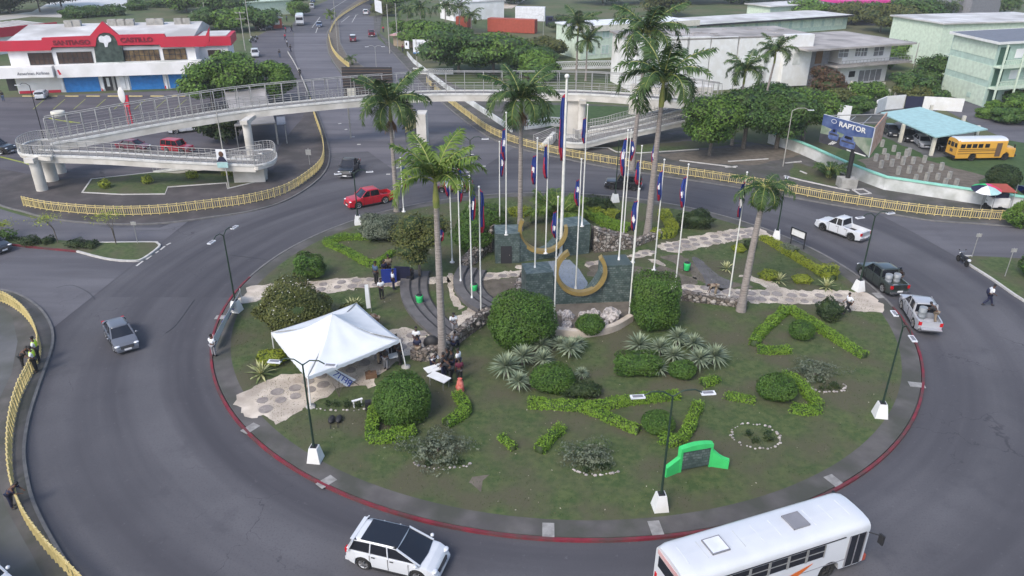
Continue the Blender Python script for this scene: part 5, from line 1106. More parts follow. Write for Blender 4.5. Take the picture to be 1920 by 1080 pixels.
# dark blue fabric screen, stools, boxes, tables
def table(P, rz, L, W, label, hh=.74):
    t = thing('folding_table', label, 'table', P, rz, 'white folding tables'); mb = MB(); mb.box((0, 0, hh-.02), (L, W, .05)); mb.build('tabletop', M['white'], t)
    for x in (-1, 1):
        for y in (-1, 1): mb = MB(); mb.tube([(x*L*.38, y*W*.38, 0), (x*L*.4, y*W*.4, hh-.05)], .018, 5); mb.build('leg', M['rail'], t)
    return t
ta = table(gp(818, 706, ZI), .55, 1.55, .75, 'white folding table with papers, upper one right of the tent'); tb = table(gp(824, 724, ZI), -.62, 1.5, .75, 'white folding table, lower bare one right of the tent'); tc_ = table(gp(739, 683, ZI), .45, 1.0, .6, 'small white table under the right corner of the tent')
def item(name, P, rz, boxes, m, label, cat, tilt=0):
    mb = MB(); 
    for c, s_ in boxes: mb.box(c, s_)
    o = mb.build(name, M[m], None, label=label, cat=cat); o.location = P; o.rotation_euler = (tilt, 0, rz); return o
item('paper_stack', gp(815, 706, ZI)+UP*.745, .6, [((0, 0, .02), (.4, .3, .03)), ((.35, .12, .05), (.3, .25, .1))], 'bwhite', 'stack of white papers on the upper folding table', 'papers')
item('laptop', gp(823, 703, ZI)+UP*.745, .6, [((0, 0, .012), (.36, .25, .02)), ((0, .14, .11), (.36, .02, .22))], 'plast', 'small dark laptop on the upper folding table', 'laptop')
mb = MB(); mb.lathe([(.24, 0), (.30, .1), (.27, .4), (.22, .7), (.14, .82), (.17, .88)], n=9); mb.tube([(-.2, 0, .6), (-.3, .05, .3), (-.2, 0, .1)], .03, 5); M['bagred'] = mat('salmon_bag', (.45, .07, .05), .8, (.62, .22, .18), 5); o = mb.build('duffel_bag', M['bagred'], None, label='orange red bag on the lawn above the hook shaped hedge', cat='bag'); o.location = gp(863, 735, ZI); o.scale = (.95, .8, 1.2)
item('crate', gp(696, 707, ZI), .3, [((0, 0, .18), (.75, .5, .34)), ((-.1, .05, .42), (.18, .16, .16))], 'brown', 'dark brown crate with a white cup under the tent front edge', 'crate')
item('display_board', gp(730, 530, ZI), .2, [((0, 0, .75), (1.3, .06, 1.5)), ((.45, .15, .1), (.1, .6, .08)), ((-.45, .15, .1), (.1, .6, .08))], 'blue', 'dark blue cloth screen beside the olive tree', 'screen', .25)
o = item('display_board', gp(757, 527, ZI), -.1, [((0, 0, .8), (1.35, .05, 1.5)), ((.5, .15, .05), (.08, .5, .06)), ((-.5, .15, .05), (.08, .5, .06))], 'navy', 'navy cloth screen standing at the top of the curved steps', 'screen', .2)
for u, v, l, c_ in [(769, 527, 'black stool with bags on it beside the navy screen', 'plast'), (755, 553, 'dark folding chair at the edge of the left curved steps', 'plast')][:1]:
    t = thing('chair', l, 'chair', gp(u, v, ZI)); mb = MB(); mb.box((0, 0, .5), (.5, .5, .08)); mb.build('seat', M[c_], t); mb = MB(); mb.box((0, .24, .85), (.5, .06, .6)); mb.build('backrest', M[c_], t)
    for x in (-1, 1):
        for y in (-1, 1): mb = MB(); mb.bar((x*.22, y*.22, 0), (x*.22, y*.22, .48), .04); mb.build('leg', M['black'], t)
mb = MB(); mb.ell((0, 0, .62), (.62, .42, .62), 12); o = mb.build('black_umbrella', M['plast'], None, label='round black folded shade leaning at the lower end of the steps', cat='shade'); o.location = gp(810, 657, .1+ZI)
# green litter bins
for (u, v, l) in [(787, 570, 'bright green litter bin on the lawn right of the left steps'), (889, 549, 'green litter bin between two flagpoles on the steps'), (1287, 508, 'green litter bin at the top of the grey ramp')]:
    t = thing('litter_bin', l, 'litter bin', gp(u, v, ZI), 0, 'green litter bins'); mb = MB(); mb.lathe([(.24, .12), (.30, .55), (.31, .78), (.27, .80)], n=12); mb.build('drum', M['bin'], t)
    mb = MB(); mb.lathe([(.27, .80), (.25, .86), (.1, .88)], n=12); mb.build('opening', M['black'], t); mb = MB(); [mb.bar((s_*.3, 0, 0), (s_*.3, 0, .75), .04) for s_ in (-1, 1)]; mb.build('stand', M['dgreen'], t)
# thin white road sign panel by the right path, yield sign, small signs
def board(P1, P2, z0, z1, m, label, cat='sign', name='sign_board', posts=True, back='white', th=.05, pm='black', txt=None, frame=None):
    d = (P2-P1); L = d.length; t = thing(name, label, cat, (P1+P2)/2); o = t.location; x = d.normalized(); n = Vector((x.y, -x.x, 0))
    if n.y > 0: n = -n
    mb = MB(); a, b = P1-o, P2-o; q = n*th/2
    V = [a+q+UP*z0, b+q+UP*z0, b+q+UP*z1, a+q+UP*z1, a-q+UP*z0, b-q+UP*z0, b-q+UP*z1, a-q+UP*z1]; mb.add(V, [(0, 1, 2, 3), (5, 4, 7, 6), (4, 0, 3, 7), (1, 5, 6, 2), (3, 2, 6, 7), (4, 5, 1, 0)]); pn = mb.build('panel', M[m], t)
    if frame:
        mb = MB(); e = n*(th/2+.02); [mb.bar(p, r, .1) for p, r in ((a+e+UP*z0, b+e+UP*z0), (a+e+UP*z1, b+e+UP*z1), (a+e+UP*z0, a+e+UP*z1), (b+e+UP*z0, b+e+UP*z1))]; mb.build('frame', M[frame], t)
    if posts:
        for p in (a.lerp(b, .03), a.lerp(b, .97)): mb = MB(); mb.bar(p-n*.08, p-n*.08+UP*z1, .08); mb.build('post', M[pm], t)
    return t, pn, (a+b)/2+n*(th/2+.012)+UP*(z0+z1)/2, x, n
board(gp(1480, 457, ZI), gp(1506, 468, ZI), 1.0, 1.75, 'white', 'blank white sign board on black posts beside the right hand road', frame='black')
board(gp(576, 312, .12), gp(586, 312, .12), 1.5, 2.2, 'rail', 'small sign seen from behind inside the yellow railing', posts=False, pm='rail'); 
mb = MB(); mb.tube([(0, 0, 0), (0, 0, 2.2)], .04, 6); o = mb.build('sign_post', M['rail'], None, label='thin grey post carrying the small sign inside the railing', cat='post'); o.location = gp(581, 309, .12)
t, pn, c, x, n = board(gp(416, 352, .16), gp(434, 352, .16), 2.4, 4.6, 'bwhite', 'campaign banner with a portrait on a pole below the ramp', 'banner', 'pole_banner', posts=False)
mb = MB(); mb.ell((c.x, c.y-.02, c.z+.55), (.28, .03, .34), 10); mb.build('portrait_head', M['skin'], pn); mb = MB(); mb.add([c+x*-.6+UP*-.35-Vector((0, .03, 0)), c+x*.6+UP*-.35-Vector((0, .03, 0)), c+x*.25+UP*.25-Vector((0, .03, 0)), c+x*-.25+UP*.25-Vector((0, .03, 0))], [(0, 1, 2, 3)]); mb.build('portrait_body', M['navy'], pn)
mb = MB(); mb.add([c+x*-.62+UP*-1.05-Vector((0, .03, 0)), c+x*.62+UP*-1.05-Vector((0, .03, 0)), c+x*.62+UP*-.4-Vector((0, .03, 0)), c+x*-.62+UP*-.4-Vector((0, .03, 0))], [(0, 1, 2, 3)]); mb.build('colour_band', M['teal'], pn)
upole((430, 354), 212, 'leaning pale pole carrying the portrait banner below the ramp', 0, r=.09)
# green curved sign near the bus
gs = thing('garden_sign', 'bright green curved masonry sign with a dark tiled face', 'sign', gp(1305, 895, ZI)); g0 = gs.location
Q = [gp(*p, ZI)-g0 for p in ((1249, 896), (1273, 886), (1304, 876), (1332, 875), (1365, 880))]
def wallstrip(a, b, ha, hb, th, m, name, z0=0., cap=None, arc=0.):
    d = (b-a); d.z = 0; d.normalize(); n = Vector((-d.y, d.x, 0))*th; mb = MB(); N = 8; V = []
    for i in range(N+1):
        t_ = i/N; p = a.lerp(b, t_); h = ha+(hb-ha)*t_+arc*math.sin(math.pi*t_); V += [p+UP*z0, p+n+UP*z0, p+n+UP*h, p+UP*h]
    mb.add(V, [(4*i+k, 4*i+(k+1) % 4, 4*i+4+(k+1) % 4, 4*i+4+k) for i in range(N) for k in range(4)]+[(3, 2, 1, 0), (4*N, 4*N+1, 4*N+2, 4*N+3)]); return mb.build(name, M[m], gs)
wallstrip(Q[0], Q[1], .65, 1.0, .25, 'bgreen', 'side_wing'); wallstrip(Q[3], Q[4], 1.15, .6, .25, 'bgreen', 'side_wing', arc=-.12)
wallstrip(Q[1]+(Q[2]-Q[1])*.08, Q[3]-(Q[3]-Q[2])*.08, 1.38, 1.38, .18, 'tile', 'tiled_face', .15, arc=.12)
wallstrip(Q[1]+Vector((0, -.03, 0)), Q[1].lerp(Q[2], .12)+Vector((0, -.03, 0)), 1.62, 1.64, .3, 'bgreen', 'pillar'); wallstrip(Q[3].lerp(Q[2], .14)+Vector((0, -.03, 0)), Q[3]+Vector((0, -.03, 0)), 1.62, 1.6, .3, 'bgreen', 'pillar')
wallstrip(Q[1]+Vector((0, -.05, 0)), Q[3]+Vector((0, -.05, 0)), 1.64, 1.64, .34, 'bgreen', 'arched_top', 1.42, arc=.14)
mb = MB(); 
p = Q[1].lerp(Q[3], .5); mb.box((p.x, p.y+.02, .9), (.6, .03, .35)); mb.build('plaque', M['tile'], gs)
# small lawn items: spotlight frame, plants on the lawn, speakers
item('loudspeaker', gp(691, 768, ZI), .2, [((0, 0, .35), (.38, .34, .6)), ((0, -.18, .42), (.2, .03, .2))], 'plast', 'black loudspeaker box beside the L shaped hedge', 'speaker')
item('bench_plank', gp(671, 762, ZI), .5, [((0, 0, .5), (.7, .16, .05)), ((-.25, 0, .25), (.05, .1, .5)), ((.25, 0, .25), (.05, .1, .5))], 'wht', 'small white stand on the lawn left of the topiary bush', 'stand')
for u, v, l in [(622, 790, 'left one of two black bags lying on the lawn by the lamp post'), (636, 789, 'right one of two black bags lying on the lawn by the lamp post')]:
    mb = MB(); mb.ell((0, 0, .16), (.22, .42, .17), 8); mb.tube([(0, -.4, .1), (.1, -.8, .05)], .02, 4); o = mb.build('bag', M['plast'], None, label=l, cat='bag'); o.location = gp(u, v, ZI)
mb = MB(); [mb.tube([(0, 0, 0), (math.cos(a)*.1, math.sin(a)*.1, .5), (math.cos(a)*.35, math.sin(a)*.35, 1.1)], .015, 4) for a in (0, 1.5, 3, 4.5)]; o = mb.build('bare_sapling', M['trunk'], None, label='leafless sapling in front of the tent banner', cat='plant'); o.location = gp(636, 745, ZI)
# ================================================================ buildings
class Fac:
    """a front plane over the ground line A-B; local x runs along it, local -y comes out of it"""
    def __init__(s, t, A, B): s.t = t; s.A = A; s.x = (B-A).normalized(); s.n = Vector((s.x.y, -s.x.x, 0)); s.L = (B-A).length; s.rz = math.atan2(s.x.y, s.x.x)
    def pt(s, u, v, out=0.):
        d = Vector(ray(u, v)); O = Vector((0, 0, H)); P0 = s.A+s.n*out; t = (P0-O).dot(s.n)/d.dot(s.n); p = O+d*t-s.A; return p.dot(s.x), p.z
    def rect(s, name, m, u0, v0, u1, v1, out=.06, th=.1, par=None, **k):
        c = s.pt((u0+u1)/2, (v0+v1)/2, out); a = s.pt(u0, v0, out); b = s.pt(u1, v1, out); x0, x1 = min(a[0], b[0]), max(a[0], b[0]); z0, z1 = min(a[1], b[1]), max(a[1], b[1])
        return s.lr(name, m, x0, x1, max(z0, .02), z1, out, th, par, **k)
    def lr(s, name, m, x0, x1, z0, z1, out=.06, th=.1, par=None, **k):
        mb = MB(); mb.box(((x0+x1)/2, -out+th/2, (z0+z1)/2), (x1-x0, th, z1-z0)); return mb.build(name, M[m], par or s.t, **k)
    def poly(s, name, m, px, out=.06, th=.1, par=None):
        P = [s.pt(u, v, out) for u, v in px]; A = sum(P[i][0]*P[(i+1) % len(P)][1]-P[(i+1) % len(P)][0]*P[i][1] for i in range(len(P)))
        if A < 0: P = P[::-1]
        n = len(P); mb = MB(); mb.add([(x, -out, z) for x, z in P]+[(x, -out+th, z) for x, z in P], [tuple(range(n)), tuple(range(2*n-1, n-1, -1))]+[((i+1) % n, i, n+i, n+(i+1) % n) for i in range(n)]); return mb.build(name, M[m], par or s.t)
    def window(s, x0, x1, z0, z1, nx=2, ny=1, fr='white', gl='glass', out=.07, name='window'):
        w_ = s.lr(name, gl, x0, x1, z0, z1, out-.03, .06); mb = MB()
        for i in range(nx+1): x = x0+(x1-x0)*i/nx; mb.box((x, -out, (z0+z1)/2), (.08, .07, z1-z0))
        for j in range(ny+1): z = z0+(z1-z0)*j/ny; mb.box(((x0+x1)/2, -out+.004, z), (x1-x0+.1, .07, .08))
        mb.build('frame', M[fr], w_); return w_
    def pwin(s, u0, v0, u1, v1, **k):
        a = s.pt(u0, v0); b = s.pt(u1, v1); return s.window(min(a[0], b[0]), max(a[0], b[0]), min(a[1], b[1]), max(a[1], b[1]), **k)
def bld(name, label, a, b, h, dep, wall='wallw', roof='roofw', over=.4, rt=.25, cat='building', group=None, slope=0.):
    A, B = gp(*a), gp(*b); t = thing(name, label, cat, A, 0, group); f = Fac(t, A, B); t.rotation_euler.z = f.rz; L = f.L
    mb = MB(); mb.box((L/2, dep/2, h/2), (L, dep, h)); mb.build('wall', M[wall], t)
    mb = MB(); o = over; mb.add([(-o, -o, h+.003), (L+o, -o, h+.003), (L+o, dep+o, h+slope+.003), (-o, dep+o, h+slope+.003), (-o, -o, h+rt), (L+o, -o, h+rt), (L+o, dep+o, h+rt+slope), (-o, dep+o, h+rt+slope)], [(3, 2, 1, 0), (4, 5, 6, 7), (0, 1, 5, 4), (1, 2, 6, 5), (2, 3, 7, 6), (3, 0, 4, 7)]); mb.build('roof', M[roof], t)
    return t, f
M['bankred'] = mat('bank_red', (.50, .015, .045), .6, (.44, .02, .045), .4)
M['bankgreen'] = mat('bank_marble', (.02, .035, .03), .4, (.06, .085, .075), 1.2)
M['glassb'] = mat('bronze_glass', (.045, .032, .03), .12, (.075, .05, .04), .5); M['glassy'] = mat('bronze_glass_painted_reflection', (.20, .14, .07), .2, (.06, .04, .03), .9)  # second glass has a warm, patchy reflection painted into its colour
t, f = bld('shop_building', 'white two storey shop building with wide red fascia and blue roller shutters', (36, 176), (378, 164), 7.6, 13, over=.0)
hb = 7.6
f.poly('fascia', 'bankred', [(-8, 78), (77.5, 76), (78, 71), (168, 67.5), (191, 40), (221.5, 65.5), (307.5, 63.7), (310, 69.5), (385, 67.5), (392, 51), (392, 78), (385, 87.5), (302, 88.7), (299, 83.7), (221, 85), (220, 78), (214, 68), (205, 62), (195, 61), (186, 64), (181, 72), (179, 87), (96, 88.7), (95, 94.5), (-6, 97)], .7, .7)
f.poly('marble_panel', 'bankgreen', [(176, 88), (181, 72), (186, 64), (195, 61), (205, 62), (214, 68), (220, 78), (228, 85.5), (234, 119.5), (181, 121)], .55, .5)
q = f.poly('bull_head_emblem', 'bwhite', [(185, 69.5), (189, 67), (194, 68.5), (199, 66), (205, 67.5), (208.5, 73), (208, 78), (203, 80), (201.5, 88), (197, 88.5), (194.5, 80.5), (187, 79), (184.5, 74)], .66, .1)
for (u0, v0, u1, v1, g, n) in [(52, 100, 102, 120.5, 'glassb', 5), (106, 98.5, 176, 118, 'glassb', 7), (231, 94.5, 301, 113.5, 'glassy', 7), (305, 92, 351, 111, 'glassy', 4)]: f.pwin(u0, v0, u1, v1, nx=n, ny=2, fr='darkw', gl=g)
f.rect('canopy', 'wallw', -12, 128, 101, 145, 2.2, 2.2); f.rect('canopy', 'wallw', 101.5, 123, 378, 137.5, 1.6, 1.6)
f.rect('canopy_ledge', 'wallw2', 178, 118.5, 378, 121, 1.2, 1.2)
for (u0, v0, u1, v1) in [(117, 142, 190, 173), (241, 138, 309, 167), (314, 136, 358, 164)]:
    o = f.rect('roller_shutter', 'shutter', u0, v0, u1, v1, .12, .1); a = f.pt(u0, v0, .12); b = f.pt(u1, v1, .12); mb = MB()
    for k in range(1, 16): z = b[1]+(a[1]-b[1])*k/16; mb.box(((a[0]+b[0])/2, -.13, z), (b[0]-a[0]-.1, .03, .05))
    mb.build('slats', M['shutter'], o)
f.rect('plinth', 'bankred', 36, 171, 116, 176.5, .08, .1); f.rect('plinth', 'bankred', 309, 161, 314, 167, .08, .1); f.rect('plinth', 'bankred', 190, 166, 194, 171, .08, .1)
d_ = f.rect('door', 'darkw', 192, 142, 222, 170.5, .06, .08); f.rect('poster', 'wallw2', 198, 146, 207, 162, .1, .04, d_); f.rect('door_frame', 'rail', 212, 141, 214, 170, .12, .06, d_)
f.rect('door', 'bwhite', 222.5, 143, 237, 166, .14, .1)
f.rect('left_gate', 'darkw', 10, 145, 33, 170, .02, .08)
for u in (115.5, 191, 239, 311): f.rect('pilaster', 'bwhite', u-1.2, 137, u+1.8, 168, .25, .25)
# roof, plant and wings
L = f.L
mb = MB(); Y_ = [(.3, 8.45), (16, 10.3), (24, 8.6)]; mb.add([(x, y, z) for y, z in Y_ for x in (-1, L*.985)]+[(-1, 24, 7.7), (L*.985, 24, 7.7), (-1, .3, 7.7), (L*.985, .3, 7.7)], [(0, 1, 3, 2), (2, 3, 5, 4), (4, 5, 7, 6), (8, 0, 2, 4, 6), (9, 7, 5, 3, 1)]); mb.build('pitched_roof', M['roofw'], t)
for i, (u, v, s_) in enumerate([(132, 60, .9), (150, 58, 1.1), (219, 56, 1.2), (234, 56, 1.2), (250, 55, 1.2), (293, 53, 1.2), (303, 55, 1.1), (339, 52, .6), (347, 52, .6), (353, 51, .6), (360, 51, .6)]):
    P = gp(u, v, 9.)-f.A; x_, y_ = P.dot(f.x), min(max(-P.dot(f.n), 2.5), 14); mb = MB(); mb.box((x_, y_, 8.95+(y_-.3)*.118), (s_*1.5, s_, 1.2)); mb.build('air_conditioner', M['conc'], t)
mb = MB(); mb.box((L+2.6, 9, 3.6), (5.2, 8, 7.2)); mb.build('rear_wing', M['wallw'], t); mb = MB(); mb.box((L+2.8, 8.9, 7.8), (6.4, 8.8, 1.7)); mb.build('rear_fascia', M['bankred'], t); mb = MB(); mb.box((L+2.6, 9, 8.7), (5.2, 8, .12)); mb.build('rear_roof', M['roofw'], t)
mb = MB(); mb.box((L+2.6, 4.93, 5.6), (2.4, .1, 1.1)); mb.build('window', M['glassb'], t)
x0, z0 = f.pt(134, 79, .75); x1, z1 = f.pt(256, 75, .75); sc_ = (f.pt(174, 78)[0]-f.pt(96, 78)[0])/8
M['letter'] = mat('dark_red_letters', (.16, .006, .02), .6)
RZ = Matrix.Rotation(math.pi/2, 4, 'X')
text('lettering', 'SANTIAGO', M['letter'], sc_*1.25, Matrix.Translation((x0, -.76, z0-.1)) @ RZ, t, .04, .04, sx=1.15); text('lettering', 'CASTILLO', M['letter'], sc_*1.25, Matrix.Translation((x1, -.76, z1)) @ RZ, t, .04, .04, sx=1.15)
x0, z0 = f.pt(62, 138, 2.3); text('lettering', 'American Airlines', M['greys'], .72, Matrix.Translation((x0, -2.23, z0)) @ RZ, t, .02, .01)
mb = MB(); mb.add([(x0+4.2, -2.25, z0-.4), (x0+4.6, -2.25, z0-.3), (x0+4.3, -2.25, z0+.5), (x0+4.0, -2.25, z0+.5)], [(0, 1, 2, 3)]); mb.build('logo_stripe', M['bankred'], t)
# red roofed shed behind
t, f = bld('store_building', 'low building with red fascia and pale ribbed roof at the far left', (-60, 110), (112, 88), 5.2, 16, 'wallw', 'roofw', .3)
mb = MB(); mb.box((f.L/2, -.35, 4.9), (f.L+1, .3, 2.1)); mb.build('fascia', M['bankred'], t)
mb = MB(); [mb.box((x, 8, 5.6), (.15, 15.6, .12)) for x in np.arange(1, f.L, 1.6)]; mb.build('roof_ribs', M['roofgr'], t, kind='stuff')
# pylon sign in the car park
t = thing('pylon_sign', 'tall red pylon sign with a white oval disc in the car park', 'sign', gp(246, 235)); h = hgt((246, 235), 178)
for s_ in (-.28, .28): mb = MB(); mb.tube([(s_, 0, 0), (s_*.8, 0, h*.78)], .13, 7); mb.build('leg', M['bankred'], t)
mb = MB(); mb.box((0, 0, h*.80), (.9, .3, h*.38)); mb.build('panel', M['bankred'], t)
mb = MB(); mb.ell((-.35, -.2, h*1.0), (.55, .12, h*.26), 14); mb.build('oval_disc', M['white'], t)
# white building behind the bridge
hw = hgt((1503, 160), 67)
t, f = bld('office_building', 'long white building with tall wall panels behind the footbridge', (1192, 176), (1506, 160), hw, 13, 'wallw', 'roofgr', .5, .3)
for u0, u1 in [(1198, 1240), (1246, 1284), (1290, 1322), (1336, 1372), (1388, 1432), (1440, 1470)]: f.rect('wall_panel', 'white', u0, 70, u1, 170, .5, .5)
for u0, u1 in [(1324, 1334), (1374, 1386)]: f.rect('window', 'greys', u0, 74, u1, 84, .08, .1)
f.rect('stair_tower', 'white', 1478, 66, 1512, 160, 1.6, 1.6); f.rect('window', 'wallw2', 1489, 100, 1500, 121, 1.66, .1)
mb = MB(); [mb.box((x, y, hw+.34), (rnd.uniform(.5, 1.2), .5, .14)) for x, y in [(rnd.uniform(2, f.L-2), rnd.uniform(2, 11)) for _ in range(26)]]; mb.build('roof_stubs', M['roofgr'], t, kind='stuff')
# white house with balconies
hh_ = hgt((1657, 153), 84)
t, f = bld('house', 'white two storey house with long balcony and broad flat roof', (1570, 160), (1658, 152), hh_, 12, 'wallw', 'roofgr', .0, .1)
L = f.L; zm = f.pt(1600, 120, 0)[1]
mb = MB(); mb.box((L/2-3.5, 7.4, hh_+.3), (L+15, 19.5, .35)); mb.build('roof_slab', M['roofgr'], t)
mb = MB(); mb.box((L/2+.6, 5.2, zm), (L+7, 14.6, .35)); sl_ = mb.build('balcony_slab', M['roofgr'], t)
mb = MB(); X0, X1 = L/2+.6-(L+7)/2+.1, L/2+.6+(L+7)/2-.1
for x in np.arange(X0, X1, .9): mb.bar((x, -2., zm+.1), (x, -2., zm+1.1), .05)
for zz in (.6, 1.1): mb.bar((X0, -2, zm+zz), (X1, -2, zm+zz), .06)
for y in np.arange(-2, 10, .9): mb.bar((X1, y, zm+.1), (X1, y, zm+1.1), .05)
mb.bar((X1, -2, zm+1.1), (X1, 10, zm+1.1), .06); mb.build('balustrade', M['rail'], sl_)
for u0, u1, v0, v1 in [(1574, 1589, 90, 107), (1605, 1613, 88, 105), (1615, 1624, 88, 105), (1640, 1655, 87, 104)]: f.pwin(u0, v0, u1, v1, nx=2, ny=2, fr='bwhite', gl='greys')
f.pwin(1611, 132, 1649, 150, nx=4, ny=1, fr='bwhite', gl='greys'); f.rect('door', 'darkw', 1593, 134, 1602, 144)
mb = MB(); mb.box((-5, 6, hh_/2), (6, 9, hh_)); mb.build('side_room', M['greys'], t); mb = MB(); mb.box((-4.6, 1.42, zm+1.6), (1.6, .1, 2.6)); mb.build('door', M['brown'], t)  # recessed side room: its shade is put into the grey wall colour
# green three storey block
A, B, C_ = gp(1762, 173), gp(1842, 201), gp(1975, 189); D_ = A+(C_-B)
hg = hgt((1842, 201), 82)
t = thing('apartment_block', 'pale green three storey block with balconies at the right edge', 'building', A); P = [p-A for p in (A, B, C_, D_)]
mb = MB(); mb.prism(P, 0, hg); mb.build('wall', M['mgreen'], t)
c0 = sum(P, Vector())/4; mb = MB(); mb.prism([c0+(p-c0)*1.08 for p in P], hg+.003, hg+.3); ro = mb.build('roof', M['roofg'], t)
mb = MB(); Q = [c0+(p-c0)*1.085 for p in P]; [mb.bar(Q[i]+UP*(hg+.15), Q[(i+1) % 4]+UP*(hg+.15), .12, .4) for i in range(4)]; mb.build('white_fascia', M['white'], ro)
e = Fac(t, A, B)
sub = bpy.data.objects.new('end_wall', None); 
def onface(P0, x, n, x0, x1, z0, z1, out, th, m, name, par):
    mb = MB(); a = P0+x*x0+n*out; b = P0+x*x1+n*out; c = a-n*th; d = b-n*th
    mb.add([a+UP*z0, b+UP*z0, b+UP*z1, a+UP*z1, c+UP*z0, d+UP*z0, d+UP*z1, c+UP*z1], [(0, 1, 2, 3), (5, 4, 7, 6), (4, 0, 3, 7), (1, 5, 6, 2), (3, 2, 6, 7), (4, 5, 1, 0)]); return mb.build(name, M[m], par)
x, n = (P[1]-P[0]).normalized(), None; L = (P[1]-P[0]).length; n = Vector((x.y, -x.x, 0))
for k in range(3): onface(P[0], x, n, .35, L-.35, hg*k/3+(.1 if k == 0 else .9), hg*(k+1)/3-.15, .06, .1, 'lgreen', 'render_panel', t)
onface(P[0], x, n, L*.62, L*.70, .9, 1.7, .14, .1, 'mgreen', 'hatch', t)
x = (P[2]-P[1]).normalized(); L = (P[2]-P[1]).length; n = Vector((x.y, -x.x, 0))
for k in range(3):
    z = hg*k/3; onface(P[1], x, n, .0, L, z+hg/3-.35, z+hg/3-.1, 1.6, 1.7, 'lgreen', 'balcony_slab', t) if k < 2 else None
    if k > 0:
        bl = onface(P[1], x, n, .1, L, z-.1, z+.25, 1.6, .08, 'lgreen', 'parapet', t); mb = MB()
        for i in range(int(L/.4)): mb.bar(P[1]+x*(.2+i*.4)+n*1.55+UP*(z+.2), P[1]+x*(.2+i*.4)+n*1.55+UP*(z+1.0), .06)
        mb.bar(P[1]+n*1.55+UP*(z+1.0), P[2]+n*1.55+UP*(z+1.0), .12, .1); mb.build('balustrade', M['lgreen'], bl)
    onface(P[1], x, n, .5, 2.6, z+.05, z+2.9, .04, .1, 'dgreenw', 'doorway', t)
    for i in range(3): onface(P[1], x, n, 4.2+i*3.6, 6.6+i*3.6, z+1.0, z+2.5, .04, .1, 'wallw' if k else 'glassb', 'window', t)
for i in range(5): mb = MB(); q = P[1]+x*(i*L/4)+n*1.6; mb.bar(q, q+UP*hg, .25); mb.build('column', M['lgreen'], t)
onface(P[0], (P[1]-P[0]).normalized()*-1, Vector(((P[1]-P[0]).normalized().y, -(P[1]-P[0]).normalized().x, 0)), 0, 1.6, hg*.62, hg*.64, -.2, 1.5, 'lgreen', 'side_balcony', t)
onface(P[0], (P[1]-P[0]).normalized()*-1, Vector(((P[1]-P[0]).normalized().y, -(P[1]-P[0]).normalized().x, 0)), 0, 1.6, hg*.30, hg*.32, -.2, 1.5, 'lgreen', 'side_balcony', t)
t, f = bld('apartment_block', 'pale green block with stained white roof behind the three storey block', (1750, 128), (1985, 118), hgt((1757, 126), 44), 16, 'lgreen', 'roofw', .6, .3)
# long green school building and others behind
t, f = bld('school_building', 'long pale green building with white roof at the top right', (1270, 78), (1586, 54), hgt((1586, 54), 30), 14, 'mgreen', 'roofw', 1.2, .4)
for k in range(14): x_ = 2+k*(f.L-3)/14; f.lr('opening', 'lgreen', x_, x_+(f.L/14)*.72, 1.2, 4.2, .05, .1)
mb = MB(); mb.box((f.L/2, -1.25, hgt((1586, 54), 30)+.2), (f.L+2.4, .12, .5)); mb.build('dark_eave', M['darkw'], t)
t, f = bld('school_building', 'pale green two storey building behind the pair of palms', (1088, 112), (1300, 96), hgt((1300, 96), 42), 12, 'lgreen', 'bwhite', .3, .3)
for k in range(9):
    for z in (1., 4.6): f.window(2+k*3.6, 4.0+k*3.6, z, z+1.9, nx=2, fr='white', gl='mgreen')
mb = MB(); mb.box((f.L/2, -.5, hgt((1300, 96), 42)), (f.L+1, .5, 1.3)); mb.build('parapet', M['cream'], t)
t, f = bld('long_house', 'low white roofed building right of the long green building', (1440, 44), (1580, 34), 5., 10, 'lgreen', 'roofw', .8, .3)
t, f = bld('shop', 'turquoise building with bright pink awning roof at the top right', (1572, 40), (1712, 36), 5.5, 12, 'teal', 'pink', .6, .8)
mb = MB(); mb.box((f.L*.45, -1.2, 2.8), (f.L*.55, 2.4, .2)); mb.build('awning', M['pink'], t)
t, f = bld('warehouse', 'pale grey gable building at the top right corner', (1815, 36), (1870, 32), 8, 14, 'greys', 'roofw', .3, .3)
t, f = bld('warehouse', 'white building behind the coconut palms at the top centre', (852, 40), (945, 34), 5.5, 10, 'wallw', 'roofw', .2, .2)
t, f = bld('house', 'mint roofed house at the top left beside the road', (440, 34), (548, 26), 4.5, 14, 'lgreen', 'lgreen', .6, .3)
t, f = bld('snack_shop', 'small orange shop with grey roof at the car park edge', (492, 55), (530, 53), 2.9, 6, 'rust', 'roofgr', .4, .15); f.window(1, 2.6, 1.2, 2.2, gl='cream'); f.window(3.8, 5.2, 1.2, 2.2, gl='cream')
t, f = bld('kiosk', 'roadside kiosk with faded pink corrugated roof', (738, 86), (778, 90), 2.6, 7, 'tan', 'roofgr', .1, .1)
M['pinkroof'] = mat('faded_pink_sheet', (.42, .20, .20), .8, (.52, .34, .33), 1.5, xyz=(6, .3, 1)); mb = MB(); mb.add([(-.5, -1.2, 2.75), (f.L+.3, -1.2, 2.6), (f.L+.3, 7, 3.3), (-.5, 7, 3.4)], [(0, 1, 2, 3)]); o = mb.build('corrugated_sheet', M['pinkroof'], t); o.modifiers.new('t', 'SOLIDIFY').thickness = .04
for i in range(5): mb = MB(); mb.box((1+i*1.3, 3, 3.25), (.12, 8.2, .08)); mb.build('rafter', M['bwhite'], t)
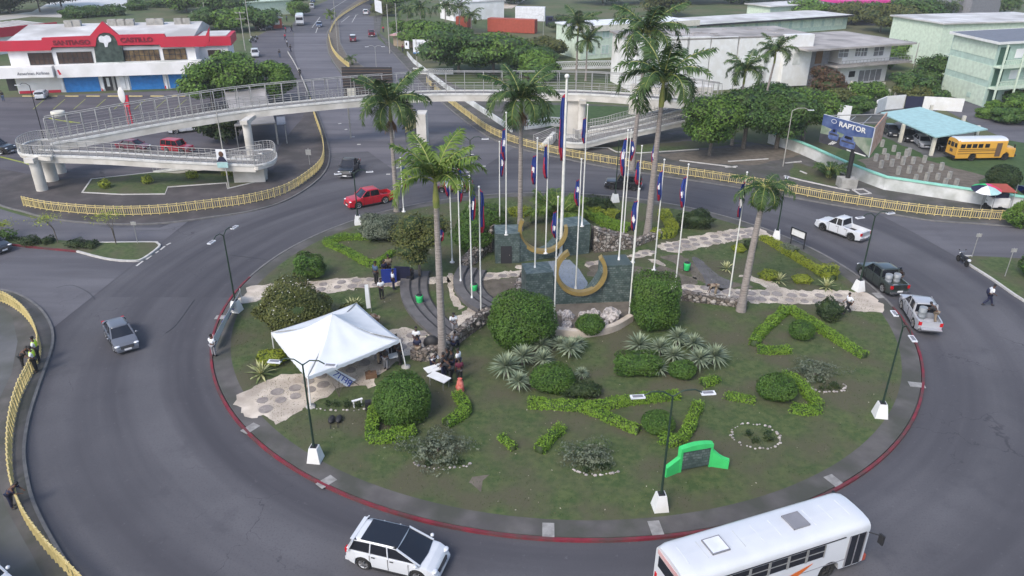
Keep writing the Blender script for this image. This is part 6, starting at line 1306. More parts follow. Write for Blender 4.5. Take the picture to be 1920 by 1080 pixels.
def cont(a, b, h, dep, m, label, name='shipping_container', cat='container', group='containers'):
    A, B = gp(*a), gp(*b); t = thing(name, label, cat, A, 0, group); f = Fac(t, A, B); t.rotation_euler.z = f.rz; mb = MB(); mb.box((f.L/2, dep/2, h/2+.15), (f.L, dep, h)); mb.build('body', M[m], t); mb = MB()
    for x in np.arange(.3, f.L-.2, .45): mb.box((x, -.03, h/2+.15), (.18, .06, h-.3))
    mb.build('ribs', M[m], t, kind='stuff'); mb = MB(); mb.box((f.L/2, dep/2, h+.18), (f.L+.06, dep+.06, .1)); mb.build('rim', M[m], t); return t, f
cont((914, 60), (1002, 64), 3.6, 3, 'rust', 'long rusty red container behind the leafy trees'); cont((855, 52), (876, 53), 3., 3, 'rust', 'short red container left of the long one')
t, f = cont((966, 40), (1021, 41), 4.2, 2.6, 'bwhite', 'white box lorry trailer parked on the grass at the top', 'lorry_trailer', 'trailer', None)
A = gp(1023, 49); t = thing('lorry', 'dark blue lorry cab parked beside the white trailer', 'lorry', A); mb = MB(); mb.box((1.2, 0, 1.7), (2.4, 2.3, 2.4)); mb.box((3.2, 0, 1.3), (2., 2.0, 1.3)); mb.build('cab', M['navy'], t); mb = MB(); mb.box((1.3, -1.17, 2.2), (1.2, .05, .8)); mb.box((2.43, 0, 2.3), (.05, 1.9, .8)); mb.build('window', M['glass'], t); mb = MB(); mb.box((4.25, 0, .8), (.1, 2.2, .4)); mb.build('bumper', M['chrome'], t)
for x in (.4, 3.4): mb = MB(); mb.tube([(x, -1.15, .5), (x, 1.15, .5)], .5, 12); mb.build('wheel', M['tyre'], t)
# bus shelter below the bridge
t = thing('shelter', 'open shelter with pale sheet roof behind the end of the left ramp', 'shelter', gp(470, 250)); o_ = t.location
mb = MB(); Q = [gp(420, 172, 3.0)-o_, gp(495, 164, 3.0)-o_, gp(517, 232, 3.0)-o_, gp(440, 237, 3.0)-o_]; mb.prism(Q, 2.95, 3.1, bot=True); mb.build('roof', M['roofgr'], t)
mb = MB(); Q2 = [gp(518, 219, 2.9)-o_, gp(534, 218, 2.9)-o_, gp(536, 233, 2.9)-o_, gp(519, 234, 2.9)-o_]; mb.prism(Q2, 2.8, 2.9, bot=True); mb.build('side_roof', M['roofg'], t)
for q in Q[:]+Q2[2:]: mb = MB(); q = q*.97; mb.bar((q.x, q.y, 0), (q.x, q.y, 2.95), .1); mb.build('post', M['rail'], t)
# overhead sign on the bridge, seen from behind
Yb = gp(692, 186, 6.3).y+2.9; a, b = onY(643, 160, Yb), onY(737, 166, Yb); t = thing('overhead_sign', 'large dark overhead road sign fixed behind the footbridge', 'sign', (a.x, Yb, 5.4)); mb = MB(); W_ = b.x-a.x; z1 = onY(690, 126, Yb).z-5.4; mb.box((W_/2, .1, (z1+.3)/2), (W_, .12, z1-.3)); mb.build('panel', M['darkw'], t)
mb = MB(); [mb.box((W_/2, 0, z), (W_, .06, .07)) for z in np.arange(.4, z1, .45)]; mb.build('stiffeners', M['tinted'], t); 
mb = MB(); mb.box((1.2, -.3, 1.1), (1.2, .25, 1.6)); mb.build('control_box', M['cream'], t)
for x in (.4, W_-.4): mb = MB(); mb.bar((x, .25, -5.4), (x, .25, z1), .2); mb.build('post', M['rail'], t)
t, pn, c, x, n = board(gp(762, 268, .14), gp(782, 258, .14), 1.5, 3.9, 'yel', 'yellow board with chamfered corners behind the husk of the left palm', posts=True)
# advertising billboard
P1, P2 = gp(776, 120), gp(832, 121.5); zt = hgt((776, 120), 74); zb = hgt((832, 121), 101)
t, pn, c, x, n = board(P1, P2, zb, zt, 'bwhite', 'white advertising billboard with blue wording beside the road', 'billboard', 'billboard')
W_ = (P2-P1).length; Hh = zt-zb; o_ = t.location
def bp(s_, z, e=.0): return (P1-o_)+x*(s_*W_)+UP*(zb+Hh*z)+n*(.05+e)
def quad(L, m, name, par, e=.012): mb = MB(); mb.add([bp(a, b_, e) for a, b_ in L], [tuple(range(len(L)))]); return mb.build(name, M[m], par)
quad([(.17, .25), (.52, .22), (.48, .42), (.17, .44)], 'navy', 'wording_band', pn); quad([(.62, .18), (.74, .25), (.72, .42), (.6, .32)], 'blue', 'tag', pn); quad([(.82, .2), (.96, .25), (.97, .6), (.85, .55)], 'skin2', 'portrait', pn, .013); quad([(.86, .6), (.95, .62), (.94, .85), (.88, .85)], 'hair', 'hair', pn, .014)
quad([(0, 0), (.8, -.02), (.8, .06), (0, .08)], 'shutter', 'base_stripe', pn)
text('lettering', 'ENROLL NOW', M['white'], .55, basis(bp(.34, .33, .03), x, n), pn); text('lettering', 'UB online', M['greys'], .7, basis(bp(.33, .72, .03), x, n), pn)
t, pn, c, x, n = board(gp(760, 104), gp(768, 105), 1.6, 3.4, 'bwhite', 'small campaign poster with portrait beside the kiosk', 'poster', 'poster', posts=True); mb = MB(); mb.ell((c.x, c.y-.05, c.z+.2), (.3, .04, .35), 8); mb.build('portrait', M['hair'], pn)
board(gp(705, 42), gp(718, 48), 3.5, 7.0, 'bwhite', 'tall white notice board at the top of the road', 'sign', 'billboard')
# ---- right hand lot
for px_, z_, m_, nm in [([(1560, 300), (1600, 262), (1640, 235), (1760, 290), (1790, 300), (1925, 255), (2100, 300), (2100, 405), (1920, 388), (1835, 376), (1660, 350), (1590, 320)], .020, 'lawn2', 'grass_lot'), ([(1610, 300), (1650, 290), (1720, 295), (1790, 315), (1845, 330), (1835, 350), (1800, 362), (1740, 352), (1660, 345)], .026, 'dirt', 'bare_lot'), ([(1650, 255), (1640, 240), (1735, 215), (1860, 262), (1770, 296), (1745, 296)], .032, 'walk2', 'carport_floor'), ([(1700, 215), (1770, 205), (1850, 245), (1890, 262), (2100, 310), (2100, 240), (1935, 208), (1850, 186)], .024, 'asph2', 'drive'), ([(1560, 205), (1650, 190), (1700, 205), (1640, 235), (1560, 225)], .022, 'walk2', 'yard')]:
    mb = MB(); mb.sheet(ragged(G(px_), .3, 1.2), z_); mb.build(nm, M[m_], **S)
K = dens(spl(G([(1440, 268), (1500, 288), (1587, 328), (1657, 355)], .12), 4), 2)+dens(G([(1657, 355), (1839, 383), (1920, 395), (2080, 412)], .12), 3)[1:]
t = thing('boundary_wall', 'white boundary wall with mint green coping around the lot', 'wall', K[len(K)//2]); mb = MB(); mb.ribbon([p-t.location for p in K], .25, 0, 1.45); mb.build('masonry', M['wallw2'], t); mb = MB(); mb.ribbon([p-t.location for p in K], .5, 1.453, 1.62); mb.build('coping', M['mint'], t)
rows = [[(1653, 275), (1657, 289), (1675, 284)], [(1641, 302), (1662, 300), (1683, 297), (1698, 294), (1703, 292)], [(1651, 315), (1671, 312), (1692, 309), (1711, 307), (1732, 305)], [(1683, 327), (1703, 325), (1724, 323), (1744, 322), (1764, 319)], [(1716, 340), (1736, 339), (1757, 337), (1779, 335)], [(1771, 348), (1792, 348)]]
on = ['first', 'second', 'third', 'fourth', 'fifth']; rn = ['backmost', 'second', 'third', 'fourth', 'fifth', 'frontmost']
mb = MB(); mb.box((0, 0, .5), (.38, .38, 1.0)); st = mb.mesh('concrete_post', M['conc'])
for j, R in enumerate(rows):
    for i, (u, v) in enumerate(R): inst('concrete_post', st, None, gp(u, v, .02), .3+rnd.uniform(-.1, .1), (1, 1, rnd.uniform(.8, 1.1)), label='grey concrete stub post, %s from the left in the %s row behind the boundary wall' % (on[i], rn[j]), cat='post', group='concrete stub posts in the lot')
t = thing('carport', 'open carport with pale teal flat roof beside the yellow bus', 'carport', gp(1745, 292)); o_ = t.location; zc = hgt((1745, 292), 256)
mb = MB(); mb.prism([p-o_ for p in (gp(1651, 213, zc), gp(1725, 202, zc), gp(1852, 244, zc), gp(1754, 259, zc))], zc, zc+.15, bot=True); mb.build('roof', M['teal'], t)
for u, v in [(1745, 292), (1687, 267), (1826, 270), (1740, 228), (1800, 250)]: p = gp(u, v)-o_; mb = MB(); mb.box((p.x, p.y, zc/2), (.4, .4, zc)); mb.build('pillar', M['cream'], t)
# blue billboard
zb = 4.3; P1, P2 = gp(1536, 266, zb), gp(1629, 295, zb); P1.z = P2.z = 0
def zsolve(P, v):
    lo, hi = 0., 25.
    for _ in range(40):
        m_ = (lo+hi)/2; Z = m_-H; zc_ = P.y*math.cos(TH)-Z*math.sin(TH); yc = P.y*math.sin(TH)+Z*math.cos(TH)
        if 540-F*(math.cos(RO)*yc/zc_-math.sin(RO)*P.x/zc_) > v: lo = m_
        else: hi = m_
    return lo
zt = (zsolve(P1, 214)+zsolve(P2, 240))/2
t, pn, c, x, n = board(P1, P2, zb, zt, 'skyb' if 'skyb' in M else 'bwhite', 'blue truck advertising billboard on a black post', 'billboard', 'billboard', posts=False, th=.15)
W_ = (P2-P1).length; Hh = zt-zb; o_ = t.location
M['adsky'] = mat('advert_blue', (.03, .055, .17), .6, (.09, .13, .26), .9); M['adroad'] = mat('advert_road', (.03, .03, .04), .6, (.06, .06, .07), 1); M['adgr'] = mat('advert_scrub', (.12, .18, .12), .6, (.30, .32, .26), .8); M['adtr'] = mat('advert_truck', (.03, .05, .16), .4, (.12, .17, .34), 1.5)
def bp(s_, z, e=.0): return (P1-o_)+x*(s_*W_)+UP*(zb+Hh*z)+n*(.08+e)
quad([(0, .0), (1, 0), (1, 1), (0, 1)], 'adgr', 'scenery', pn); quad([(0, .62), (.55, .5), (1, .66), (1, 1), (0, 1)], 'adsky', 'painted_sky', pn, .02); quad([(0, 0), (1, 0), (.98, .05), (.62, .42), (0, .32)], 'adroad', 'painted_road', pn, .02)
for (a, b_, c_, d__) in [(.17, .22, .38, .62), (.42, .10, .72, .52)]:
    quad([(a, b_+.06), (a+.03, b_), (c_-.02, b_), (c_, b_+.08), (c_, d__-.16), (c_-.04, d__-.14), (c_-.07, d__), (a+.06, d__), (a+.03, d__-.12), (a, d__-.16)], 'adtr', 'painted_truck', pn, .03)
    quad([(a+.02, b_+.16), (c_-.02, b_+.16), (c_-.03, b_+.22), (a+.03, b_+.22)], 'adroad', 'painted_grille', pn, .04); quad([(a+.07, d__-.12), (c_-.08, d__-.12), (c_-.09, d__-.03), (a+.08, d__-.03)], 'glass', 'painted_windscreen', pn, .04)
for k in range(3): quad([(.20+k*.035, .02+k*.02), (.22+k*.035, .02+k*.02), (.30+k*.035, .18), (.28+k*.035, .18)], 'white', 'road_stripe', pn, .035)
quad([(.58, .015), (.95, .0), (.95, .04), (.58, .05)], 'white', 'small_print', pn, .045)
text('lettering', 'RAPTOR', M['white'], Hh*.24, basis(bp(.60, .82, .06), x, n), pn, .01, .02, sx=1.25)
mb = MB(); K = [(.235+.055*math.cos(a), .86+.075*math.sin(a)) for a in np.linspace(0, 2*math.pi, 18)[:-1]]; mb.add([bp(a, b_, .05) for a, b_ in K], [tuple(range(17))]); mb.build('oval_badge', M['bwhite'], pn); K = [(.235+.045*math.cos(a), .86+.058*math.sin(a)) for a in np.linspace(0, 2*math.pi, 18)[:-1]]; mb = MB(); mb.add([bp(a, b_, .06) for a, b_ in K], [tuple(range(17))]); mb.build('badge_centre', M['adsky'], pn)
P3_ = gp(1653, 262, zb); P3_.z = 0; d = (P3_-P2).normalized(); nn = Vector((d.y, -d.x, 0)); mb = MB(); V = [P2-o_+UP*zb, P3_-o_+UP*zb, P3_-o_+UP*zt, P2-o_+UP*zt]; mb.add(V+[v-nn*.12 for v in V], [(0, 1, 2, 3), (7, 6, 5, 4), (0, 4, 5, 1), (1, 5, 6, 2), (2, 6, 7, 3), (3, 7, 4, 0)]); M['adred'] = mat('faded_red_advert', (.40, .20, .14), .7, (.58, .40, .30), 1.2); mb.build('side_panel', M['adred'], t)
mb = MB(); 
for z in (zt-.2, zt-1.2): mb.bar(P1-o_+UP*z, P3_-o_+UP*z, .1)
for k in range(5): mb.bar((P1-o_).lerp(P2-o_, k/4)+UP*(zt-.1), (P1-o_).lerp(P3_-o_, k/4)+UP*(zt-.4), .08)
mb.build('steel_frame', M['rail'], t)
pb = gp(1586, 350, .12)-o_; mb = MB(); mb.tube([pb+UP*.8, Vector((pb.x, pb.y, zb+.4))], .28, 10); mb.build('post', M['black'], t); mb = MB(); mb.box((pb.x, pb.y, .6), (1.9, 1.6, 1.25)); mb.build('plinth', M['conc'], t)
mb = MB(); mb.bar(P1.lerp(P2, .2)-o_+UP*(zb+.1)-n*.2, P1.lerp(P2, .9)-o_+UP*(zb+.1)-n*.2, .25); mb.build('beam', M['black'], t)
board(gp(1568, 226), gp(1592, 230), .3, 2.6, 'bwhite', 'small white lattice frame above the blue billboard', 'frame', 'lattice_frame')
# lattice walls, gate wall, posts
def lwall(px, h, label, m='white', z=0., lat=True, th=.2, name='lattice_wall'):
    P = dens(G(px, z), 1.6); t = thing(name, label, 'wall', P[0]); o_ = t.location; P = [p-o_ for p in P]; mb = MB(); mb.ribbon(P, th, 0, h*.3 if lat else h); mb.build('masonry', M[m], t)
    if lat:
        mb = MB(); mb.ribbon(P, th, h*.88, h); mb.build('coping', M[m], t); mb = MB()
        for a, b in zip(P[:-1], P[1:]):
            for k in range(4): p, q = a.lerp(b, k/4), a.lerp(b, (k+1)/4); mb.bar(p+UP*h*.3, q+UP*h*.88, .09); mb.bar(q+UP*h*.3, p+UP*h*.88, .09)
        mb.build('lattice', M[m], t)
lwall([(984, 243), (1010, 240), (1032, 236), (1058, 238)], 1.4, 'white lattice wall behind the footbridge stairs', z=.12)
lwall([(1040, 131), (1100, 129), (1180, 128)], 1.7, 'white lattice wall in front of the pale green building')
lwall([(775, 138), (800, 140), (850, 139)], 1.2, 'short white lattice wall below the advertising billboard')
lwall([(764, 104), (775, 118), (800, 138), (838, 168), (880, 195), (930, 228), (960, 248)], .9, 'long low pale wall running beside the north road pavement', 'wallw2', .12, False)
lwall([(1640, 214), (1658, 206), (1693, 203)], 2.3, 'white gate wall left of the dark gates behind the carport', 'white', 0, False, name='gate_wall'); lwall([(1728, 205), (1765, 207), (1803, 210)], 2.2, 'white gate wall right of the dark gates behind the carport', 'white', 0, False, name='gate_wall')
t = thing('gate', 'dark double gates between the white gate walls', 'gate', gp(1695, 204)); mb = MB(); q = gp(1727, 205)-t.location; mb.bar((0, 0, 1.1), (q.x, q.y, 1.1), .08, 2.1); mb.build('leaf', M['navy'], t)
mb = MB(); mb.box((0, 0, .9), (.35, .35, 1.8)); st = mb.mesh('gate_post', M['cream'])
for i, (u, v) in enumerate([(1594, 170), (1641, 183), (1654, 172), (1665, 186), (1678, 183), (1697, 160), (1703, 190), (1714, 190), (1737, 176)]): inst('gate_post', st, None, gp(u, v), .2, label='short cream post in the garden below the white house, %s from the left' % (on+['sixth', 'seventh', 'eighth', 'ninth'])[i], cat='post', group='cream garden posts')
# food cart and parasols
t = thing('food_cart', 'white food cart with brown canopy beside the boundary wall', 'food cart', gp(1866, 392, .12)); mb = MB(); mb.box((0, 0, .95), (1.9, 1.2, .9)); mb.box((-.55, -.62, .55), (.7, .1, .3)); mb.box((.6, -.62, .55), (.6, .1, .3)); mb.build('body', M['white'], t); mb = MB(); mb.box((.1, .1, 1.65), (1.5, .9, .5)); mb.build('counter', M['navy'], t); mb = MB(); mb.add([(-1.1, -1, 2.35), (1.2, -1, 2.25), (1.2, 1.1, 2.55), (-1.1, 1.1, 2.6)], [(0, 1, 2, 3)]); o = mb.build('canopy', M['rust'], t); o.modifiers.new('t', 'SOLIDIFY').thickness = .05
for x_ in (-1, 1):
    for y_ in (-.9, 1): mb = MB(); mb.bar((x_, y_, 0), (x_, y_, 2.35), .05); mb.build('post', M['rail'], t)
    mb = MB(); mb.tube([(x_*.98, .3, .32), (x_*1.06, .3, .32)], .32, 12); mb.build('wheel', M['tyre'], t)
text('lettering', 'TACOS', M['white'], .28, Matrix.Translation((.1, -.37, 1.68)) @ RZ, t) if 0 else None
def parasol(b, z, R, cols, label, tilt=(0, 0), h=2.5):
    t = thing('parasol', label, 'parasol', gp(b[0], b[1], z)); n_ = 12; V = [(0, 0, h+.35)]
    for ring_, zz in ((.5, h+.25), (1., h-.12)): V += [(R*ring_*math.cos(2*math.pi*k/n_), R*ring_*math.sin(2*math.pi*k/n_), zz) for k in range(n_)]
    mb = MB(); 
    Fc = [(0, 1+k, 1+(k+1) % n_) for k in range(n_)]+[(1+k, 1+n_+k, 1+n_+(k+1) % n_, 1+(k+1) % n_) for k in range(n_)]; mb.add(V, Fc); mb.m = [(k//2) % len(cols) for k in range(n_)]*2
    o = mb.build('canopy', [M[c] for c in cols], t); o.rotation_euler = (tilt[0], tilt[1], .3); o.modifiers.new('t', 'SOLIDIFY').thickness = .02; mb = MB(); mb.tube([(0, 0, 0), (0, 0, h+.3)], .03, 6); mb.build('pole', M['rail'], t)
parasol((1838, 392), .12, 1.5, ['pink', 'bin', 'navy', 'wht', 'teal', 'pinkred'], 'large many coloured parasol left of the food cart', (.1, -.1)); parasol((1896, 388), .12, 1.1, ['navy', 'blue', 'denim'], 'blue parasol tilted down at the right of the food cart', (0, .7), 2.3)
# planter drum in the car park
mb = MB(); mb.lathe([(.95, 0), (1.05, .3), (1.05, .8), (.9, .85)], n=16); o = mb.build('round_planter', M['cream'], None, label='round pale concrete planter in the car park', cat='planter'); o.location = gp(110, 218)
# splitter sign posts
for (u, v, vt, l) in [(1822, 482, 437, 'thin leaning signpost behind the parked motorcycle'), (1884, 518, 465, 'slim white signpost on the right traffic island'), (258, 456, 415, 'thin post with a small white disc on the left traffic island')]:
    P = gp(u, v, .14); h = hgt((u, v), vt, .14); t = thing('sign_post', l, 'signpost', P, 0, 'signposts on the islands'); mb = MB(); mb.tube([(0, 0, -.05), (.05, 0, h)], .035, 5); mb.build('pole', M['rail'], t); mb = MB(); mb.box((.05, -.05, h-.2), (.5, .03, .35)); mb.build('sign', M['rail'], t)
# ================================================================ vehicles
def paint(name, c, c2=None, r=.28): M[name] = mat(name, c, r, c2 or tuple(x*.92 for x in c), .8, spec=.5, coat=.5)
paint('p_white', (.60, .62, .65)); paint('p_grey', (.115, .125, .15)); paint('p_black', (.014, .014, .017)); paint('p_red', (.42, .008, .02)); paint('p_maroon', (.12, .012, .03)); paint('p_dgreen', (.035, .045, .042)); paint('p_silver', (.36, .37, .40)); paint('p_blue', (.05, .08, .16)); paint('p_dark', (.03, .035, .045))
def interp(T, x):
    if x <= T[0][0]: return T[0][1]
    for (a, p), (b, q) in zip(T[:-1], T[1:]):
        if x <= b: return p+(q-p)*(x-a)/(b-a) if b > a else q
    return T[-1][1]
WH = {}
def wheelmesh(r, w, rim):
    k = (round(r, 3), rim)
    if k not in WH:
        mb = MB(); n = 18
        prof = [(r*.66, w/2*.8), (r*.9, w/2), (r, w/2*.75), (r, -w/2*.75), (r*.9, -w/2), (r*.66, -w/2*.8)]; V = []
        for rr_, y in prof:
            for i in range(n): a = 2*math.pi*i/n; V.append((rr_*math.cos(a), y, rr_*math.sin(a)))
        mb.add(V, [(i*n+k_, (i+1)*n+k_, (i+1)*n+(k_+1) % n, i*n+(k_+1) % n) for i in range(len(prof)-1) for k_ in range(n)], 0, True); ty = mb.mesh('tyre', M['tyre'], 40)
        mb = MB(); 
        for s_ in (1, -1):
            y = s_*w*.34
            V = [(r*.68*math.cos(2*math.pi*i/n), y+s_*.03, r*.68*math.sin(2*math.pi*i/n)) for i in range(n)]+[(r*.56*math.cos(2*math.pi*i/n), y, r*.56*math.sin(2*math.pi*i/n)) for i in range(n)]
            mb.add(V, [(i, (i+1) % n, n+(i+1) % n, n+i) for i in range(n)], 0)
            for q in range(5):
                a = q*1.2566; d = Vector((math.cos(a), 0, math.sin(a))); mb.bar(Vector((0, y+s_*.01, 0)), d*r*.6+Vector((0, y+s_*.01, 0)), .11, .04)
            mb.add([(r*.56*math.cos(2*math.pi*i/n), y-s_*.03, r*.56*math.sin(2*math.pi*i/n)) for i in range(n)], [tuple(range(n))], 1)
        ri = mb.mesh('rim', [M[rim], M['plast']]); WH[k] = (ty, ri)
    return WH[k]
def wheel(t, x, y, r, w=.24, rim='rim'):
    ty, ri = wheelmesh(r, w, rim); o = inst('wheel', ty, t, (x, y, r)); inst('rim', ri, o, (0, 0, 0)); return o
def car(label, cat, pos, heading, spec, pm, name='car', group='vehicles on the roads', rim='rim', z=.012, roofm=None, extra=None, fl=None):
    S_ = spec; L, W, Hb = S_['L'], S_['W']/2, S_['belt']; xf, xr = S_['wf'], S_['wr']; R = S_['R']; t = thing(name, label, cat, (pos.x, pos.y, pos.z+z), heading, group)
    xs = sorted(set([round(x, 3) for x in np.linspace(-L/2, L/2, 46)]+[round(xw+dx, 3) for xw in (xf, xr) for dx in np.linspace(-R-.10, R+.10, 17)]+[p[0] for p in S_['top']]+[x for x in S_.get('bedx', ())]))
    mb = MB(); V = []; bed = S_.get('bed')
    for x in xs:
        u = abs(x)/(L/2); wd = W*(1-.10*max(0, (u-.72)/.28)**2.2-.02); tp = interp(S_['top'], x); bot = .22+.12*max(0, (u-.8)/.2)
        for xw in (xf, xr):
            d_ = abs(x-xw)
            if d_ < R+.08: bot = max(bot, R+math.sqrt((R+.08)**2-d_*d_)*1.0)
        be = min(Hb, tp-.02) ; mid = max(bot+.02, be*.62)
        be = max(be, mid+.01); fl_ = .015 if any(abs(x-xw) < R+.14 for xw in (xf, xr)) else 0
        inb = bed and bed[0] < x < bed[1]; t2 = S_['bedz'] if inb else tp+.02; t3 = S_['bedz'] if inb else tp+.035
        V += [(x, 0, bot), (x, wd*.86, bot), (x, wd*.97+fl_, bot+.01), (x, wd+fl_, mid), (x, wd*.975, be), (x, wd*.90, tp), (x, wd*.84, tp+.012), (x, wd*(.82 if inb else .5), t2), (x, 0, t3)]
    n = 9; N = len(xs); Vm = [(a, -b_, c) for a, b_, c in V]; Fc = [(i*n+k, i*n+k+1, (i+1)*n+k+1, (i+1)*n+k) for i in range(N-1) for k in range(n-1)]
    mb.add(V, [f[::-1] for f in Fc], 0, True); mb.add(Vm, Fc, 0, True); mb.add(V[:n]+Vm[1:n-1][::-1], [tuple(range(2*n-2))], 0); mb.add(V[-n:]+Vm[-n:][1:n-1][::-1], [tuple(range(2*n-2))[::-1]], 0)
    body = mb.build('body', [M[pm]], t, sharp=35)
    # greenhouse
    g = S_['gh']; wb, wt = W*.90, W*g.get('wt', .70); zb, zt = Hb-.03, S_['H']-.04
    b0, b1, r0, r1 = g['x0'], g['x1'], g['r0'], g['r1']      # rear base, front base, rear roof, front roof
    def prof(x_b, x_t, k, y_b, y_t): return [(x_b+(x_t-x_b)*s_, y_b+(y_t-y_b)*s_, zb+(zt-zb)*s_) for s_ in (0, .5, 1)]
    mb = MB(); V = [(b0, -wb, zb), (b1, -wb, zb), (b1+.10, 0, zb), (b1, wb, zb), (b0, wb, zb), (b0-.06, 0, zb), (r0, -wt, zt), (r1, -wt, zt), (r1+.06, 0, zt), (r1, wt, zt), (r0, wt, zt), (r0-.03, 0, zt)]
    mb.add(V, [(i, (i+1) % 6, 6+(i+1) % 6, 6+i) for i in range(6)]+[(6, 7, 8, 9, 10, 11)], 0, False); gl = mb.build('glasshouse', M['glass'], t)
    # roof
    mb = MB(); V = []; nx_, ny_ = 8, 6
    for i in range(nx_+1):
        for j in range(ny_+1):
            a = -1+2*j/ny_; x = r0-.05+(r1-r0+.10)*i/nx_+(.05*(1-a*a))*(1 if i == nx_ else 0); e_ = abs(2*i/nx_-1); V.append((x, a*(wt+.02), zt+.05-.035*a*a-.035*e_**3))
    mb.add(V, [(i*(ny_+1)+j, (i+1)*(ny_+1)+j, (i+1)*(ny_+1)+j+1, i*(ny_+1)+j+1) for i in range(nx_) for j in range(ny_)], 0, True); ro = mb.build('roof', M[roofm or pm], t); m_ = ro.modifiers.new('t', 'SOLIDIFY'); m_.thickness = .05; m_.offset = -1
    if S_.get('glassroof'):
        mb = MB(); mb.box(((r0+r1)/2+.22, 0, zt+.052), (r1-r0-.3, wt*1.84, .02)); mb.build('glass_roof', M['glass'], ro)
    if S_.get('glassroof'):
        mb = MB(); mb.bar((b0-.04, -wb, zb+.02), (b0-.04, wb, zb+.02), .06, .12); mb.bar((r0-.05, -wt, zt), (r0-.05, wt, zt), .2, .06); mb.build('tailgate_frame', M[pm], t)
    # pillars
    for s_ in (-1, 1):
        mb = MB()
        def pil(xb, xt, w_): mb.bar((xb, s_*(wb+.012), zb), (xt, s_*(wt+.012), zt+.01), w_, .05)
        pil(b1+.02, r1+.02, .09); pil(b0-.02 if not g.get('dd') else b0+.05, r0-.0, g.get('cp', .16))
        for xb, xt in g.get('mid', ()): pil(xb, xt, .09)
        mb.bar((b0, s_*(wb+.012), zb+.01), (b1, s_*(wb+.012), zb+.01), .03, .06); mb.build('pillars', M[pm], t)
        mb = MB(); mb.ell((b1-.12, s_*(W+.10), zb+.10), (.10, .11, .085), 8); mb.build('wing_mirror', M[pm], t)
        for xw in (xf, xr): wheel(t, xw, s_*(W-.13), R, rim=rim)
        xh = L/2-.16; zh = S_.get('lampz', .68)
        mb = MB(); mb.ell((xh, s_*(W*.76), zh), (.15, .20, .06), 8); mb.build('headlight', M['lamp'], t)
        mb = MB(); mb.box((-L/2+.05, s_*W*.80, S_.get('tailz', .85)), (.12, .22, S_.get('tailh', .24))); mb.build('tail_light', M['tail'], t)
        mb = MB(); 
        for xd in S_.get('handles', (0.1, -.85)): mb.box((xd, s_*(W*.985), Hb-.13), (.18, .04, .035))
        mb.build('door_handles', M['chrome' if pm != 'p_white' else 'plast'], t)
        mb = MB()
        for xd in S_.get('seams', (.95, -.1, -1.05)): mb.box((xd, s_*(W*.965), (Hb+.3)/2), (.014, .07, Hb-.42))
        mb.build('door_seams', M['plast'], t)
        mb = MB(); mb.box(((xf+xr)/2, s_*(W*.97), .27), (xf-xr-2*R-.2, .08, .10)); mb.build('sill', M['plast'], t)
    mb = MB(); mb.box((L/2-.04, 0, .55), (.08, W*1.05, .22)); [mb.box((L/2+.005, 0, .47+.07*k), (.02, W*1.0, .018), mi=1) for k in range(3)]; mb.build('grille', [M['plast'], M['chrome']], t)
    mb = MB(); mb.box((L/2-.05, 0, .34), (.16, W*1.72, .16)); mb.build('bumper', M[S_.get('bump', pm)], t); mb = MB(); mb.box((-L/2+.02, 0, .42), (.16, W*1.75, .2)); mb.build('bumper', M[S_.get('bump', pm)], t)
    mb = MB(); mb.box((L/2+.035, 0, .40), (.02, .48, .13)); mb.build('number_plate', M['plate'], t); mb = MB(); mb.box((-L/2-.07, 0, .55), (.02, .48, .13)); mb.build('number_plate', M['plate'], t)
    if bed:
        mb = MB(); mb.box(((bed[0]+bed[1])/2, 0, S_['bedz']+.012), (bed[1]-bed[0]-.05, W*1.6, .02)); mb.build('bed_floor', M['plast'], t)
        if not S_.get('gateopen'): mb = MB(); mb.box((-L/2+.03, 0, interp(S_['top'], -L/2+.1)-.22), (.06, W*1.5, .40)); mb.build('tailgate', M[pm], t)
        else: mb = MB(); mb.box((-L/2-.22, 0, S_['bedz']-.02), (.5, W*1.55, .05)); mb.build('tailgate', M[pm], t)
    return t
SEDAN = dict(L=4.45, W=1.70, H=1.48, belt=.93, wf=1.35, wr=-1.25, R=.31, top=[(-2.225, .72), (-2.15, .95), (-1.6, 1.0), (-1.2, .93), (.9, .93), (1.25, .90), (1.9, .76), (2.15, .62), (2.225, .45)], gh=dict(x0=-1.75, x1=1.15, r0=-.95, r1=.35, mid=[(-.2, -.15)], wt=.70))
SUV = dict(L=4.7, W=1.93, H=1.70, belt=1.08, wf=1.40, wr=-1.42, R=.37, top=[(-2.35, .75), (-2.28, 1.06), (.95, 1.08), (1.2, 1.05), (1.85, .95), (2.15, .80), (2.35, .5)], gh=dict(x0=-2.2, x1=1.50, r0=-1.92, r1=.30, mid=[(-.1, -.15), (-1.05, -1.0)], wt=.79, cp=.30), lampz=.78, tailz=.98, glassroof=True)
BOXY = dict(SUV, L=4.3, W=1.75, H=1.75, belt=1.05, wf=1.3, wr=-1.25, glassroof=False, top=[(-2.15, .8), (-2.1, 1.05), (.7, 1.05), (.8, 1.0), (1.95, .93), (2.1, .8), (2.15, .5)], gh=dict(x0=-2.08, x1=.75, r0=-1.95, r1=.35, mid=[(-.3, -.3), (-1.2, -1.2)], wt=.80, cp=.12))
PK = dict(L=5.25, W=1.86, H=1.84, belt=1.14, wf=1.62, wr=-1.58, R=.40, top=[(-2.62, 1.10), (-.75, 1.12), (-.6, 1.14), (.85, 1.14), (1.1, 1.12), (2.25, 1.04), (2.5, .88), (2.62, .6)], bedx=(-2.55, -2.54, -.74, -.73), bed=(-2.545, -.735), bedz=.68, gh=dict(x0=-.62, x1=1.15, r0=-.50, r1=.35, mid=[(.05, .08)], wt=.74, cp=.14), lampz=.88, tailz=.92, tailh=.3, bump='chrome')
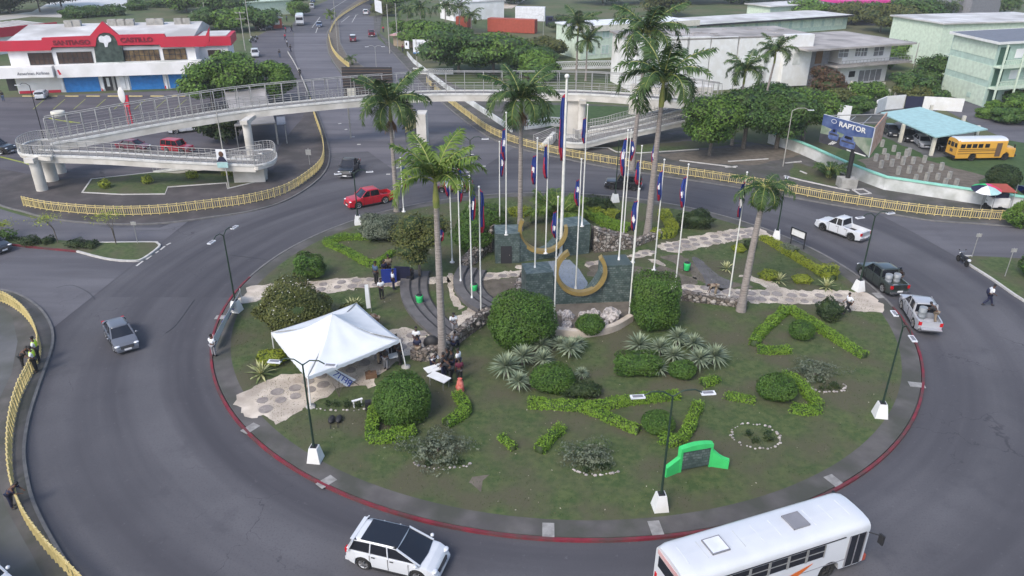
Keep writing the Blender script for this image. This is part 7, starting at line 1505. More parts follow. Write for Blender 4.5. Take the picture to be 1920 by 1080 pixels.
PKX = dict(PK, bedx=(-2.55, -2.54, -.54, -.53), bed=(-2.545, -.535), gh=dict(x0=-.42, x1=1.2, r0=-.32, r1=.45, mid=[(.2, .22)], wt=.74, cp=.12))
DC = dict(PK, bedx=(-2.55, -2.54, -1.06, -1.05), bed=(-2.545, -1.055), gh=dict(x0=-1.0, x1=1.25, r0=-.88, r1=.45, mid=[(.1, .12)], wt=.80, cp=.14), handles=(.25, -.7))
def hd(a, b, z=.02):
    """heading from image point a (rear) to b (front)"""
    A, B = gp(*a), gp(*b); d = B-A; return math.atan2(d.y, d.x), (A+B)/2
def near(rear, front, spec, sideleft):
    """wheels: contact points of the rear and front wheels on the side facing the camera -> centre, heading"""
    A, B = gp(*rear), gp(*front); d = (B-A).normalized(); a = math.atan2(d.y, d.x); n = Vector((-d.y, d.x, 0))*(1 if not sideleft else -1)
    m_ = (A+B)/2-d*(spec['wf']+spec['wr'])/2+n*(spec['W']/2-.13); m_.z = 0; return m_, a
# facing right in the picture -> the camera sees the right side; n must point away from the camera
p, a = near((685, 1066), (784, 1090), SUV, False); whiteS = car('white crossover car with dark glass roof at the bottom of the photo', 'car', p, a, SUV, 'p_white', z=.01)
a, p = hd((207, 600), (240, 656)); car('grey sedan driving down the left side of the roundabout', 'car', gp(229, 640), a, SEDAN, 'p_grey')
p, a = near((1596, 452), (1540, 432), PKX, True); car('white extended cab pickup with empty black bed on the right road', 'pickup', p, a, PKX, 'p_white', 'pickup_truck', rim='rimd')
p, a = near((725, 381), (670, 392), DC, True); car('bright red double cab pickup at the back left of the roundabout', 'pickup', p, a, dict(DC, bump='p_red'), 'p_red', 'pickup_truck')
a, p = hd((668, 306), (648, 332)); car('black pickup with chrome bumper driving towards the roundabout from the north', 'pickup', gp(656, 324), a-.0, PK, 'p_black', 'pickup_truck')
p, a = near((872, 361), (827, 361), SEDAN, True); car('maroon sedan behind the front palm on the far side of the roundabout', 'car', p, a, SEDAN, 'p_maroon')
p, a = near((1190, 358), (1144, 355), BOXY, True); car('black boxy off road car behind the flagpoles', 'car', p, a, BOXY, 'p_black', rim='rimd')
p, a = near((1655, 549), (1614, 518), DC, True); dk = car('dark green double cab pickup loaded with grey drums, door open', 'pickup', p, a, DC, 'p_dgreen', 'pickup_truck'); dkp, dka = p.copy(), a
mb = MB(); mb.box((-.1, -1.32, .80), (.07, .85, .62)); mb.build('open_door', M['p_dgreen'], dk); mb = MB(); mb.box((-.1, -1.28, 1.32), (.04, .7, .4)); mb.build('door_glass', M['glass'], dk)
p, a = near((1716, 622), (1686, 573), DC, True); sv = car('silver double cab pickup carrying drums and a standing man', 'pickup', p, a, dict(DC, gateopen=True), 'p_silver', 'pickup_truck'); svp, sva = p.copy(), a
def onbed(P, a, x, y, z): return Vector((P.x+math.cos(a)*x-math.sin(a)*y, P.y+math.sin(a)*x+math.cos(a)*y, z))
mb = MB(); mb.lathe([(.29, 0), (.31, .05), (.29, .3), (.315, .33), (.29, .36), (.29, .6), (.315, .63), (.29, .66), (.30, .92), (.28, .94), (.26, .92)], n=14); M['drum'] = mat('grey_drum', (.20, .22, .24), .5, (.28, .30, .32), 2); drum = mb.mesh('drum', M['drum'])
for (P, A_, x_, y_, l) in [(dkp, dka, -1.4, .38, 'grey drum in the dark pickup bed, on the right side'), (dkp, dka, -1.4, -.38, 'grey drum in the dark pickup bed, on the left side'), (svp, sva, -1.45, .35, 'tall grey drum in the silver pickup bed beside the cab')]:
    inst('drum', drum, None, onbed(P, A_, x_, y_, .66), rnd.random(), (1, 1, 1 if P is dkp else 1.2), label=l, cat='drum', group='grey drums in the pickup beds')
inst('grey_sack', (lambda q: (q.ell((0, 0, .15), (.35, .25, .16), 8), q)[1])(MB()).mesh('sack', M['greys']), None, onbed(dkp, dka, -2.1, .1, .67), .4, label='grey sack at the tail of the dark pickup bed', cat='sack')
car('dark car cut off at the left edge on the west road', 'car', gp(-16, 468), hd((-30, 462), (12, 474))[0], SEDAN, 'p_dark')
p, a = near((-50, 287), (19, 291), DC, False); car('black pickup at the left edge of the car park', 'pickup', p, a, DC, 'p_black', 'pickup_truck')
car('small white hatchback parked before the shop', 'car', gp(80, 184), math.pi/2+.35, dict(BOXY, L=3.9, H=1.5, wf=1.2, wr=-1.15), 'p_white')
p, a = near((325, 252), (378, 246), PK, False); car('white pickup partly hidden beneath the upper ramp', 'pickup', p, a, PK, 'p_white', 'pickup_truck')
p, a = near((225, 283), (268, 286), SEDAN, False); car('dark red car seen through the lower ramp railing', 'car', p, a, SEDAN, 'p_maroon'); p, a = near((305, 285), (352, 290), BOXY, False); car('bright red car seen through the lower ramp railing', 'car', p, a, BOXY, 'p_red')
def rd(b, to_, spec, pm, label, **k): P = gp(*b); Q = gp(*to_); d = Q-P; return car(label, k.pop('cat', 'car'), P, math.atan2(d.y, d.x), spec, pm, **k)
rd((662, 77), (655, 40), BOXY, 'p_maroon', 'dark red car with white roof driving away on the north road', roofm='p_white')
rd((697, 68), (692, 40), PK, 'p_maroon', 'red pickup driving away up the north road', cat='pickup', name='pickup_truck')
rd((686, 27), (684, 10), BOXY, 'p_white', 'white car driving away at the top of the north road'); rd((599, 50), (594, 80), SEDAN, 'p_blue', 'dark car with pale roof coming down the north road', roofm='p_silver'); rd((585, 16), (570, 36), BOXY, 'p_silver', 'pale blue car near the top of the north road')
rd((587, 4), (575, 20), BOXY, 'p_blue', 'blue car at the very top of the north road')
rd((479, 106), (481, 120), dict(BOXY, L=3.9), 'p_white', 'white car half hidden behind the car park tree'); 
for u, v, l, pm in [(500, 57, 'dark car parked at the far end of the car park', 'p_dark'), (1560, 70, 'x', 'p_dark')][:1]: rd((u, v), (u-20, v+3), SEDAN, pm, l)
for i, (u, v, l) in enumerate([(1668, 252, 'dark car under the carport, leftmost'), (1700, 262, 'dark car under the carport, second from left'), (1727, 273, 'pale grey car under the front of the carport'), (1765, 279, 'black car between carport and yellow bus')]): rd((u, v), (u+18, v+14), SEDAN if i != 3 else BOXY, ['p_dark', 'p_black', 'p_silver', 'p_black'][i], l, z=.04, group='cars under the carport')
car('white vehicle with black roof cut off at the bottom left corner', 'van', gp(-62, 1130), hd((-200, 1060), (10, 1140))[0], dict(SUV, L=5.6, W=2.1, H=2.2, belt=1.5, wf=1.8, wr=-1.8, top=[(-2.8, 1.2), (-2.75, 1.5), (1.9, 1.5), (2.5, 1.1), (2.8, .6)], gh=dict(x0=-2.7, x1=1.9, r0=-2.5, r1=1.3, mid=[(-.3, -.3)], wt=.86)), 'p_white', 'van', z=.13)
# buses
def bus(label, cat, pos, ang, L, W, Hh, pm, spec, name='bus', z=.02):
    t = thing(name, label, cat, (pos.x, pos.y, pos.z+z), ang, None); w_ = W/2; xs = sorted(set([round(x, 3) for x in np.linspace(-L/2, L/2, 30)]+[round(xw+dx, 3) for xw in spec['w'] for dx in np.linspace(-.62, .62, 13)])); V = []; rz = spec.get('rz', .42)
    hl = spec.get('hood', 0)
    for x in xs:
        bot = .42
        for xw in spec['w']:
            if abs(x-xw) < .6: bot = max(bot, .5+math.sqrt(.36-(x-xw)**2))
        e_ = max(0, (abs(x)-(L/2-.22))/.22); top = Hh-.10*e_**2; ww = w_*(1-.04*e_**2)
        if hl and x > L/2-hl: top = 1.75-.15*((x-L/2+hl)/hl)**2; ww = w_*.86; r_ = .25
        else: r_ = rz
        V.append([(x, 0, bot), (x, ww, bot), (x, ww, 1.0 if bot < 1 else bot+.05), (x, ww, top-r_)]+[(x, ww-r_*(1-math.cos(q)), top-r_+r_*math.sin(q)) for q in (.4, .8, 1.2, 1.57)]+[(x, ww*.45, top+.05), (x, 0, top+.07)])
    n = len(V[0]); N = len(xs); A = [p for r_ in V for p in r_]; mb = MB(); Fc = [(i*n+k, i*n+k+1, (i+1)*n+k+1, (i+1)*n+k) for i in range(N-1) for k in range(n-1)]
    def rm(f): zz = min(A[i][2] for i in f); xx = max(A[i][0] for i in f); return 1 if (zz > Hh-spec.get('rz', .42)*.75) else 0
    mi = [rm(f) for f in Fc]; s0 = len(mb.f); mb.add(A, [f[::-1] for f in Fc], 0, True); mb.add([(a, -b_, c) for a, b_, c in A], Fc, 0, True); mb.m = mi+mi
    mb.add(A[:n]+[(a, -b_, c) for a, b_, c in A[1:n-1]][::-1], [tuple(range(2*n-2))], 0); mb.add(A[-n:]+[(a, -b_, c) for a, b_, c in A[-n:][1:n-1]][::-1], [tuple(range(2*n-2))[::-1]], 0)
    mb.build('body', [M[pm], M['p_white']], t, sharp=40)
    for xw in spec['w']:
        for s_ in (-1, 1): wheel(t, xw, s_*(w_-.2), .48, .3, 'rimd')
    return t
# white bus, bottom right: rear on the left of the picture
zb_ = 2.95; rL, rR = gp(1262, 1032, 2.6), gp(1640, 985, 2.6)
A_, B_ = gp(1252, 1010, zb_-.35), gp(1420, 1108, zb_-.35)
Pn, Pf = gp(1330, 1090, zb_-.2), gp(1640, 990, zb_-.2)   # near roof edge, rear and front ends
d = (Pf-Pn).normalized(); ang = math.atan2(d.y, d.x)
far_r, far_f = gp(1262, 1002, zb_), gp(1572, 925, zb_)
print('BUS', Pn, Pf, far_r, far_f, (Pf-Pn).length, (far_f-far_r).length)
nn = Vector((-d.y, d.x, 0)); Wb = 2.45; Lb = 10.2; ff_ = gp(1636, 985, zb_-.25); ctr = ff_-d*Lb/2+nn*Wb/2; ctr.z = 0
b = bus('white bus with orange swoosh and roof hatches at the bottom right', 'bus', ctr, ang, Lb, Wb, zb_, 'p_white', dict(w=(Lb/2-2.1, -Lb/2+2.6), rz=.38), z=.01)
def bx(c, s_, m, name, par=b): mb = MB(); mb.box(c, s_); return mb.build(name, M[m], par)
for s_ in (-1, 1):
    for k in range(8 if s_ > 0 else 7):
        x_ = -Lb/2+.75+k*1.05; w__ = bx((x_, s_*(Wb/2+.0), 2.02), (.96, .05, .72), 'glass', 'window'); mb = MB(); mb.box((x_, s_*(Wb/2+.03), 2.05), (.96, .03, .04)); [mb.box((x_+e*.49, s_*(Wb/2+.03), 2.02), (.06, .03, .76)) for e in (-1, 1)]; mb.build('frame', M['rail'], w__)
    mb = MB(); mb.box((-.6, s_*(Wb/2+.0), 2.46), (Lb-1.8, .06, .05)); mb.build('black_trim', M['plast'], b)
    mb = MB(); mb.box((-.4, s_*(Wb/2+.004), 1.0), (Lb-1.4, .03, .03)); mb.build('rub_rail', M['greys'], b)
M['swoosh'] = mat('orange_swoosh', (.58, .13, .02), .4)
mb = MB(); mb.add([(x_, -(Wb/2+.02), z_) for x_, z_ in [(-1.4, .75), (.2, 1.2), (.1, .95), (1.9, 1.45), (1.5, 1.15), (1.0, .85), (.9, 1.0), (-.3, .7)]], [tuple(range(8))]); o = mb.build('swoosh_graphic', M['swoosh'], b); o.modifiers.new('t', 'SOLIDIFY').thickness = .01
mb = MB(); mb.add([(x_, -(Wb/2+.02), z_) for x_, z_ in [(-4.6, .75), (-2.0, .95), (-2.6, 1.15), (-4.6, 1.0)]], [(0, 1, 2, 3)]); o = mb.build('swoosh_graphic', M['swoosh'], b); o.modifiers.new('t', 'SOLIDIFY').thickness = .01
dr = bx((Lb/2-.75, -(Wb/2+.005), 1.45), (.95, .06, 1.9), 'glass', 'door'); mb = MB(); [mb.box((Lb/2-.75+e*.47, -(Wb/2+.03), 1.45), (.05, .05, 1.9)) for e in (-1, 0, 1)]; mb.build('frame', M['greys'], dr)
bx((Lb/2-.0, 0, 1.95), (.06, Wb*.86, 1.0), 'glass', 'windscreen'); bx((Lb/2+.1, 0, .55), (.22, Wb*.95, .35), 'rust', 'bumper'); bx((-Lb/2, 0, 2.05), (.05, Wb*.72, .62), 'glass', 'rear_window'); bx((-Lb/2-.1, 0, .55), (.2, Wb*.95, .3), 'rust', 'bumper'); bx((-Lb/2-.005, 0, 2.55), (.06, Wb*.8, .22), 'pinkroof', 'rear_panel')
for x_, m_, s_ in ((-Lb/2+2.3, 'bwhite', 1), (1.6, 'greys', 1)):
    h_ = bx((x_, 0, zb_+.09), (.85, .85, .09), m_, 'roof_hatch'); mb = MB(); [mb.box((x_+e*.44, 0, zb_+.09), (.04, .92, .11)) for e in (-1, 1)]; [mb.box((x_, e*.44, zb_+.092), (.92, .04, .11)) for e in (-1, 1)]; mb.build('rim', M['greys'], h_)
mb = MB(); [mb.box((x_, 0, zb_+.055), (.025, Wb*.42, .03)) for x_ in np.arange(-Lb/2+.6, Lb/2-.4, .98)]; mb.build('roof_seams', M['wallw2'], b)
for s_ in (-1, 1):
    mb = MB(); mb.tube([(Lb/2-.1, s_*Wb/2, 2.3), (Lb/2+.35, s_*(Wb/2+.3), 2.2)], .03, 5); mb.box((Lb/2+.38, s_*(Wb/2+.35), 2.0), (.1, .28, .55)); mb.build('mirror', M['plast'], b)
    mb = MB(); mb.ell((Lb/2+.05, s_*Wb*.38, .85), (.08, .16, .14), 8); mb.build('headlight', M['lamp'], b); mb = MB(); mb.box((-Lb/2-.01, s_*Wb*.4, 1.1), (.05, .16, .3)); mb.build('tail_light', M['tail'], b)
# yellow school bus
P, Q = gp(1795, 303), gp(1888, 301); d = (Q-P).normalized(); ang = math.atan2(d.y, d.x); c = (P+Q)/2+Vector((-d.y, d.x, 0))*1.1+d*.2
paint('p_yel', (.62, .33, .05))
b = bus('yellow school bus with black stripes parked beside the teal carport', 'bus', c, ang, 8.4, 2.3, 2.95, 'p_yel', dict(w=(2.9, -1.8), hood=1.5, rz=.45), 'school_bus', z=.02)
for s_ in (-1, 1):
    for k in range(6):
        if s_ < 0 and k == 5: continue
        bx((-3.5+k*.82 if not (s_ < 0 and k == 4) else -.1, s_*1.155, 2.08), (.62, .05, .52), 'glass', 'window', b)
    for z_ in (1.05, 1.4, 1.62): bx((-1.0, s_*1.16, z_), (6., .04, .06), 'plast', 'black_stripe', b)
    mb = MB(); mb.ell((4.2, s_*.75, 1.15), (.08, .14, .14), 8); mb.build('headlight', M['lamp'], b)
    mb = MB(); mb.tube([(2.8, s_*1.1, 2.3), (3.5, s_*1.45, 2.3)], .025, 5); mb.box((3.5, s_*1.5, 2.05), (.06, .22, .45)); mb.build('mirror', M['plast'], b)
bx((1.6, -1.16, 1.5), (.75, .05, 1.8), 'tinted', 'door', b); bx((2.72, 0, 2.25), (.06, 1.9, .75), 'glass', 'windscreen', b); bx((-4.2, 0, 2.1), (.06, .6, .6), 'glass', 'rear_window', b); bx((-4.2, .72, 2.1), (.06, .45, .55), 'glass', 'rear_window', b); bx((-4.2, -.72, 2.1), (.06, .45, .55), 'glass', 'rear_window', b); bx((-4.2, 0, 1.3), (.06, .6, .4), 'tinted', 'rear_panel', b); bx((4.3, 0, .65), (.2, 2.1, .3), 'plast', 'bumper', b); bx((-4.3, 0, .6), (.2, 2.2, .28), 'plast', 'bumper', b)
# small white bus on the north road
P = gp(563, 46); Q = gp(560, 75); d = Q-P; b = bus('white bus coming down the north road at the top', 'bus', P, math.atan2(d.y, d.x), 7.5, 2.4, 3.1, 'p_white', dict(w=(2.3, -2.3), rz=.3), z=.03)
bx((3.77, 0, 2.1), (.06, 2., .8), 'glass', 'windscreen', b); bx((3.8, 0, .7), (.15, 2.2, .3), 'chrome', 'bumper', b); [bx((x_, s_*1.2, 2.1), (.9, .05, .6), 'glass', 'window', b) for x_ in (-3, -1.9, -.8, .3, 1.4) for s_ in (-1, 1)]
for s_ in (-1, 1): bx((3.78, s_*.85, 1.1), (.05, .3, .2), 'lamp', 'headlight', b)
# motorcycles
def moto(P, a, label, pm='p_black', z=0.02):
    t = thing('motorcycle', label, 'motorcycle', (P.x, P.y, z), a, 'motorcycles'); ty, ri = wheelmesh(.30, .1, 'rimd')
    for x in (-.65, .65): o = inst('wheel', ty, t, (x, 0, .3), 0, (1, .9, 1)); inst('rim', ri, o)
    mb = MB(); mb.tube([(-.3, 0, .5), (0, 0, .62), (.35, 0, .78), (.5, 0, .85)], [.12, .15, .17, .08], 8); mb.ell((.0, 0, .42), (.25, .15, .2), 8); mb.build('frame', M[pm], t)
    mb = MB(); mb.tube([(-.75, 0, .82), (-.4, 0, .78), (.0, 0, .76)], [.08, .13, .11], 8); mb.build('seat', M['plast'], t)
    mb = MB(); mb.tube([(.65, 0, .3), (.5, 0, .9), (.42, 0, 1.02)], .04, 6); mb.tube([(.36, -.36, 1.05), (.44, 0, 1.02), (.36, .36, 1.05)], .022, 5); mb.build('handlebar', M['chrome'], t)
    for s_ in (-1, 1): mb = MB(); mb.tube([(.38, s_*.25, 1.05), (.4, s_*.3, 1.22)], .012, 4); mb.ell((.4, s_*.31, 1.26), (.03, .08, .05), 6); mb.build('mirror', M['plast'], t)
    mb = MB(); mb.ell((.6, 0, .85), (.08, .1, .1), 8); mb.build('headlight', M['lamp'], t); mb = MB(); mb.tube([(-.1, -.16, .3), (-.8, -.18, .42)], .05, 6); mb.build('exhaust', M['chrome'], t); mb = MB(); mb.box((-.88, 0, .72), (.2, .2, .16)); mb.build('tail_rack', M['bwhite'], t)
moto(gp(1803, 495), hd((1815, 502), (1795, 488))[0], 'black motorcycle parked by the tip of the right traffic island')
for i, (u, v) in enumerate([(475, 80), (478, 74)]): moto(gp(u, v), .5, 'motorcycle parked near the utility poles in the car park, '+['near', 'far'][i]+' one', z=.02)
# ================================================================ people
def skinmesh(name, V, E_, Rr, root=0, sub=1, mats=None):
    me = bpy.data.meshes.new(name); me.from_pydata(V, E_, []); o = bpy.data.objects.new(name, me); COL.objects.link(o); m_ = o.modifiers.new('s', 'SKIN'); m_.use_smooth_shade = True
    sk = me.skin_vertices[0].data
    for i, r in enumerate(Rr): sk[i].radius = (r, r) if not isinstance(r, tuple) else r
    for i in range(len(V)): sk[i].use_root = (i == root)
    s_ = o.modifiers.new('u', 'SUBSURF'); s_.levels = s_.render_levels = sub
    dg = bpy.context.evaluated_depsgraph_get(); out = bpy.data.meshes.new_from_object(o.evaluated_get(dg)); bpy.data.objects.remove(o); out.materials.clear(); out.materials.append(M['skin']); out.name = name; return out
def pose(kind):
    """joint positions: x right, y forward (facing +y)"""
    J = dict(pel=(0, 0, .95), ch=(0, .0, 1.30), nk=(0, .0, 1.47), hdb=(0, .02, 1.56), hd=(0, .03, 1.68), hpL=(-.10, 0, .90), hpR=(.10, 0, .90), knL=(-.11, .02, .50), knR=(.11, .02, .50), anL=(-.11, 0, .08), anR=(.11, 0, .08),
             shL=(-.19, 0, 1.40), shR=(.19, 0, 1.40), elL=(-.24, -.02, 1.12), elR=(.24, -.02, 1.12), wrL=(-.23, .08, .88), wrR=(.23, .08, .88))
    if kind == 'walk': J.update(knL=(-.10, .22, .52), anL=(-.10, .34, .10), knR=(.10, -.05, .50), anR=(.10, -.34, .14), elL=(-.25, -.16, 1.14), wrL=(-.22, -.10, .92), elR=(.25, .10, 1.13), wrR=(.20, .30, 1.02), ch=(0, .05, 1.30), nk=(0, .08, 1.46), hdb=(0, .11, 1.55), hd=(0, .14, 1.66), shL=(-.18, .03, 1.39), shR=(.18, .10, 1.39))
    if kind == 'lean': J.update(ch=(0, .22, 1.22), nk=(0, .36, 1.34), hdb=(0, .42, 1.40), hd=(0, .50, 1.48), shL=(-.19, .30, 1.28), shR=(.19, .30, 1.28), elL=(-.25, .45, 1.05), elR=(.25, .45, 1.05), wrL=(-.16, .62, 1.0), wrR=(.16, .62, 1.0), anL=(-.14, -.16, .08), knL=(-.12, -.06, .5))
    if kind == 'arms': J.update(elL=(-.26, .06, 1.14), elR=(.26, .06, 1.14), wrL=(-.10, .28, 1.16), wrR=(.12, .30, 1.08))
    if kind == 'sit': J.update(pel=(0, 0, .50), ch=(0, .08, .85), nk=(0, .14, 1.02), hdb=(0, .18, 1.10), hd=(0, .22, 1.21), hpL=(-.10, 0, .48), hpR=(.10, 0, .48), knL=(-.14, .42, .50), knR=(.14, .42, .50), anL=(-.14, .44, .08), anR=(.14, .48, .08), shL=(-.19, .12, .95), shR=(.19, .12, .95), elL=(-.25, .22, .70), elR=(.25, .22, .70), wrL=(-.12, .42, .62), wrR=(.12, .42, .62))
    if kind == 'bend': J.update(ch=(0, .35, 1.05), nk=(0, .52, 1.02), hdb=(0, .60, 1.0), hd=(0, .70, .96), shL=(-.18, .48, .98), shR=(.18, .48, .98), elL=(-.2, .52, .70), elR=(.2, .52, .70), wrL=(-.14, .55, .45), wrR=(.14, .6, .45), knL=(-.12, .12, .5))
    return {k: Vector(v) for k, v in J.items()}
PM = {}
def personmeshes(kind):
    if kind in PM: return PM[kind]
    J = pose(kind); N_ = ['pel', 'ch', 'nk', 'hdb', 'hd', 'hpL', 'hpR', 'knL', 'knR', 'anL', 'anR', 'shL', 'shR', 'elL', 'elR', 'wrL', 'wrR']; V = [J[k] for k in N_]; ix = {k: i for i, k in enumerate(N_)}
    Rd = dict(pel=.125, ch=.135, nk=.055, hdb=.062, hd=.098, hpL=.085, hpR=.085, knL=.06, knR=.06, anL=.042, anR=.042, shL=.055, shR=.055, elL=.040, elR=.040, wrL=.027, wrR=.027); Rr = [Rd[k] for k in N_]
    E_ = [(ix[a], ix[b_]) for a, b_ in [('pel', 'ch'), ('ch', 'nk'), ('nk', 'hdb'), ('hdb', 'hd'), ('pel', 'hpL'), ('pel', 'hpR'), ('hpL', 'knL'), ('hpR', 'knR'), ('knL', 'anL'), ('knR', 'anR'), ('ch', 'shL'), ('ch', 'shR'), ('shL', 'elL'), ('shR', 'elR'), ('elL', 'wrL'), ('elR', 'wrR')]]
    up = (J['hd']-J['hdb']).normalized(); fw = Vector((0, 1, 0)); fw = (fw-up*fw.dot(up)).normalized()
    V.append(J['hd']+up*.07); Rr.append(.075); E_.append((ix['hd'], len(V)-1)); V.append(J['hd']+fw*.10-up*.01); Rr.append(.022); E_.append((ix['hd'], len(V)-1))
    for s_, w_, e_ in (('L', 'wrL', 'elL'), ('R', 'wrR', 'elR')):
        d = (J[w_]-J[e_]).normalized(); sd_ = d.cross(Vector((0, 0, 1))); sd_ = sd_.normalized() if sd_.length > .1 else Vector((1, 0, 0)); pm_ = len(V); V.append(J[w_]+d*.06); Rr.append(.032); E_.append((ix[w_], pm_))
        for k in range(4): o_ = (k-1.5)*.02; V.append(J[w_]+d*(.155-.012*abs(k-1.3))+sd_*o_*1.3+Vector((0, .012, -.01))); Rr.append(.0085); E_.append((pm_, len(V)-1))
        V.append(J[w_]+d*.09+sd_*(.055)); Rr.append(.010); E_.append((pm_, len(V)-1))
        an = J['an'+s_]; V.append(an+Vector((0, .13, -.045))); Rr.append(.035); E_.append((ix['an'+s_], len(V)-1))
    body = skinmesh('body', V, E_, Rr)
    # shirt
    S1 = ['pel', 'ch', 'shL', 'shR', 'elL', 'elR']; SV = [J['pel']+(J['ch']-J['pel'])*.05, J['ch'], J['shL'], J['shR'], J['shL'].lerp(J['elL'], .85), J['shR'].lerp(J['elR'], .85), J['ch'].lerp(J['nk'], .62)]
    shirt = skinmesh('shirt', SV, [(0, 1), (1, 2), (1, 3), (2, 4), (3, 5), (1, 6)], [.185, .195, .095, .095, .075, .075, .09])
    TV = [J['pel'].lerp(J['ch'], .12), J['hpL'], J['hpR'], J['knL'], J['knR'], J['anL']+Vector((0, 0, .03)), J['anR']+Vector((0, 0, .03))]
    tr = skinmesh('trousers', TV, [(0, 1), (0, 2), (1, 3), (2, 4), (3, 5), (4, 6)], [.165, .12, .12, .092, .092, .072, .072])
    mb = MB(); c = J['hd']+up*.035-fw*.022; mb.ell((0, 0, 0), (.108, .112, .10), 10); mb.xf(Matrix.Translation(c) @ up.to_track_quat('Z', 'Y').to_matrix().to_4x4()); hair = mb.mesh('hair', M['hair'])
    mb = MB()
    for s_ in ('L', 'R'): a = J['an'+s_]; mb.ell((a.x, a.y+.06, a.z-.035), (.055, .15, .05), 8)
    shoes = mb.mesh('shoes', M['black'])
    mb = MB()
    for s_ in (-1, 1): q = J['hd']+fw*.088+Vector((s_*.036, 0, 0))+up*.018; mb.ell(tuple(q), (.013, .010, .009), 6)
    eyes = mb.mesh('eyes', M['wht']); mb = MB(); q = J['hd']+fw*.09-up*.045; mb.ell(tuple(q), (.028, .012, .008), 6); mouth = mb.mesh('mouth', M['maroon'])
    mb = MB()
    for s_ in (-1, 1): q = J['hd']+Vector((s_*.10, 0, 0)); mb.ell(tuple(q), (.014, .025, .035), 6)
    ears = mb.mesh('ears', M['skin'])
    PM[kind] = (body, shirt, tr, hair, shoes, eyes, mouth, ears); return PM[kind]
def person(P, face, kind, shirt, trous, label, skin='skin', sc=1., hat=None, vest=None, bag=None, z=None, hair='hair'):
    """face: heading angle the person looks along"""
    if z is not None: P = Vector((P.x, P.y, z))
    body, sh, tr, hr, so_, ey, mo, ea = personmeshes(kind); t = thing('person', label, 'person', P, face-math.pi/2); t.scale = (sc*1.06,)*3
    def pt(name, me, m, par=t):
        o = bpy.data.objects.new(name, me); COL.objects.link(o); o.parent = par; o.material_slots[0].link = 'OBJECT'; o.material_slots[0].material = M[m]; return o
    b_ = pt('body', body, skin); pt('shirt', sh, shirt); pt('trousers', tr, trous); pt('hair', hr, hat or hair); pt('shoes', so_, 'black'); pt('eyes', ey, 'wht', b_); pt('mouth', mo, 'maroon', b_); pt('ears', ea, skin, b_)
    if vest: o = pt('vest', sh, vest); o.scale = (1.0, 1.09, 1); o.scale = (.90, 1.22, 1.0)
    if bag: J = pose(kind); mb = MB(); mb.ell((J['ch'].x, J['ch'].y-.24, J['ch'].z-.12), (.16, .12, .24), 8); mb.build('backpack', M[bag], t)
    return t
TC = -math.pi/2   # towards the camera
person(gp(706, 533, ZI), .9, 'stand', 'denim', 'black', 'tall person in blue shirt standing on the upper garden path, seen from behind', sc=1.15)
person(gp(730, 519, ZI), 1.9, 'arms', 'khaki', 'black', 'person in beige shirt facing away beside the blue cloth screen', sc=1.12)
person(gp(738, 543, ZI), .3, 'stand', 'bwhite', 'navy', 'person in white shirt standing at the end of the upper garden path')
person(gp(716, 560, ZI), -1.0, 'arms', 'bwhite', 'black', 'person in white shirt and black trousers on the grass below the upper path')
person(gp(773, 528, ZI), 2.4, 'bend', 'dgreenw', 'black', 'person in dark green clothes bending by the navy screen')
person(gp(782, 655, ZI), TC, 'arms', 'bwhite', 'navy', 'person in white shirt facing the camera on the lower sandy path'); person(gp(784, 672, ZI), math.pi/2, 'stand', 'navy', 'khaki', 'person in navy top with back turned, in front of the white shirted one')
person(gp(850, 628, ZI+.0), -1.2, 'sit', 'bwhite', 'greys', 'person in white shirt sitting on top of the stone retaining wall', z=.75); person(gp(851, 655, ZI), 1.2, 'sit', 'greys', 'navy', 'person in grey shirt sitting against the stone retaining wall', z=ZI)
person(gp(840, 696, ZI), 3.0, 'arms', 'black', 'black', 'person in black with white paper in hand, right of the upper table'); person(gp(860, 697, ZI), 2.7, 'stand', 'bwhite', 'navy', 'person in white shirt right of the tables, maroon bag in front'); person(gp(845, 714, ZI), 2.6, 'lean', 'black', 'black', 'person in black leaning over the lower table'); person(gp(862, 716, ZI), 1.8, 'stand', 'maroon', 'black', 'person in maroon top standing just above the orange bag')
person(gp(812, 696, ZI), -1.0, 'lean', 'bwhite', 'navy', 'person in white bending over papers on the upper table')
person(gp(722, 524, ZI), 2.2, 'stand', 'navy', 'black', 'person in navy standing between the beige shirt and the blue screen'); person(gp(833, 708, ZI), 2.5, 'stand', 'plast', 'navy', 'person in dark top between the two folding tables', sc=1.05); person(gp(716, 672, ZI), -.4, 'arms', 'bwhite', 'navy', 'person in white shirt deep in the shade of the tent'); person(gp(724, 693, ZI), 1.0, 'stand', 'plast', 'greys', 'person in black shirt under the tent beside the small table'); person(gp(745, 670, ZI), TC, 'arms', 'tan', 'black', 'person under the right corner of the tent facing the small table'); person(gp(735, 668, ZI), -1.8, 'arms', 'greys', 'black', 'person in grey behind the small table under the tent'); person(gp(752, 683, ZI), 2.9, 'arms', 'plast', 'plast', 'person in black at the right tent pole beside the small table', sc=1.08); person(gp(848, 701, ZI), 2.8, 'arms', 'plast', 'navy', 'person in black between the upper table and the white shirted one', sc=1.05); person(gp(710, 681, ZI), .3, 'stand', 'pinkroof', 'tan', 'person in pale clothes in the shade of the tent front edge')
person(gp(709, 617, ZI), 2.5, 'bend', 'khaki', 'khaki', 'person in camouflage bending behind the right side of the tent')
person(gp(1342, 556, ZI), 3.0, 'bend', 'khaki', 'tan', 'person in beige bending at the low broken stone wall')
person(gp(1588, 588, ZI), 3.3, 'walk', 'bwhite', 'black', 'person in pale lilac shirt striding left off the right sandy path', skin='skin2')
person(gp(1850, 573, .02), -.3, 'walk', 'bwhite', 'navy', 'person in white shirt with dark backpack walking across the right hand road', sc=1.05, bag='navy')
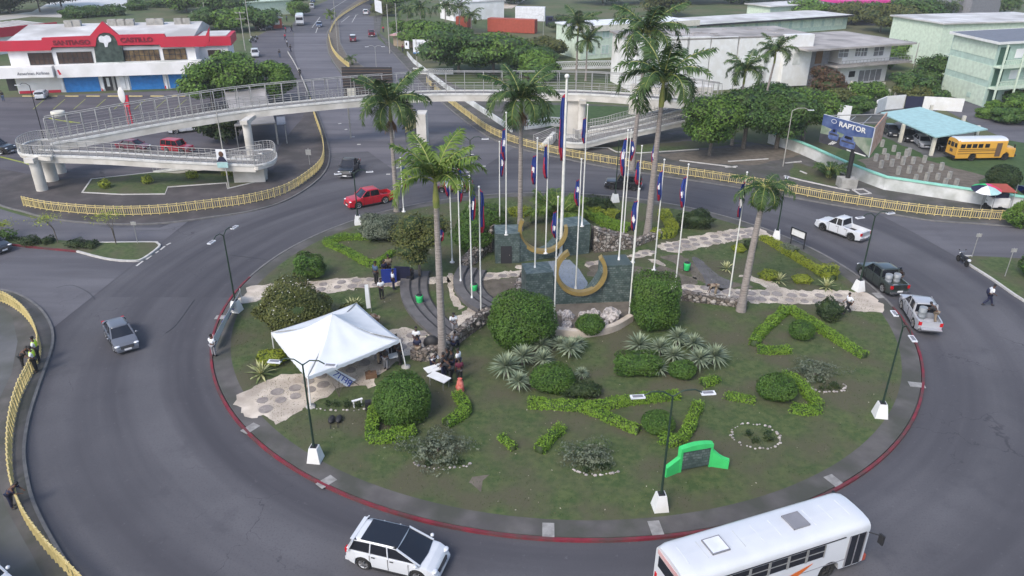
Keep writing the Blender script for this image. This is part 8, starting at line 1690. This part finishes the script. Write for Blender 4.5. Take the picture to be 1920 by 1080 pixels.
person(onbed(svp, sva, -1.9, -.45, .66), sva+.9, 'lean', 'plast', 'khaki', 'man in black top and cap standing in the silver pickup bed', hat='plast'); person(onbed(dkp, dka, -.5, -1.45, 0), dka+2.3, 'lean', 'plast', 'greys', 'man in dark top beside the open door of the dark pickup', z=.02)
person(gp(74, 678, .12), 3.4, 'arms', 'bwhite', 'black', 'upper of two people in white shirts and yellow safety vests at the left railing', vest='hiviz', sc=1.08); person(gp(70, 697, .12), 3.5, 'arms', 'bwhite', 'black', 'lower of two people in white shirts and yellow safety vests at the left railing', vest='hiviz', sc=1.08)
person(gp(46, 690, .12), .2, 'lean', 'plast', 'plast', 'person in dark clothes behind the two safety vests, inside the railing')
person(gp(26, 952, .12), .1, 'lean', 'navy', 'navy', 'person in dark blue leaning on the railing at the lower left')
person(gp(402, 668, ZI), 1.2, 'arms', 'bwhite', 'greys', 'person in white crouched at the lower end of the long banner', sc=.95)
person(gp(812, 172, .12), 1.5, 'stand', 'plast', 'plast', 'person in black on the north road pavement seen through the bridge railing'); person(gp(719, 61, .12), 1.5, 'stand', 'pinkred', 'navy', 'person in red on the pavement by the roadside kiosk')
person(gp(563, 145, .02), TC, 'walk', 'plast', 'plast', 'person in black with pale cap beside the short yellow rail', hat='cream')
for i, (u, v, c_, l) in enumerate([(545, 98, 'plast', 'person in black and white walking on the car park pavement, nearest'), (539, 88, 'wht', 'person in white cap on the car park pavement'), (525, 108, 'plast', 'lone person in dark clothes standing in the car park'), (535, 76, 'pinkred', 'person in red on the car park pavement, lower'), (536, 62, 'pinkred', 'person in pink on the car park pavement, middle'), (531, 55, 'wht', 'person in white on the car park pavement, upper'), (547, 60, 'plast', 'person in dark clothes by the road edge near the white bus'), (538, 40, 'denim', 'person in blue behind the small orange shop'), (546, 30, 'plast', 'person in dark clothes at the far end of the pavement'), (755, 98, 'maroon', 'person sitting under the kiosk roof'), (1850, 392, 'denim', 'person standing under the many coloured parasol'), (7, 190, 'plast', 'person at the far left in front of the shop wall')]):
    person(gp(u, v, .02), rnd.uniform(-2, 2), 'walk' if i % 3 == 0 else 'stand', c_, ['navy', 'plast', 'denim'][i % 3], l)
# ================================================================ thin coastal haze
mb = MB(); mb.box((0, 700, 14.5), (1800, 1500, 31)); hz_ = mb.build('haze', M['white'], kind='stuff', label='thin pale haze in the air', cat='haze')
hm_ = bpy.data.materials.new('haze'); hm_.use_nodes = True; nt = hm_.node_tree; nt.nodes.clear(); pv = nt.nodes.new('ShaderNodeVolumePrincipled'); pv.inputs['Color'].default_value = (.86, .90, .95, 1); pv.inputs['Density'].default_value = .00025
ou = nt.nodes.new('ShaderNodeOutputMaterial'); nt.links.new(pv.outputs[0], ou.inputs['Volume']); hz_.data.materials[0] = hm_
print('OBJ', len(bpy.data.objects), 'POLY', sum(len(o.data.polygons) for o in bpy.data.objects if o.type == 'MESH'))
